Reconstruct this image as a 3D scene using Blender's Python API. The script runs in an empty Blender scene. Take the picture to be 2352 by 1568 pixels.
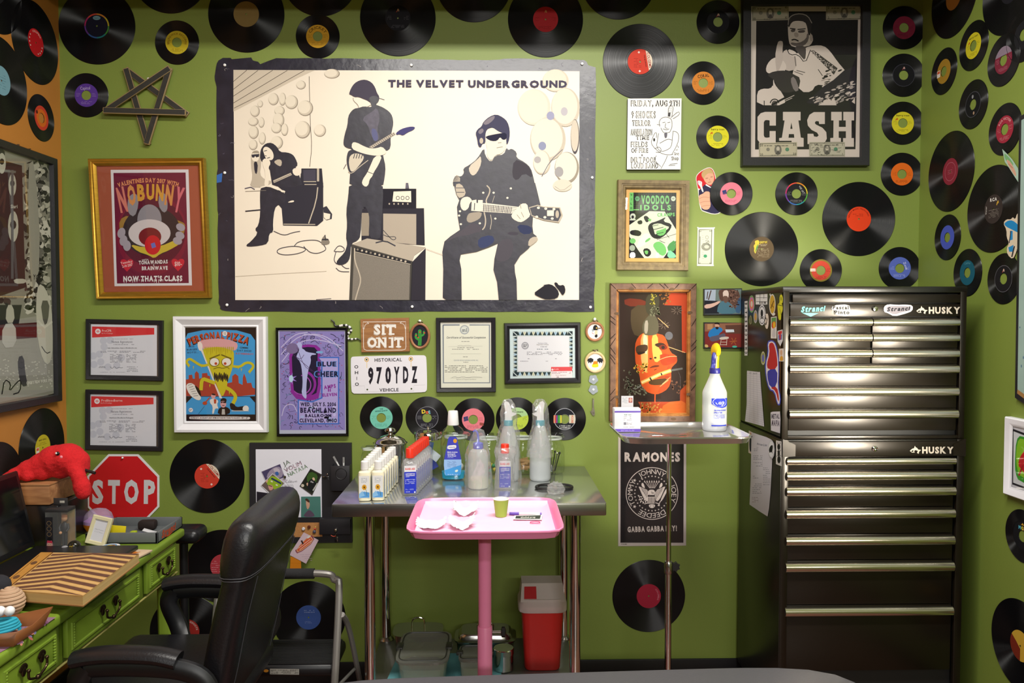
import bpy,bmesh,math,random
from mathutils import Vector,Matrix
R = math.radians
random.seed(7)
C = bpy.context.scene.collection
SC = bpy.context.scene

# ---------------------------------------------------------------- camera, world, lights, exposure
F = 1800.0                                   # focal length in pixels of the 2352 x 1568 frame
TP,TT = (1176 - 1135) / F,(784 - 722) / F
PSI,THE = math.atan(TP),math.atan(TT)
CAM = Vector((0.0,-3.2,1.53))
cam = bpy.data.objects.new('camera',bpy.data.cameras.new('camera'))
C.objects.link(cam)
cam.location = CAM
cam.rotation_euler = (math.pi / 2 - THE,0,-PSI)
cam.data.sensor_width = 36
cam.data.lens = F * 36 / 2352
cam.data.clip_start = 0.05
SC.camera = cam
SC.view_settings.view_transform = 'Standard'
SC.view_settings.look = 'None'
SC.view_settings.gamma = 1
SC.view_settings.use_curve_mapping = False
SC.view_settings.exposure = 0.36
w = bpy.data.worlds.new('world'); SC.world = w; w.use_nodes = True
w.node_tree.nodes['Background'].inputs[0].default_value = (1,0.98,0.95,1)
w.node_tree.nodes['Background'].inputs[1].default_value = 0.05

def lamp(name,loc,aim,sx,sy,power,col=(1,1,1),spread=180):
    d = bpy.data.lights.new(name,'AREA'); d.shape = 'RECTANGLE'
    d.size,d.size_y,d.energy,d.color = sx,sy,power,col
    d.spread = R(spread)
    o = bpy.data.objects.new(name,d); C.objects.link(o)
    o.location = loc
    o.rotation_euler = (Vector(aim) - Vector(loc)).to_track_quat('-Z','Y').to_euler()
    return o
WARM,COOL = (1,0.965,0.90),(0.93,0.97,1.0)
lamp('fluorescent_light',(0.15,-1.5,3.02),(0.15,-1.2,0),1.7,0.16,66,WARM)
lamp('fluorescent_light',(0.7,-6.6,2.9),(0.5,-3.0,0.6),1.9,0.16,75,WARM)
lamp('fluorescent_light',(0.1,-4.2,3.02),(0.1,-4.1,0),2.0,0.16,30,COOL)
lamp('work_lamp',(1.66,-1.75,1.25),(1.15,-0.45,1.33),0.16,0.55,4.4,(1,0.92,0.78),40)

# ---------------------------------------------------------------- pixel -> point in the room
FW = Vector((math.sin(PSI) * math.cos(THE),math.cos(PSI) * math.cos(THE),-math.sin(THE)))
RT = Vector((math.cos(PSI),-math.sin(PSI),0))
UP = RT.cross(FW)
def ray(px,py):
    return FW + RT * ((px - 1176) / F) - UP * ((py - 784) / F)
def onto(px,py,p0,n):
    d = ray(px,py)
    return CAM + d * ((p0 - CAM).dot(n) / d.dot(n))
def PY(px,py,y=0.0): return onto(px,py,Vector((0,y,0)),Vector((0,-1,0)))
def PXW(px,py,x): return onto(px,py,Vector((x,0,0)),Vector((1,0,0)))
def PZ(px,py,z): return onto(px,py,Vector((0,0,z)),Vector((0,0,1)))
XL = PY(148,722).x                          # left wall
XR = PY(2107,722).x                         # right wall
CEIL = 3.1

# ---------------------------------------------------------------- materials
MATS = {}
def lin(c):
    if isinstance(c,str):
        c = c.lstrip('#'); c = [int(c[i:i + 2],16) for i in (0,2,4)]
    return tuple((v / 255 / 12.92) if v <= 10.31 else ((v / 255 + 0.055) / 1.055) ** 2.4 for v in c[:3])
def mat(name,col,rough=0.5,metal=0.0,noise=0.0,scale=40.0,bump=0.0,bscale=200.0,coat=0.0,gain=1.0,alpha=1.0,stretch=None,spec=0.5):
    if name in MATS: return MATS[name]
    m = bpy.data.materials.new(name); m.use_nodes = True
    nt = m.node_tree; b = nt.nodes['Principled BSDF']
    c = tuple(min(1,v * gain) for v in lin(col)) + (1,)
    b.inputs['Base Color'].default_value = c
    b.inputs['Roughness'].default_value = rough
    b.inputs['Metallic'].default_value = metal
    b.inputs['Coat Weight'].default_value = coat
    b.inputs['Specular IOR Level'].default_value = spec
    b.inputs['Alpha'].default_value = alpha
    tc = nt.nodes.new('ShaderNodeTexCoord')
    src = tc.outputs['Object']
    if stretch:
        mp = nt.nodes.new('ShaderNodeMapping'); mp.inputs['Scale'].default_value = stretch
        nt.links.new(src,mp.inputs[0]); src = mp.outputs[0]
    nz = nt.nodes.new('ShaderNodeTexNoise'); nz.inputs['Scale'].default_value = scale; nz.inputs['Detail'].default_value = 4
    nt.links.new(src,nz.inputs['Vector'])
    mx = nt.nodes.new('ShaderNodeMix'); mx.data_type = 'RGBA'
    k = max(noise,0.02)
    mx.inputs['A'].default_value = tuple(v * (1 - k) for v in c[:3]) + (1,)
    mx.inputs['B'].default_value = tuple(min(1,v * (1 + k)) for v in c[:3]) + (1,)
    nt.links.new(nz.outputs['Fac'],mx.inputs['Factor'])
    nt.links.new(mx.outputs['Result'],b.inputs['Base Color'])
    if bump:
        n2 = nt.nodes.new('ShaderNodeTexNoise'); n2.inputs['Scale'].default_value = bscale; n2.inputs['Detail'].default_value = 3
        nt.links.new(src,n2.inputs['Vector'])
        bp = nt.nodes.new('ShaderNodeBump'); bp.inputs['Strength'].default_value = bump; bp.inputs['Distance'].default_value = 0.002
        nt.links.new(n2.outputs['Fac'],bp.inputs['Height']); nt.links.new(bp.outputs[0],b.inputs['Normal'])
    MATS[name] = m
    return m
INK_GAIN = 0.85
def ink(col,rough=0.6):
    """printed colour on paper, cloth or a label"""
    col = col.lstrip('#')
    return mat('ink_%s_%d' % (col,rough * 100),col,rough,gain=INK_GAIN,noise=0.03,scale=300,spec=0.15)
def glassy(name,tint=(1,1,1),rough=0.02,base=0.0,haze=None,hz=0.0):
    """thin clear pane or plastic wall: Fresnel mix of see-through and mirror, plus a little haze"""
    if name in MATS: return MATS[name]
    m = bpy.data.materials.new(name); m.use_nodes = True
    nt = m.node_tree; nt.nodes.clear()
    out = nt.nodes.new('ShaderNodeOutputMaterial'); tr = nt.nodes.new('ShaderNodeBsdfTransparent')
    tr.inputs[0].default_value = tint + (1,)
    gl = nt.nodes.new('ShaderNodeBsdfGlossy'); gl.inputs['Roughness'].default_value = rough
    fr = nt.nodes.new('ShaderNodeLayerWeight'); fr.inputs[0].default_value = 0.5
    pw = nt.nodes.new('ShaderNodeMath'); pw.operation = 'POWER'; pw.inputs[1].default_value = 4
    ad = nt.nodes.new('ShaderNodeMath'); ad.operation = 'MULTIPLY_ADD'; ad.inputs[1].default_value = 0.9; ad.inputs[2].default_value = 0.03 + base; ad.use_clamp = True
    nt.links.new(fr.outputs['Facing'],pw.inputs[0]); nt.links.new(pw.outputs[0],ad.inputs[0])
    mx = nt.nodes.new('ShaderNodeMixShader')
    nt.links.new(ad.outputs[0],mx.inputs[0]); nt.links.new(tr.outputs[0],mx.inputs[1]); nt.links.new(gl.outputs[0],mx.inputs[2])
    last = mx.outputs[0]
    if hz:
        df = nt.nodes.new('ShaderNodeBsdfDiffuse'); df.inputs[0].default_value = tuple(haze or (1,1,1)) + (1,)
        m2 = nt.nodes.new('ShaderNodeMixShader'); m2.inputs[0].default_value = hz
        nt.links.new(last,m2.inputs[1]); nt.links.new(df.outputs[0],m2.inputs[2]); last = m2.outputs[0]
    nt.links.new(last,out.inputs[0])
    MATS[name] = m
    return m
def wood(name,c1,c2,scale=6,stretch=(1,1,12),rough=0.5):
    if name in MATS: return MATS[name]
    m = bpy.data.materials.new(name); m.use_nodes = True
    nt = m.node_tree; b = nt.nodes['Principled BSDF']; b.inputs['Roughness'].default_value = rough
    tc = nt.nodes.new('ShaderNodeTexCoord'); mp = nt.nodes.new('ShaderNodeMapping'); mp.inputs['Scale'].default_value = stretch
    nz = nt.nodes.new('ShaderNodeTexNoise'); nz.inputs['Scale'].default_value = scale; nz.inputs['Detail'].default_value = 6; nz.inputs['Distortion'].default_value = 0.6
    rp = nt.nodes.new('ShaderNodeValToRGB')
    rp.color_ramp.elements[0].color = lin(c1) + (1,); rp.color_ramp.elements[0].position = 0.35
    rp.color_ramp.elements[1].color = lin(c2) + (1,); rp.color_ramp.elements[1].position = 0.65
    nt.links.new(tc.outputs['Object'],mp.inputs[0]); nt.links.new(mp.outputs[0],nz.inputs['Vector'])
    nt.links.new(nz.outputs['Fac'],rp.inputs[0]); nt.links.new(rp.outputs[0],b.inputs['Base Color'])
    MATS[name] = m
    return m

# ---------------------------------------------------------------- glyphs of the built-in font, cap height 1
CHARS = 'ABCDEFGHIJKLMNOPQRSTUVWXYZabcdefghijklmnopqrstuvwxyz0123456789.,!?&$-+:\'()"/=>%#'
GLY = {}
def load_glyphs():
    tmp = []
    for wt,off in ((0,0.0),(1,0.022),(2,0.05)):
        for ch in CHARS:
            cu = bpy.data.curves.new('g','FONT'); cu.body = ch; cu.offset = off; cu.resolution_u = 2; cu.fill_mode = 'FRONT'
            o = bpy.data.objects.new('g',cu); C.objects.link(o); tmp.append((wt,ch,o,cu))
    dg = bpy.context.evaluated_depsgraph_get(); dg.update()
    raw = {}
    for wt,ch,o,cu in tmp:
        me = o.evaluated_get(dg).to_mesh()
        raw[wt,ch] = ([(v.co.x,v.co.y) for v in me.vertices],[tuple(p.vertices) for p in me.polygons])
        o.evaluated_get(dg).to_mesh_clear()
    for wt,ch,o,cu in tmp:
        bpy.data.objects.remove(o); bpy.data.curves.remove(cu)
    for (wt,ch),(vs,fs) in raw.items():
        hv = [y for x,y in raw[wt,'H'][0]]; y0,y1 = min(hv),max(hv); s = 1 / (y1 - y0)
        x0 = min(x for x,y in vs)
        q = [((x - x0) * s + 0.07,(y - y0) * s) for x,y in vs]
        GLY[wt,ch] = (q,fs,max(x for x,y in q) + 0.07)
load_glyphs()

# ---------------------------------------------------------------- mesh builder
def chaikin(pts,n=2,closed=True):
    for _ in range(n):
        out = []
        m = len(pts)
        for i in range(m if closed else m - 1):
            a,b = pts[i],pts[(i + 1) % m]
            out.append(tuple(a[k] * .75 + b[k] * .25 for k in range(len(a))))
            out.append(tuple(a[k] * .25 + b[k] * .75 for k in range(len(a))))
        if not closed: out = [tuple(pts[0])] + out + [tuple(pts[-1])]
        pts = out
    return pts
def catmull(pts,n=6,closed=False):
    P = [Vector(p) for p in pts]; m = len(P); out = []
    for i in range(m if closed else m - 1):
        if closed: a,b,c,d = P[i - 1],P[i],P[(i + 1) % m],P[(i + 2) % m]
        else: a,b,c,d = P[max(i - 1,0)],P[i],P[i + 1],P[min(i + 2,m - 1)]
        for k in range(n):
            t = k / n
            out.append(0.5 * ((2 * b) + (c - a) * t + (2 * a - 5 * b + 4 * c - d) * t * t + (3 * b - a - 3 * c + d) * t ** 3))
    if not closed: out.append(P[-1])
    return out
def rot2(x,y,a): return x * math.cos(a) - y * math.sin(a),x * math.sin(a) + y * math.cos(a)

class MB:
    def __init__(s): s.v,s.f,s.m,s.mats = [],[],[],[]
    def mi(s,m):
        if m not in s.mats: s.mats.append(m)
        return s.mats.index(m)
    def add(s,vs,fs,m,M=None):
        k = len(s.v); i = s.mi(m)
        s.v += [(M @ Vector(v)) if M else Vector(v) for v in vs]
        s.f += [tuple(k + q for q in f) for f in fs]; s.m += [i] * len(fs)
        return s
    def poly(s,pts,m): return s.add(pts,[tuple(range(len(pts)))],m)
    def box(s,c,d,m,bev=0.0,M=None,seg=2):
        x,y,z = d[0] / 2,d[1] / 2,d[2] / 2
        bm = bmesh.new(); bmesh.ops.create_cube(bm,size=1)
        for v in bm.verts: v.co = Vector((v.co.x * d[0],v.co.y * d[1],v.co.z * d[2]))
        if bev:
            bmesh.ops.bevel(bm,geom=bm.edges[:],offset=min(bev,0.49 * min(d)),segments=seg,affect='EDGES',profile=0.5)
        bm.verts.index_update()
        vs = [v.co + Vector(c) for v in bm.verts] if M is None else [M @ (v.co + Vector(c)) for v in bm.verts]
        fs = [tuple(v.index for v in f.verts) for f in bm.faces]; bm.free()
        return s.add(vs,fs,m)
    def lathe(s,prof,m,n=28,M=None,close=False,sx=1.0,sy=1.0,pw=2.0):
        """profile of (radius, z) around Z; pw > 2 squares the section off"""
        vs,fs = [],[]
        for r,z in prof:
            for k in range(n):
                a = 2 * math.pi * (k + .5) / n; c,q = math.cos(a),math.sin(a)
                if pw != 2.0:
                    g = (abs(c) ** pw + abs(q) ** pw) ** (-1 / pw); c,q = c * g,q * g
                vs.append((r * c * sx,r * q * sy,z))
        for i in range(len(prof) - 1):
            for k in range(n):
                a,b = i * n + k,i * n + (k + 1) % n
                fs.append((a,b,b + n,a + n))
        if prof[0][0] > 1e-6 and not close: fs.append(tuple(range(n - 1,-1,-1)))
        if prof[-1][0] > 1e-6 and not close: fs.append(tuple((len(prof) - 1) * n + k for k in range(n)))
        return s.add(vs,fs,m,M)
    def cyl(s,p0,p1,r0,m,r1=None,n=16):
        p0,p1 = Vector(p0),Vector(p1); d = p1 - p0
        M = Matrix.Translation(p0) @ d.to_track_quat('Z','Y').to_matrix().to_4x4()
        return s.lathe([(r0,0),(r0 if r1 is None else r1,d.length)],m,n,M)
    def tube(s,pts,r,m,n=10,closed=False,rr=None,flat=1.0):
        P = [Vector(p) for p in pts]; k = len(P); vs,fs = [],[]
        up = None
        for i in range(k):
            t = (P[(i + 1) % k] - P[i - 1]) if closed else (P[min(i + 1,k - 1)] - P[max(i - 1,0)])
            t = t.normalized() if t.length else Vector((0,0,1))
            if up is None: up = Vector((0,0,1)) if abs(t.z) < .9 else Vector((1,0,0))
            a = t.cross(up); a = a.normalized() if a.length > 1e-6 else t.orthogonal().normalized()
            b = a.cross(t).normalized(); up = b
            q = rr[i] if rr else r
            for j in range(n):
                g = 2 * math.pi * j / n
                vs.append(P[i] + a * (math.cos(g) * q) + b * (math.sin(g) * q * flat))
        for i in range(k if closed else k - 1):
            for j in range(n):
                a,b = i * n + j,i * n + (j + 1) % n; e = ((i + 1) % k) * n
                fs.append((a,b,e + (j + 1) % n,e + j))
        if not closed: fs += [tuple(range(n - 1,-1,-1)),tuple((k - 1) * n + j for j in range(n))]
        return s.add(vs,fs,m)
    def slab(s,pts,off,m,m2=None):
        """closed outline of world points extruded by vector off; the outline side takes m, back and rim m2"""
        P = [Vector(p) for p in pts]; k = len(P); off = Vector(off)
        s.poly(P,m)
        vs = P + [p + off for p in P]
        fs = [tuple(k + i for i in range(k))[::-1]] + [(i,(i + 1) % k,k + (i + 1) % k,k + i) for i in range(k)]
        return s.add(vs,fs,m2 or m)
    def ball(s,c,r,m,n=14,sx=1,sy=1,sz=1,M=None):
        prof = [(max(1e-7,r * math.sin(math.pi * i / (n // 2 + 1))),-r * math.cos(math.pi * i / (n // 2 + 1))) for i in range(n // 2 + 2)]
        T = Matrix.Translation(Vector(c)) @ (M or Matrix.Identity(4)) @ Matrix.Diagonal((sx,sy,sz,1))
        return s.lathe(prof,m,n,T,close=True)
    def build(s,name,parent=None,loc=None,sharp=0.6,label=None):
        o0 = Vector(loc) if loc is not None else (parent['_o'] if parent and '_o' in parent else Vector((0,0,0)))
        o0 = Vector(o0)
        me = bpy.data.meshes.new(name)
        me.from_pydata([tuple(v - o0) for v in s.v],[],s.f)
        for m in s.mats: me.materials.append(m)
        me.polygons.foreach_set('material_index',s.m)
        me.polygons.foreach_set('use_smooth',[True] * len(s.f))
        me.update()
        me.set_sharp_from_angle(angle=sharp)
        o = bpy.data.objects.new(name,me); C.objects.link(o)
        if parent: o.parent = parent
        elif loc is not None: o.location = o0
        o['_o'] = tuple(o0)
        if label: o['label'] = label
        return o
def fixnormals(o):
    bm = bmesh.new(); bm.from_mesh(o.data); bmesh.ops.recalc_face_normals(bm,faces=bm.faces); bm.to_mesh(o.data); bm.free()
    return o
def thing(name,label,cat,loc,group=None):
    o = bpy.data.objects.new(name,None); C.objects.link(o); o.location = loc
    o.empty_display_size = 0.05
    o['_o'] = tuple(loc); o['label'] = label; o['category'] = cat
    if group: o['group'] = group
    return o
def tag(o,label,cat,group=None):
    o['label'] = label; o['category'] = cat
    if group: o['group'] = group
    return o
def struct(o): o['kind'] = 'structure'; return o

class Art(MB):
    """flat printed matter: fn maps drawing coordinates to points on the sheet, nrm points off the sheet"""
    def __init__(s,fn,nrm,step=0.000012):
        MB.__init__(s); s.fn,s.n,s.step,s.k = fn,Vector(nrm),step,0
        s.o = (0,0,1)
    def at(s,ox,oy,sc): s.o = (ox,oy,sc); return s
    def pt(s,x,y): return s.fn(s.o[0] + x / s.o[2],s.o[1] + y / s.o[2]) + s.n * (s.k * s.step)
    def up(s,k=1): s.k += k; return s
    def col(s,c): return c if not isinstance(c,str) else ink(c)
    def pg(s,pts,c,sm=0,lift=True):
        if lift: s.k += 1
        if sm: pts = chaikin(pts,sm)
        return s.poly([s.pt(x,y) for x,y in pts],s.col(c))
    def flat(s,text,c,sm=0,lift=True):
        """polygon from a string 'x,y x,y ...'"""
        return s.pg([tuple(map(float,q.split(','))) for q in text.split()],c,sm,lift)
    def rc(s,x0,y0,x1,y1,c,lift=True): return s.pg([(x0,y0),(x1,y0),(x1,y1),(x0,y1)],c,0,lift)
    def el(s,cx,cy,rx,ry,c,n=24,rot=0,lift=True):
        return s.pg([(cx + q[0],cy + q[1]) for q in (rot2(rx * math.cos(6.28319 * i / n),ry * math.sin(6.28319 * i / n),rot) for i in range(n))],c,0,lift)
    def ring(s,cx,cy,r0,r1,c,n=40,a0=0,a1=6.28319,ky=1.0):
        s.k += 1; m = s.col(c); full = a1 - a0 > 6.28
        vs = []
        for i in range(n + 1):
            a = a0 + (a1 - a0) * i / n
            vs += [s.pt(cx + r0 * math.cos(a),cy + r0 * math.sin(a) * ky),s.pt(cx + r1 * math.cos(a),cy + r1 * math.sin(a) * ky)]
        return s.add(vs,[(2 * i,2 * i + 1,2 * i + 3,2 * i + 2) for i in range(n)],m)
    def ln(s,pts,wd,c,sm=0,closed=False,lift=True):
        if lift: s.k += 1
        if sm: pts = chaikin(pts,sm,closed)
        if closed: pts = list(pts) + [pts[0]]
        m = s.col(c); vs = []
        for i,(x,y) in enumerate(pts):
            a,b = pts[max(i - 1,0)],pts[min(i + 1,len(pts) - 1)]
            if closed and i in (0,len(pts) - 1): a,b = pts[-2],pts[1]
            dx,dy = b[0] - a[0],b[1] - a[1]; L = math.hypot(dx,dy) or 1
            nx,ny = -dy / L * wd / 2,dx / L * wd / 2
            vs += [s.pt(x + nx,y + ny),s.pt(x - nx,y - ny)]
        return s.add(vs,[(2 * i,2 * i + 1,2 * i + 3,2 * i + 2) for i in range(len(pts) - 1)],m)
    def line(s,text,wd,c,sm=0,lift=True,closed=False):
        return s.ln([tuple(map(float,q.split(','))) for q in text.split()],wd,c,sm,closed,lift)
    def text(s,t,cx,cy,h,c,w=None,rot=0,wt=1,shear=0,gap=0.0,sq=1.0,lift=True):
        """text centred on cx, cy with cap height h; w fits the total width"""
        if lift: s.k += 1
        m = s.col(c)
        adv = [(0.38 if ch == ' ' else GLY[wt,ch][2]) + gap for ch in t]
        tot = sum(adv) - gap
        kx = (w / tot) if w else h * sq
        x = 0
        for ch,a in zip(t,adv):
            if ch != ' ':
                vs,fs,_ = GLY[wt,ch]
                q = []
                for gx,gy in vs:
                    X,Y = (x + gx - tot / 2) * kx,-(gy - .5) * h
                    X -= shear * Y
                    X,Y = rot2(X,Y,rot); q.append(s.pt(cx + X,cy + Y))
                s.add(q,fs,m)
            x += a
        return s
    def arc(s,t,cx,cy,r,mid,h,c,wt=1,sq=1.0,inward=False,span=None):
        """text along a circle, mid = direction of its middle (radians, y down); inward = read from the centre side"""
        s.k += 1; m = s.col(c)
        adv = [(0.38 if ch == ' ' else GLY[wt,ch][2]) for ch in t]
        tot = sum(adv) * h * sq
        kx = h * sq if span is None else span * r / sum(adv)
        tot = sum(adv) * kx; x = -tot / 2
        for ch,a in zip(t,adv):
            if ch != ' ':
                vs,fs,_ = GLY[wt,ch]; q = []
                mx = x + a * kx / 2
                g = mid + (-mx if inward else mx) / r
                for gx,gy in vs:
                    lx,ly = (gx - a / 2) * kx,(gy - .5) * h
                    if inward: X = -math.sin(g) * -lx + math.cos(g) * (r - ly); Y = math.cos(g) * -lx + math.sin(g) * (r - ly)
                    else: X = -math.sin(g) * lx + math.cos(g) * (r + ly); Y = math.cos(g) * lx + math.sin(g) * (r + ly)
                    q.append(s.pt(cx + X,cy + Y))
                s.add(q,fs,m)
            x += a * kx
        return s
    def scrib(s,x0,y0,x1,y1,n,wd,c,seed=0,dens=0.8):
        """lines of small print"""
        s.k += 1; rd = random.Random(seed)
        for i in range(n):
            y = y0 + (y1 - y0) * (i + .5) / n; x = x0
            while x < x1 - wd:
                l = rd.uniform(1.5,5) * wd
                e = min(x + l,x1)
                if rd.random() < dens: s.pg([(x,y - wd / 2),(e,y - wd / 2),(e,y + wd / 2),(x,y + wd / 2)],c,0,False)
                x = e + wd * 0.8
        return s
def wallart(y=-0.001): return Art(lambda a,b: PY(a,b,y),(0,-1,0))
def planeart(p0,n): p0,n = Vector(p0),Vector(n).normalized(); return Art(lambda a,b: onto(a,b,p0,n),n)
def quad_frame(c4,y):
    """outer corners TL TR BR BL in the photo -> centre, width, height, roll on the plane at depth y"""
    p = [PY(a,b,y) for a,b in c4]
    ctr = sum(p,Vector()) / 4
    w_ = ((p[1] - p[0]).length + (p[2] - p[3]).length) / 2; h_ = ((p[0] - p[3]).length + (p[1] - p[2]).length) / 2
    d = (p[1] - p[0]) + (p[2] - p[3])
    return ctr,w_,h_,math.atan2(d.z,d.x)
def ring_frame(mb,ctr,w_,h_,roll,prof,m,X=Vector((1,0,0)),N=Vector((0,-1,0))):
    """mitred moulding: profile of (inset, height off the wall)"""
    U = N.cross(X) if False else Vector((0,0,1))
    U = N.cross(X); U = U if U.z > 0 else -U
    vs,fs = [],[]
    for ins,hh in prof:
        for sx,sy in ((-1,1),(1,1),(1,-1),(-1,-1)):
            a,b = rot2(sx * (w_ / 2 - ins),sy * (h_ / 2 - ins),roll)
            vs.append(ctr + X * a + U * b + N * hh)
    for i in range(len(prof) - 1):
        for k in range(4): fs.append((4 * i + k,4 * i + (k + 1) % 4,4 * i + 4 + (k + 1) % 4,4 * i + 4 + k))
    return mb.add(vs,fs,m)
def sheet(mb,ctr,w_,h_,roll,hh,m,X=Vector((1,0,0)),N=Vector((0,-1,0))):
    U = N.cross(X); U = U if U.z > 0 else -U
    vs = []
    for sx,sy in ((-1,1),(-1,-1),(1,-1),(1,1)):
        a,b = rot2(sx * w_ / 2,sy * h_ / 2,roll); vs.append(ctr + X * a + U * b + N * hh)
    return mb.add(vs,[(0,1,2,3)],m)
# ================================================================ the room
GREEN = mat('wall_green_paint','#758638',0.5,noise=0.06,scale=3,bump=0.12,bscale=140)
ORANGE = mat('wall_orange_paint','#b5762f',0.6,noise=0.05,scale=3,bump=0.12,bscale=140)
WHITE_C = mat('ceiling_white','#a5a29a',0.8)
FLOOR_M = wood('floor_brown','#5d3a30','#85594a',4,(1,9,1),0.35)
BLACK_RUB = mat('black_rubber','#141416',0.45)
Y1 = -8.2
def wall(name,pts,m): return struct(MB().poly(pts,m).build(name))
wall('wall_back',[(XL,0,0),(XR,0,0),(XR,0,CEIL),(XL,0,CEIL)],GREEN)
XF_ = -7.0; YW = -2.6                        # the orange wall ends behind the desk and the shop opens to the left
wall('wall_left',[(XL,YW,0),(XL,0,0),(XL,0,CEIL),(XL,YW,CEIL)],ORANGE)
DARK_W = mat('far_wall_olive','#50542c',0.7)
wall('wall_left_return',[(XF_,YW,0),(XL,YW,0),(XL,YW,CEIL),(XF_,YW,CEIL)],DARK_W)
wall('wall_left_far',[(XF_,Y1,0),(XF_,YW,0),(XF_,YW,CEIL),(XF_,Y1,CEIL)],DARK_W)
wall('wall_right',[(XR,0,0),(XR,Y1,0),(XR,Y1,CEIL),(XR,0,CEIL)],GREEN)
wall('wall_front',[(XR,Y1,0),(XF_,Y1,0),(XF_,Y1,CEIL),(XR,Y1,CEIL)],DARK_W)
wall('floor',[(XF_,Y1,0),(XR,Y1,0),(XR,0,0),(XF_,0,0)],FLOOR_M)
wall('ceiling',[(XF_,0,CEIL),(XR,0,CEIL),(XR,Y1,CEIL),(XF_,Y1,CEIL)],WHITE_C)
struct(MB().box((0,-0.5,2.93),(XR - XL,0.12,0.34),WHITE_C).build('ceiling_shade_beam'))  # unseen beam, added to cut the lamp light on the upper back wall
for nm,a,b in (('baseboard_back',(XL,-0.004,0),(XR,-0.004,0)),('baseboard_left',(XL + 0.004,0,0),(XL + 0.004,-4,0)),('baseboard_right',(XR - 0.004,0,0),(XR - 0.004,-4,0))):
    mb = MB(); c = (Vector(a) + Vector(b)) / 2; L = (Vector(b) - Vector(a)).length
    d = (L,0.008,0.1) if nm.endswith('back') else (0.008,L,0.1)
    mb.box((c.x,c.y,0.05),d,BLACK_RUB,0.003)
    struct(mb.build(nm))

# ================================================================ vinyl records
def vinyl():
    m = bpy.data.materials.new('vinyl'); m.use_nodes = True
    nt = m.node_tree; b = nt.nodes['Principled BSDF']
    b.inputs['Base Color'].default_value = (0.004,0.004,0.005,1); b.inputs['Specular IOR Level'].default_value = 0.42
    b.inputs['Roughness'].default_value = 0.33
    b.inputs['Anisotropic'].default_value = 1.0
    b.inputs['Anisotropic Rotation'].default_value = 0.25
    tg = nt.nodes.new('ShaderNodeTangent'); tg.direction_type = 'RADIAL'; tg.axis = 'Z'
    nt.links.new(tg.outputs[0],b.inputs['Tangent'])
    tc = nt.nodes.new('ShaderNodeTexCoord'); vl = nt.nodes.new('ShaderNodeVectorMath'); vl.operation = 'LENGTH'
    nz = nt.nodes.new('ShaderNodeTexNoise'); nz.noise_dimensions = '1D'; nz.inputs['Scale'].default_value = 260; nz.inputs['Detail'].default_value = 3
    nt.links.new(tc.outputs['Object'],vl.inputs[0]); nt.links.new(vl.outputs['Value'],nz.inputs['W'])
    mr = nt.nodes.new('ShaderNodeMapRange'); mr.inputs['To Min'].default_value = 0.30; mr.inputs['To Max'].default_value = 0.52
    nt.links.new(nz.outputs['Fac'],mr.inputs['Value']); nt.links.new(mr.outputs[0],b.inputs['Roughness'])
    return m
VINYL = vinyl()
def disc_mesh(r,rl,rh):
    mb = MB()
    mb.lathe([(rh,0),(r - .001,0),(r,.0008),(r - .0015,.0022),(r - .004,.0018),(rl * 1.22,.0016),(rl * 1.18,.0014),(rl + .001,.0015),(rl - .002,.0019),(rh,.0019),(rh,0)],VINYL,96,close=True)
    o = mb.build('vinyl_record'); me = o.data; bpy.data.objects.remove(o); return me
LP_R,LP_L = 0.1515,0.0505
S_R,S_L,S_H = 0.0875,0.046,0.0193
LP_ME = disc_mesh(LP_R,LP_L,0.0035)
S_ME = disc_mesh(S_R,S_L,S_H)
ROT = {'back': Matrix.Rotation(R(90),4,'X'),
       'left': Matrix(((0,0,1,0),(1,0,0,0),(0,1,0,0),(0,0,0,1))),
       'right': Matrix(((0,0,-1,0),(-1,0,0,0),(0,1,0,0),(0,0,0,1)))}
def hang(wallname,px,py):
    if wallname == 'back': return PY(px,py,0),Vector((0,-1,0))
    if wallname == 'left': return PXW(px,py,XL),Vector((1,0,0))
    return PXW(px,py,XR),Vector((-1,0,0))
def record(wl,px,py,lp,label,col,draw=None,roll=0,off=0.0005,group=None,ring=None):
    """lp: True for a twelve inch record, False for a seven inch single"""
    p,n = hang(wl,px,py)
    o = bpy.data.objects.new('vinyl_record',LP_ME if lp else S_ME); C.objects.link(o)
    o.matrix_world = Matrix.Translation(p + n * off) @ ROT[wl] @ Matrix.Rotation(R(roll),4,'Z')
    tag(o,label,'record',group or ('twelve inch records on the wall' if lp else 'seven inch singles on the wall'))
    rl,rh = (LP_L,0.0035) if lp else (S_L,S_H)
    a = Art(lambda x,y: Vector((x / 1000,y / 1000,0.00193)),(0,0,1),0.00001)      # millimetres, y up
    k = 48 if lp else 40
    a.ring(0,0,rh * 1000,rl * 1000,col,k)
    if ring: a.ring(0,0,rl * 1000 * ring[0],rl * 1000 * ring[1],ring[2],k)
    if draw: draw(LabelPen(a),rl * 1000)
    c = a.build('centre_label'); c.parent = o
    return o
class LabelPen:
    """writes on a label with y up"""
    def __init__(s,a): s.a = a
    def text(s,t,x,y,h,c,rot=0,wt=1,w=None):
        f = s.a.fn; s.a.fn = lambda X,Y: f(X,-Y); s.a.text(t,x,-y,h,c,rot=-rot,wt=wt,w=w); s.a.fn = f
    def arc(s,t,r,mid,h,c,wt=1,sq=1.0,span=None,inward=False):
        f = s.a.fn; s.a.fn = lambda X,Y: f(X,-Y); s.a.arc(t,0,0,r,-mid,h,c,wt,sq,inward,span); s.a.fn = f
    def lines(s,x0,y0,x1,y1,n,wd,c,seed=1): s.a.scrib(x0,y0,x1,y1,n,wd,c,seed)
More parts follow.
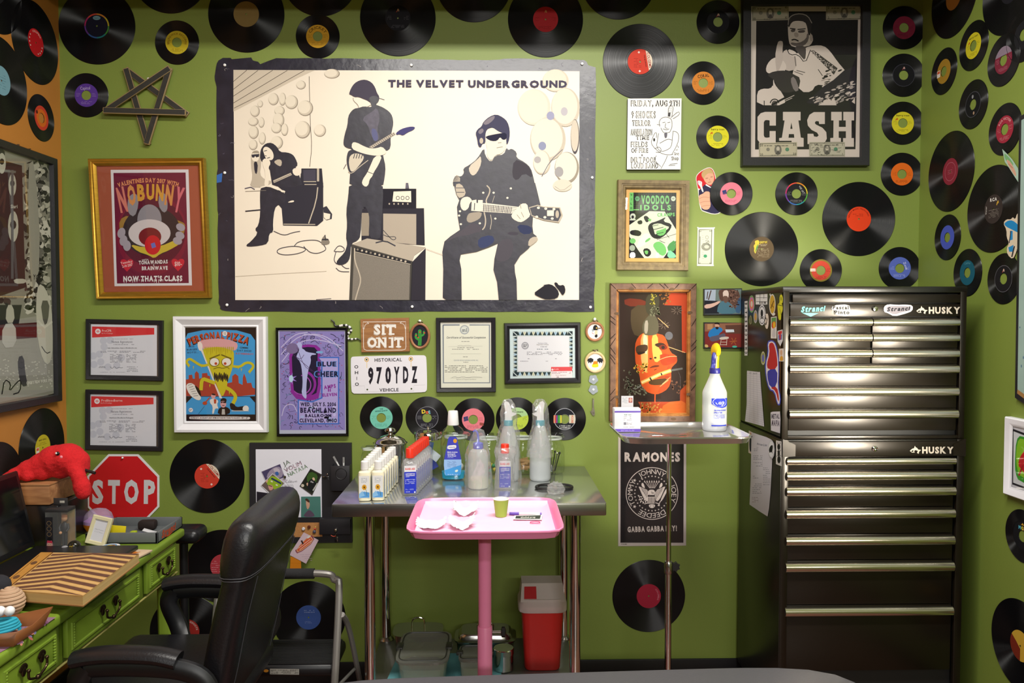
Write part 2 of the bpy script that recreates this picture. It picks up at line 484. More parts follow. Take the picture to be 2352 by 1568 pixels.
def small_print(c,seed=0):
    def d(p,r): p.lines(-r * .55,-r * .78,r * .5,-r * .52,3,1.3,c,seed); p.lines(r * .48,-r * .15,r * .85,r * .2,3,1.2,c,seed + 1); p.lines(-r * .85,-r * .15,-r * .5,r * .2,3,1.2,c,seed + 2)
    return d
def both(*fs):
    def d(p,r):
        for f in fs: f(p,r)
    return d
def word(t,h,c,y=.62,w=None,rot=0,x=0,wt=1): return lambda p,r: p.text(t,r * x,r * y,h,c,rot,wt,w)
def rainbow(lo,hi):
    cols = ['#d9503c','#d98a2c','#c9b830','#4f9a3c','#2c8c90','#3c68b0','#6b3c98','#b8306c']
    def d(p,r):
        for i,c in enumerate(cols): p.a.ring(0,0,r * lo,r * hi,c,6,R(90 - i * 45),R(90 - i * 45 + 45))
    return d
def dog(c='#c88a5c'):
    def d(p,r): p.a.pg([(-4,r * .55),(-1,r * .75),(4,r * .72),(6,r * .55),(3,r * .5),(1,r * .62),(-2,r * .5)],c,1); p.a.pg([(-7,r * .45),(-3,r * .62),(-3,r * .5)],'#b03a28')
    return d
def colgems(rot):
    def d(p,r):
        pts = [(r * math.cos(R(a)),r * math.sin(R(a))) for a in range(-32 + rot,77 + rot,6)]
        p.a.pg(pts,'#e6d8c4')
        x,y = r * .74 * math.cos(R(rot + 22)),r * .74 * math.sin(R(rot + 22))
        p.text('COLGEMS',x,y,11,'#a03028',R(rot + 22 - 90),1,w=r * 1.25)
        x,y = r * .42 * math.cos(R(rot + 22)),r * .42 * math.sin(R(rot + 22))
        p.text('THE MONKEES',x,y,5,'#3c1410',R(rot + 22 - 90),1,w=r * 1.0)
        for k,(a,q) in enumerate(((110,.75),(-80,.75))):
            p.a.el(r * q * math.cos(R(rot + a)),r * q * math.sin(R(rot + a)),5,5,'#f0d8d0',4)
        p.lines(-r * .5,-r * .5,r * .1,r * .3,7,1.4,'#8c2018',3)
    return d
B,L_,R_ = 'back','left','right'
BR = both(word('barry rost',8,'#1a1a10',.68),small_print('#7a7418',4),lambda p,r: p.a.pg([(-30,16),(-22,22),(-20,12),(-26,14),(-30,8)],'#c05a20'))
RCA = both(lambda p,r: p.arc('RCA VICTOR',r * .78,R(90),8,'#d8a8a8',1),small_print('#c08a8a',6))
record(B,223,60,True,'large black record with a rainbow ring around its dark label near the top left corner','#1b1b30',both(rainbow(.86,.97),lambda p,r: p.a.el(0,r * .62,15,8,'#7fa8b8'),word('Capitol',5,'#1b2b40',.62)))
record(B,391,-57,True,'large black record cut off by the top edge above the yellow labelled single','#23242c')
record(B,407,98,False,'small black single with a yellow label above the wooden star','#c9b52c',both(lambda p,r: p.arc('BRUNSWICK RECORDS',r * .76,R(90),8,'#8a6a14'),small_print('#7a5c10',2)))
record(B,566,33,True,'large black record with a tan brown label above the big poster corner','#8a7546')
record(B,730,84,False,'small black single with a golden yellow label at the top of the big poster','#cfa02c',both(lambda p,r: p.arc('CRICKET',r * .76,R(90),11,'#6b4a10',1,1.2),small_print('#7a5a14',9)))
record(B,735,-50,True,'large black record at the top edge above the golden labelled single','#202028')
record(B,914,42,True,'large black record with a black label above the middle of the big poster','#15151c',both(dog('#b08a6c'),small_print('#5c5c68',12)))
record(B,1088,-36,True,'large black record cut off by the top edge beside the red labelled one','#2c2820')
record(B,1253,45,True,'large black record with a bright red label and small dog mark at the top','#b0242c',both(dog(),small_print('#7a1418',5)))
record(B,1420,-42,True,'large black record cut off by the top edge, right of the red labelled record','#22222a')
record(B,1470,142,True,'large black record with a red and white label right of the big poster','#d0402f',colgems(-12))
record(B,1615,191,False,'small black single with an orange label beside the red and white labelled record','#d08030',both(word('CORAL',13,'#2a1a08',.62,w=48,rot=R(8)),small_print('#6b3c10',8)))
record(B,1649,51,False,'small black single with a black label and tiny dog at the top','#14141a',dog('#b8988c'))
record(B,1648,315,False,'small black single with a lemon yellow label left of the man with guitar print','#d6cf2a',BR)
record(B,2076,64,False,'small black single with a dark crimson label, topmost of the right column','#7a1c34',small_print('#4a1020',3))
record(B,2075,173,False,'small black single with a black label below the dark crimson one','#141418',both(dog('#b8908c'),lambda p,r: p.a.ring(0,0,r * .96,r,'#3c3c46',36)))
record(B,2073,283,False,'small black single with a yellow label right of the man with guitar print','#d2c82a',BR)
record(B,2071,400,False,'small black single with a bright orange label below the yellow labelled one','#e06a1c',small_print('#8a3a0c',7))
record(B,1679,445,False,'small black single with a pink label overlapping the man cutout','#e07a8c',both(lambda p,r: p.a.pg([(-38,12),(-22,16),(-18,0),(-34,-4)],'#2c3c70'),small_print('#9c4458',11)),off=0.003)
record(B,1829,445,False,'small black single with a thin multicoloured ring round its dark label','#1c1c20',both(rainbow(.9,1.0),lambda p,r: p.text('VEE JAY',22,16,7,'#b0b0b0',R(-55),1),small_print('#8a8a8a',14)))
record(B,1972,503,True,'large black record with a plain red orange label above the toolbox','#e2421c',both(lambda p,r: p.arc('GREAT MUSIC TREASURES',r * .84,R(95),6,'#7a1c0c',1,1.1),lambda p,r: p.lines(-r * .5,r * .2,r * .4,r * .45,2,2,'#9c2810',2)))
def parrot(p,r):
    p.a.pg([(-30,2),(-34,14),(-26,22),(-30,32),(-16,38),(-8,30),(-12,18),(-18,4),(-22,-10),(-26,-20),(-32,-8)],'#c9b23c',1)
    p.a.pg([(-22,10),(-14,24),(-16,6),(-22,-6),(-28,-18),(-26,-6)],'#4f8a4c',1)
    p.text('parrot',8,30,13,'#d8c43c',0,1,w=30); p.lines(-18,-34,32,4,9,1.3,'#9c9078',5); p.lines(-12,12,24,20,2,1.6,'#b8ac94',6)
record(B,1749,572,True,'large black record with a brown label and a yellow and green bird','#5a4a34',parrot)
record(B,1885,621,False,'small black single with a coral label ringed in olive just above the toolbox','#cf4a38',both(lambda p,r: p.a.pg([(-44,-4),(-44,8),(-22,8),(-22,-4)],'#e8d8c8'),small_print('#7a2018',15)),ring=(.86,1.0,'#8a7a30'))
record(B,2066,616,False,'small black single with a light blue label above the toolbox beside the wall corner','#5a6cc0',both(lambda p,r: p.text('Zonk',24,10,10,'#c8ccf0',R(-70)),small_print('#aab4e8',16)))
record(B,199,219,False,'small black single with a purple label left of the wooden star','#5c3a98',both(lambda p,r: p.text('Capitol',-4,28,12,'#c8b8dc',R(3),0,w=40),small_print('#9c84c4',17)))
record(B,476,1093,True,'large black record with a red and white label beside the red road sign','#d0402f',colgems(18))
record(B,512,1300,True,'large black record half hidden behind the office chair back','#b03a44',lambda p,r: p.lines(-r * .9,-r * .5,0,r * .5,6,2.2,'#d08088',3))
record(B,430,1449,True,'large black record with a red label seen through the chair arm','#c03a34',lambda p,r: p.arc('SPECIAL PRODUCTS',r * .82,R(85),8,'#f0d0c8',2))
record(B,709,1417,True,'large black record with a mottled blue label behind the step stool','#3c5494',lambda p,r: (p.lines(-r * .5,r * .35,r * .5,r * .65,2,2.4,'#8a98c4',8),p.lines(-r * .3,-r * .5,r * .3,-r * .3,2,1.6,'#7a88b8',9)))
ROW = 'row of five singles above the steel table'
record(B,876,959,False,'small black single with a mint green label, behind the steel pot','#78c8b4',both(lambda p,r: (p.text('THE',0,36,5,'#1c4a50',R(4),2),p.text('SHEPHERDS QUARTET',0,28,5,'#1c4a50',R(4),2,w=52)),small_print('#3c8478',18)),group=ROW)
record(B,981,959,False,'small black single with a black label and yellow lettering above the glass jar lid','#26242c',both(lambda p,r: (p.text('D',-14,26,17,'#e0c83c',R(5),2),p.text('o',0,24,16,'#d8603c',R(5),2),p.text('t',9,25,17,'#7ab8c8',R(5),2)),small_print('#9c9ca4',19),lambda p,r: p.a.ring(0,0,r * .96,r,'#8a8a92',40)),group=ROW)
record(B,1087,963,False,'small black single with a pink label behind the mouthwash bottle','#e8808c',both(lambda p,r: p.a.pg([(-40,10),(-22,14),(-20,-4),(-38,-8)],'#2c4070'),lambda p,r: p.a.pg([(26,-12),(42,-14),(42,-26),(26,-24)],'#a05048'),small_print('#a8505c',20)),group=ROW)
record(B,1188,961,False,'small black single with a pale green label behind the bagged spray bottle','#b4d89c',both(lambda p,r: p.a.pg([(r * math.cos(R(t)),r * math.sin(R(t))) for t in range(-150,20,8)] + [(20,8),(-8,0),(-24,-16)],'#c4d850'),word('monument',9,'#3c3c3c',.62,w=50),small_print('#5c7838',21)),group=ROW)
def decca(p,r):
    for i,c in enumerate(('#d87a3c','#c8503c','#7a3c98','#3c8c4c','#58a83c','#d8cc3c')):
        p.a.pg([(-46 + i * 5.5,-16),(-46 + i * 5.5,16),(-40 + i * 5.5,16),(-40 + i * 5.5,-16)],c)
    p.a.pg([(18,-17),(18,17),(43,17),(43,-17)],'#d8d0bc'); p.text('DECCA',31,0,9,'#c8583c',R(90),2,w=32)
    p.a.ring(0,0,r * .93,r * .97,'#c0c0c8',40); p.text('NAT KELLY',0,-28,6,'#d8d8d8',R(180),1); p.text('SOMEDAY',0,-36,6,'#d8d8d8',R(180),1)
    p.a.ring(0,0,S_H * 1000,S_H * 1000 + .8,'#8a8a90',30)
record(B,1297,962,False,'small single, black label crossed by rainbow stripes, rightmost above the table','#20222a',decca,group=ROW)
record(B,1490,1368,True,'large black record with a raspberry red label low on the wall behind the chrome pole','#a8283e',lambda p,r: p.arc('COLUMBIA',r * .8,R(10),7,'#d07888',1))
# right wall
record(R_,2192,-9,True,'large black record with a tan orange label, top of the right wall beside the corner','#b87a34')
record(R_,2322,-28,True,'large black record at the top edge of the right wall','#202026')
record(R_,2237,105,False,'small black single with a yellow label on the right wall','#d2c82a',BR)
record(R_,2169,164,False,'small black single with an ochre label and white price sticker on the right wall','#a8822c',lambda p,r: (p.a.pg([(-46,-14),(-46,12),(-24,12),(-24,-14)],'#e8e0d8'),p.a.pg([(-44,0),(-44,10),(-26,10),(-26,0)],'#d8603c')))
record(R_,2306,138,False,'small black single with a half grey half maroon label on the right wall','#7c2a3c',both(lambda p,r: p.a.pg([(r * math.cos(R(t)),r * math.sin(R(t))) for t in range(20,161,7)],'#8c7c8c'),small_print('#b07080',23)))
record(R_,2236,240,False,'small black single with a plain black label on the right wall','#16161a',lambda p,r: (p.a.ring(0,0,r * .96,r,'#50505a',40),p.a.el(-2,r * .62,6,7,'#8c8c90',8),p.a.el(6,-r * .7,5,6,'#a88c74',8)))
record(R_,2309,297,False,'small black single with a maroon label and arched white name on the right wall','#9c2c3e',RCA)
record(R_,2184,394,True,'large black record with a wine red label, right wall above the toolbox','#8a2c3c',lambda p,r: (p.a.ring(0,0,r * .66,r * .7,'#b06070',40),p.lines(-r * .3,-r * .2,r * .3,r * .3,4,1.6,'#b06878',3)))
record(R_,2283,480,True,'large black record with a black label and white block letters on the right wall','#38302e',lambda p,r: (p.text('RCA',0,r * .66,12,'#d8d4d0',0,2),p.lines(-r * .5,-r * .6,r * .6,0,6,1.5,'#8c847c',4),p.a.pg([(16,16),(26,30),(30,16),(24,18),(18,8)],'#c8a03c',1),p.text('Victor',-40,0,7,'#d0ccc8',R(90))))
record(R_,2177,545,False,'small black single with a plain blue label on the right wall above the toolbox','#4c5cc0')
record(R_,2223,626,False,'small black single with a dark teal label behind the toolbox corner','#1c5c70',lambda p,r: p.arc('Capitol',r * .8,R(90),8,'#5c98a8',0))
record(R_,2306,640,False,'small black single with a black label and small dog, lowest beside the toolbox','#1c1a1e',both(dog('#c8a898'),lambda p,r: p.a.ring(0,0,r * .97,r,'#6c6c74',40)))
record(R_,2352,80,False,'small black single cut off by the right edge of the photo, near the top','#202024')
def mgm(p,r):
    for i,c in enumerate(('#58b8d0','#e0d040','#d85c8c')): p.text('MGM'[i],-14 + i * 13,26,12,c,0,2)
    p.a.pg([(-8,36),(0,44),(8,36)],'#d0a030')
record(R_,2350,1231,False,'small black single with coloured letters below the white framed print on the right wall','#18181c',mgm)
record(R_,2345,1483,True,'large black record with a yellow and rust label low on the right wall','#d0a83c',lambda p,r: p.a.pg([(r * math.cos(R(t)),r * math.sin(R(t))) for t in range(150,271,8)] + [(0,-10),(-20,8)],'#7a2c1c'))
# left wall
record(L_,81,98,True,'large black record with a bright red label high on the orange wall','#c01c24',lambda p,r: (p.arc('COLUMBIA',r * .82,R(80),8,'#e8a8a0',1),[p.a.el(r * .8 * math.cos(R(t)),r * .8 * math.sin(R(t)),3,3,'#d8c8c0',8) for t in (150,170,190,210,-10,-30,-50,-70)]))
record(L_,2,185,True,'large black record with a pale blue label at the left edge of the photo','#7ca8b8',lambda p,r: p.lines(-r * .4,-r * .6,r * .5,r * .5,6,1.6,'#4c7888',4))
record(L_,94,271,False,'small black single with a red and orange label on the orange wall','#d86c24',lambda p,r: (p.a.ring(0,0,r * .72,r,'#d04430',40),p.a.el(-30,16,7,7,'#5c2418',10)))
record(L_,-12,-28,True,'large black record in the top left corner of the photo','#202024')
record(L_,97,1028,True,'large black record with a yellow label above the red plush toy','#c8b82c',lambda p,r: (p.text('BABY DOLL',0,r * .62,6,'#3c3410',0,2),p.lines(-r * .5,r * .2,r * .5,r * .45,2,1.6,'#7a6c18',3),p.a.pg([(-44,-16),(-44,6),(-24,6),(-24,-16)],'#e8e0d8'),p.a.pg([(-42,-6),(-42,4),(-26,4),(-26,-6)],'#d8603c')))
record(L_,-8,1115,True,'large dark record low on the orange wall at the left edge','#1e1a20')
# ================================================================ pictures, signs and small things on the back wall
BLACK_FR = mat('black_frame_paint','#1c1b20',0.35,noise=0.2,scale=60,bump=0.15)
BLACK_GLOSS = mat('black_gloss_frame','#0c0b0e',0.15)
WHITE_FR = mat('white_frame_paint','#e4e4ea',0.4)
GOLD_FR = mat('gold_frame_leaf','#c99a3a',0.3,metal=0.85,noise=0.25,scale=25,stretch=(1,1,6))
GREY_WOOD = wood('weathered_olive_wood','#6b5a3c','#83714c',8,(6,1,6))
BROWN_WOOD = wood('carved_brown_wood','#5c4030','#7a5a44',7,(5,1,5))
PINE = wood('pine_strip','#a86c30','#c88c48',9,(4,1,4))
WALNUT = wood('sign_walnut','#86582f','#9c6d40',6,(2,1,14))
GLASS = glassy('picture_glass',rough=0.01,base=0.015)
PIN_M = mat('white_pin_plastic','#f0f0f2',0.25)
STEEL = mat('brushed_steel','#b4b2ae',0.22,metal=1,noise=0.06,scale=20,stretch=(1,40,1))
CHROME = mat('chrome','#d4d2d0',0.07,metal=1)
BKM = mat('frame_backing','#4a4038',0.8)
Nw = Vector((0,-1,0))

def pin(px,py,y=0.0,label='white round push pin on the wall',r=0.0058,group=None):
    p = PY(px,py,y); mb = MB()
    M = Matrix.Translation(p) @ Matrix.Rotation(R(90),4,'X')
    mb.lathe([(0.0008,-0.004),(0.0008,0.001),(r * .8,0.001),(r,0.003),(r * .9,0.006),(r * .5,0.0078),(1e-6,0.008)],PIN_M,16,M)
    return tag(mb.build('push_pin',None,p),label,'pin',group)

def framed(name,label,cat,c4,depth,prof,m,draw,glass=True,lean=0.0,sheet_h=None,inner=None,group=None):
    """moulding from its four outer corners, the print inside, a pane of glass; lean tips the top off the wall"""
    ctr,w_,h_,roll = quad_frame(c4,-depth)
    N = Vector((0,-1,0)); base = Vector((ctr.x,0,ctr.z))
    if lean:
        N = Vector((0,-math.cos(lean),-math.sin(lean)))
        base = Vector((ctr.x,-math.sin(lean) * h_ / 2,ctr.z))
        off = base + N * depth
        p = [onto(a,b,off,N) for a,b in c4]; ctr = sum(p,Vector()) / 4
        w_ = ((p[1] - p[0]).length + (p[2] - p[3]).length) / 2; h_ = ((p[0] - p[3]).length + (p[1] - p[2]).length) / 2
        d = (p[1] - p[0]) + (p[2] - p[3]); roll = math.atan2(d.z,d.x); base = ctr - N * depth
    t = thing(name,label,cat,base,group)
    mb = MB(); ring_frame(mb,base,w_,h_,roll,[(0,0.0005)] + prof,m,N=N)
    fixnormals(mb.build('frame',t))
    ins = prof[-1][0]; sh = sheet_h if sheet_h is not None else max(0.003,prof[-1][1] - 0.003)
    mb = MB(); sheet(mb,base,w_ - ins * 1.6,h_ - ins * 1.6,roll,sh - 0.0012,BKM,N=N); mb.build('backing_board',t)
    pl = base + N * sh
    a = Art(lambda x,y: onto(x,y,pl,N),N); draw(a); a.build('print',t)
    if glass:
        mb = MB(); sheet(mb,base,w_ - ins * 1.9,h_ - ins * 1.9,roll,sh + 0.006,GLASS,N=N); mb.build('glass_pane',t)
    return t
SIMPLE = lambda wd,d: [(0,d * .9),(wd * .1,d),(wd * .75,d * .85),(wd,d * .55)]

# ---- the big band poster
def big_poster():
    p0 = PY(935,425,0)
    DK,MD,GR,LT,CRM = mat('poster_dark_ink','#26232f',.4,noise=.55,scale=28,bump=.35,bscale=26),mat('poster_mid_ink','#4c4656',.45,noise=.5,scale=60),'#8d8377','#c4b7a5','#f3e7d4'
    a = wallart(-0.002)
    A,B_,C_,D_ = (490,120,5.058),(490,420,4.612),(940,120,5.058),(940,420,5.058)
    def out(o,s): return [(o[0] + float(q.split(',')[0]) / o[2],o[1] + float(q.split(',')[1]) / o[2]) for q in s.split()]
    edge = (out(A,'40,130 60,95 110,65 200,65 215,80 440,60 460,95 520,110 545,138 640,100 730,68 900,72 1100,66 1300,74 1500,68 1700,75 1850,78 2100,80')
            + out(C_,'0,75 200,88 400,83 600,92 750,88 900,92 1050,85 1100,75 1300,70 1500,80 1850,85 2030,90 2060,110 2080,150 2110,160 2165,175 2170,400 2165,700 2158,1000 2165,1300')
            + out(D_,'2160,0 2155,200 2162,400 2150,600 2158,800 2160,1100 2145,1300 2152,1495 1900,1500 1700,1490 1500,1497 1250,1492 1000,1497 700,1488 400,1493 200,1490')
            + out(B_,'2200,1362 1900,1368 1700,1360 1300,1366 1000,1368 700,1360 500,1362 300,1368 130,1355 90,1345 70,1330 75,1310 55,1270 60,1200 52,1050 55,900 48,700 45,500 52,330 45,290 40,100')
            + out(A,'38,1550 42,1400 52,1350 45,1150 38,900 35,600 38,400 18,320 15,280 30,180'))
    BORD = mat('poster_border_ink','#2c2a38',0.3,noise=0.6,scale=14,bump=0.8,bscale=22,gain=0.8)
    CREAM = mat('poster_cream_paper','#f4e8d6',0.45,noise=0.03,scale=6,bump=0.25,bscale=9,gain=0.86)
    a.pg(edge,BORD)
    a.pg(out(A,'233,205') + out(C_,'1978,220') + out(D_,'1972,1358') + out(B_,'232,1240'),CREAM)
    rd = random.Random(3)
    for i in range(46):                                              # cracks and creases in the border
        s = rd.choice('tblr')
        if s in 'tb': x = rd.uniform(505,1360); y = rd.uniform(142,158) if s == 't' else rd.uniform(692,714)
        else: y = rd.uniform(150,705); x = rd.uniform(502,534) if s == 'l' else rd.uniform(1335,1364)
        q = [(x,y)]
        for _ in range(4): x += rd.uniform(-4,4); y += rd.uniform(-3,3); q.append((x,y))
        a.ln(q,rd.uniform(.3,.7),rd.choice(['#8a8498','#c0b8b4','#6b6478']),1)
    a.flat('498,402 511,397 509,418 498,420','#3c6cb8')
    # upper left: ceiling lines and balloons
    a.at(*A); a.flat('234,208 1180,208 1000,290 234,690','#d8cbb8')
    for q in ('234,340 390,208','234,430 520,210','234,510 690,210','234,590 860,212','240,650 600,470 1060,212','1115,280 1120,600 1130,880 1145,1100 1120,1330'): a.line(q,6,'#5c5248',1)
    for (x,y,rx,ry) in ((485,685,55,65),(545,600,32,40),(700,545,60,70),(805,545,40,75),(910,580,75,80),(770,680,60,55),(465,805,60,50),(560,815,35,60),(760,790,65,85),(470,930,58,75),(570,1000,40,70),(735,880,60,60),(830,900,40,70),(740,1050,70,75),(465,1075,50,60),(1070,650,90,90),(1040,900,90,100),(1380,250,90,55),(1020,380,55,50),(1240,910,70,70)):
        a.el(x,y,rx,ry,'#9c9182'); a.el(x - rx * .06,y - ry * .05,rx * .93,ry * .95,'#d6cab7'); a.el(x - rx * .16,y - ry * .14,rx * .8,ry * .82,'#eee3d0')
    # seated musician, back left
    a.at(*B_); a.flat('640,0 1165,0 1165,400 1100,455 740,450 725,270 690,230 760,100','#35323c'); a.line('745,437 1080,440',9,LT); a.line('1110,20 1090,200 1010,430',12,LT,1); a.line('970,18 1110,18',9,LT)
    a.flat('1165,260 1200,245 1260,330 1255,380 1200,395 1170,370',DK); a.flat('1170,315 1240,330 1235,380 1195,390 1172,365',CRM)
    a.at(*A); a.flat('1025,1350 1262,1350 1280,1568 1000,1568','#35323c'); a.flat('1045,1368 1190,1362 1190,1490 1050,1490','#4a4654'); a.flat('1205,1350 1230,1350 1230,1500 1205,1500',LT); a.line('1050,1502 1195,1502',10,LT); a.line('1060,1536 1200,1536',9,LT)
    a.flat('440,1160 520,1140 545,1200 560,1300 540,1420 600,1480 700,1500 600,1568 420,1568 460,1450 440,1320',LT,1); a.flat('470,1260 520,1280 510,1420 480,1400',DK,1)
    a.el(490,1215,44,55,CRM); a.flat('445,1190 485,1185 535,1182 530,1215 500,1222 487,1205 475,1225 450,1222',DK); a.flat('445,1175 470,1145 520,1140 540,1175','#a89c8a',1)
    a.flat('545,1250 545,1170 560,1110 610,1058 680,1050 740,1095 775,1160 860,1163 920,1185 955,1230 985,1310 950,1340 1010,1450 1040,1568 690,1568 670,1450 655,1350 600,1300',DK,1)
    a.flat('575,1130 600,1095 645,1105 690,1150 705,1210 690,1250 650,1255 610,1235 590,1180',CRM,1); a.line('590,1150 625,1140',8,DK); a.line('600,1200 620,1205',7,DK); a.line('625,1232 660,1222',8,DK)
    a.flat('700,1270 760,1240 800,1260 790,1330 740,1310',LT,1); a.flat('575,1240 640,1230 670,1290 640,1340 650,1420 640,1568 590,1568 610,1400 570,1300',CRM,1)
    a.flat('695,1490 900,1400 915,1425 705,1520',LT); a.line('705,1508 905,1415',4,DK); a.flat('920,1355 980,1340 1025,1360 1020,1420 965,1440 925,1410',CRM,1)
    a.at(*B_); a.flat('500,50 570,28 700,80 765,110 765,215 690,230 650,270 632,420 637,520 592,535 582,640 500,665 370,677 345,660 400,620 475,532 440,490 480,450 500,320 495,150',DK,1)
    a.flat('705,70 765,85 760,102 720,98',CRM,1); a.flat('780,210 830,185 860,188 850,205',CRM,1); a.line('500,50 580,28 690,72',14,CRM,1); a.line('340,300 500,285',12,DK); a.line('335,60 400,45 440,70',10,MD); a.line('340,90 560,80',4,GR)
    for q in ('860,665 900,620 1040,602 1130,612 1200,690 1180,720 1100,750 1020,735 980,690 860,665 700,690 665,735 740,765 880,755 990,715 960,670','640,510 750,560 840,525 920,512','1280,720 1330,655 1395,690 1380,730 1280,725','1300,900 1340,940 1440,940','1360,870 1400,905 1440,905','1300,730 1275,820 1310,860'): a.line(q,7,'#4a4450',2)
    a.flat('1140,650 1150,590 1185,545 1195,590 1220,590 1240,640 1190,658',GR,1); a.line('1150,600 1220,600',14,DK); a.line('1185,550 1190,610',9,DK)
    a.line('235,990 700,960 1200,935',3,'#b8ac98'); a.line('1090,1235 1250,1224',5,MD)
    # standing guitarist and amplifiers
    a.flat('1570,272 2232,268 2240,660 1570,620','#312e38'); a.flat('1800,325 2150,330 2150,655 1800,620','#b6a999'); a.flat('1590,62 2150,62 2150,272 1590,272','#24212b')
    a.flat('1910,92 2095,86 2097,205 1898,198',CRM); a.flat('1590,80 1655,80 1650,182 1592,182',CRM)
    for x in (1955,2005,2057): a.el(x,160,20,22,DK,14); a.el(x,160,14,16,CRM,14)
    for x in (1865,1915,1960,2008,2060): a.el(x,222,8,10,LT,8)
    a.el(1620,145,14,15,DK,12); a.flat('2040,0 2065,0 2075,60 2035,60',MD); a.line('1800,500 1840,545 1900,610 1940,590 1920,565 1860,575 1790,545',7,DK,2); a.flat('1572,318 1650,318 1660,380 1648,560 1572,560','#9c9080')
    a.flat('1440,0 1795,0 1800,150 1790,300 1780,520 1760,600 1645,580 1655,380 1640,300 1600,240 1572,300 1562,560 1530,612 1462,640 1450,790 1420,845 1360,872 1305,862 1312,818 1390,740 1412,680 1420,640 1405,570 1420,450 1408,300 1430,150',DK,1)
    a.flat('1470,650 1630,588 2250,682 2130,768 2105,835','#b9ad9d'); a.line('1720,635 1820,610 1930,668',14,DK,1); a.flat('1465,650 1440,1242 2090,1242 2112,830','#4a4641'); a.flat('1495,680 2095,832 2088,870 1495,722','#2c2a2e')
    GRIL = mat('amp_grille_ink','#8c8377',0.6,noise=0.6,scale=500,gain=0.7)
    a.flat('1492,735 2085,868 2075,1238 1470,1238',GRIL); a.flat('2112,832 2250,690 2246,1242 2092,1242','#322e38'); a.line('1498,690 1495,820 1550,960 1565,1040 1530,1150 1505,1240',13,LT,2)
    for k in range(12): a.el(1530 + k * 46,705 + k * 11.5,12,11,LT if k % 3 else GR,10)
    a.line('1500,730 2090,862',7,LT); a.line('2110,840 2092,1240',10,'#2c2a2e')
    a.at(*A)
    a.flat('1690,648 1750,628 1840,642 1865,600 1910,618 1970,640 2045,690 2082,745 2093,830 2078,900 2060,985 2062,1110 2015,1150 1960,1120 1975,1210 2003,1330 1992,1450 1970,1568 1580,1568 1590,1400 1612,1250 1615,1125 1560,1115 1518,1088 1512,1040 1530,945 1560,850 1568,745 1600,690 1640,655',DK,1)
    a.flat('1720,770 1850,690 1900,640 1940,760 1900,900 1940,1000 1880,1040 1830,960 1800,850',MD,1); a.flat('1840,880 1900,900 1920,1020 1870,1040 1840,960','#64668c',1)
    a.flat('1575,490 1600,420 1640,362 1700,327 1770,318 1840,350 1882,410 1900,470 1932,520 1922,572 1890,605 1830,590 1790,560 1750,545 1690,520 1640,522 1600,495','#4c4656',1); a.flat('1800,540 1850,505 1915,515 1925,570 1890,605 1850,670 1830,590',DK,1); a.line('1930,535 1990,553',5,MD)
    a.line('1625,530 1630,565 1680,610 1690,645',5,GR,1); a.line('1840,610 1780,640',4,GR)
    a.flat('1555,1190 1575,1140 1640,1130 1700,1165 1752,1190 1760,1240 1720,1310 1650,1395 1600,1412 1568,1370 1548,1270',DK,1); a.flat('1590,1200 1650,1170 1745,1195 1750,1240 1700,1310 1640,1380 1600,1390 1580,1330 1575,1260','#d8ccb8',1)
    for x in (1630,1660,1690,1720): a.line('%d,1235 %d,1180' % (x,x + 14),9,DK)
    a.line('1570,1390 1610,1412 1700,1330 1800,1255',9,LT,1); a.line('1545,1300 1515,1355',6,DK)
    a.flat('1812,1100 2100,928 2116,955 1838,1122',LT)
    for k in range(14): a.line('%d,%d %d,%d' % (1822 + k * 20.5,1098 - k * 12.2,1842 + k * 20.5,1118 - k * 12.2),6,DK)
    a.flat('2120,940 2180,893 2275,866 2330,865 2347,880 2318,908 2260,930 2205,970 2165,952 2130,962','#4a4678',1)
    a.flat('1612,1050 1660,1045 1760,1098 1830,1120 1900,1115 1960,1095 2015,1150 1995,1190 1900,1205 1790,1190 1690,1160 1608,1122',CRM,1); a.flat('1875,1205 1965,1200 1920,1310 1862,1400 1850,1440 1815,1480 1805,1540 1770,1568 1725,1530 1738,1475 1790,1400 1825,1320',CRM,1); a.line('1785,1385 1860,1415',7,DK)
    # seated guitarist, right
    a.at(*C_)
    for (x,y,rx,ry,c) in ((1450,640,190,210,'#e6dac8'),(1700,330,150,130,'#e0d3c0'),(1815,640,165,225,'#d6cab8'),(1610,1010,205,250,'#cfc3b1'),(1925,980,50,200,'#57525a'),(1830,1340,140,180,'#a39888'),(1540,1280,100,140,'#cdc1af')):
        a.el(x,y,rx,ry,c,30); a.el(x - rx * .06,y - ry * .05,rx * .9,ry * .92,'#efe4d2' if c != '#57525a' else '#d8ccba',30)
    for (x,y,rx,ry,c) in ((1545,1090,45,50,'#9498b4'),(1640,740,45,50,'#a4a4c0'),(1800,690,40,50,'#c4bec4'),(1740,1390,50,60,'#a8a4a4'),(1490,1250,40,40,'#b4aeae')): a.el(x,y,rx,ry,c,18)
    a.line('1780,1130 1640,1260 1540,1440',8,MD,1)
    a.at(*D_); a.el(1780,30,110,70,'#e2d6c4'); a.line('1690,40 1775,100 1880,20',4,GR,1)
    a.at(*C_)
    a.flat('870,1105 880,1200 950,1285 1000,1200 1100,1190 1130,1105 1150,1140 1190,1118 1252,1165 1240,1225 1345,1280 1412,1345 1442,1450 1465,1568 515,1568 505,1500 540,1425 600,1450 640,1400 625,1350 700,1310 790,1240',DK,1)
    a.flat('1215,1240 1340,1285 1405,1345 1440,1470 1330,1400 1250,1500 1190,1440','#46424a',1); a.flat('690,1330 800,1240 830,1200 840,1290 790,1400 740,1440 700,1400','#d6cab8',1)
    for k in range(7): a.line('%d,%d %d,%d' % (510 + k * 6,1500 - k * 12,590,1500 - k * 6),5,LT)
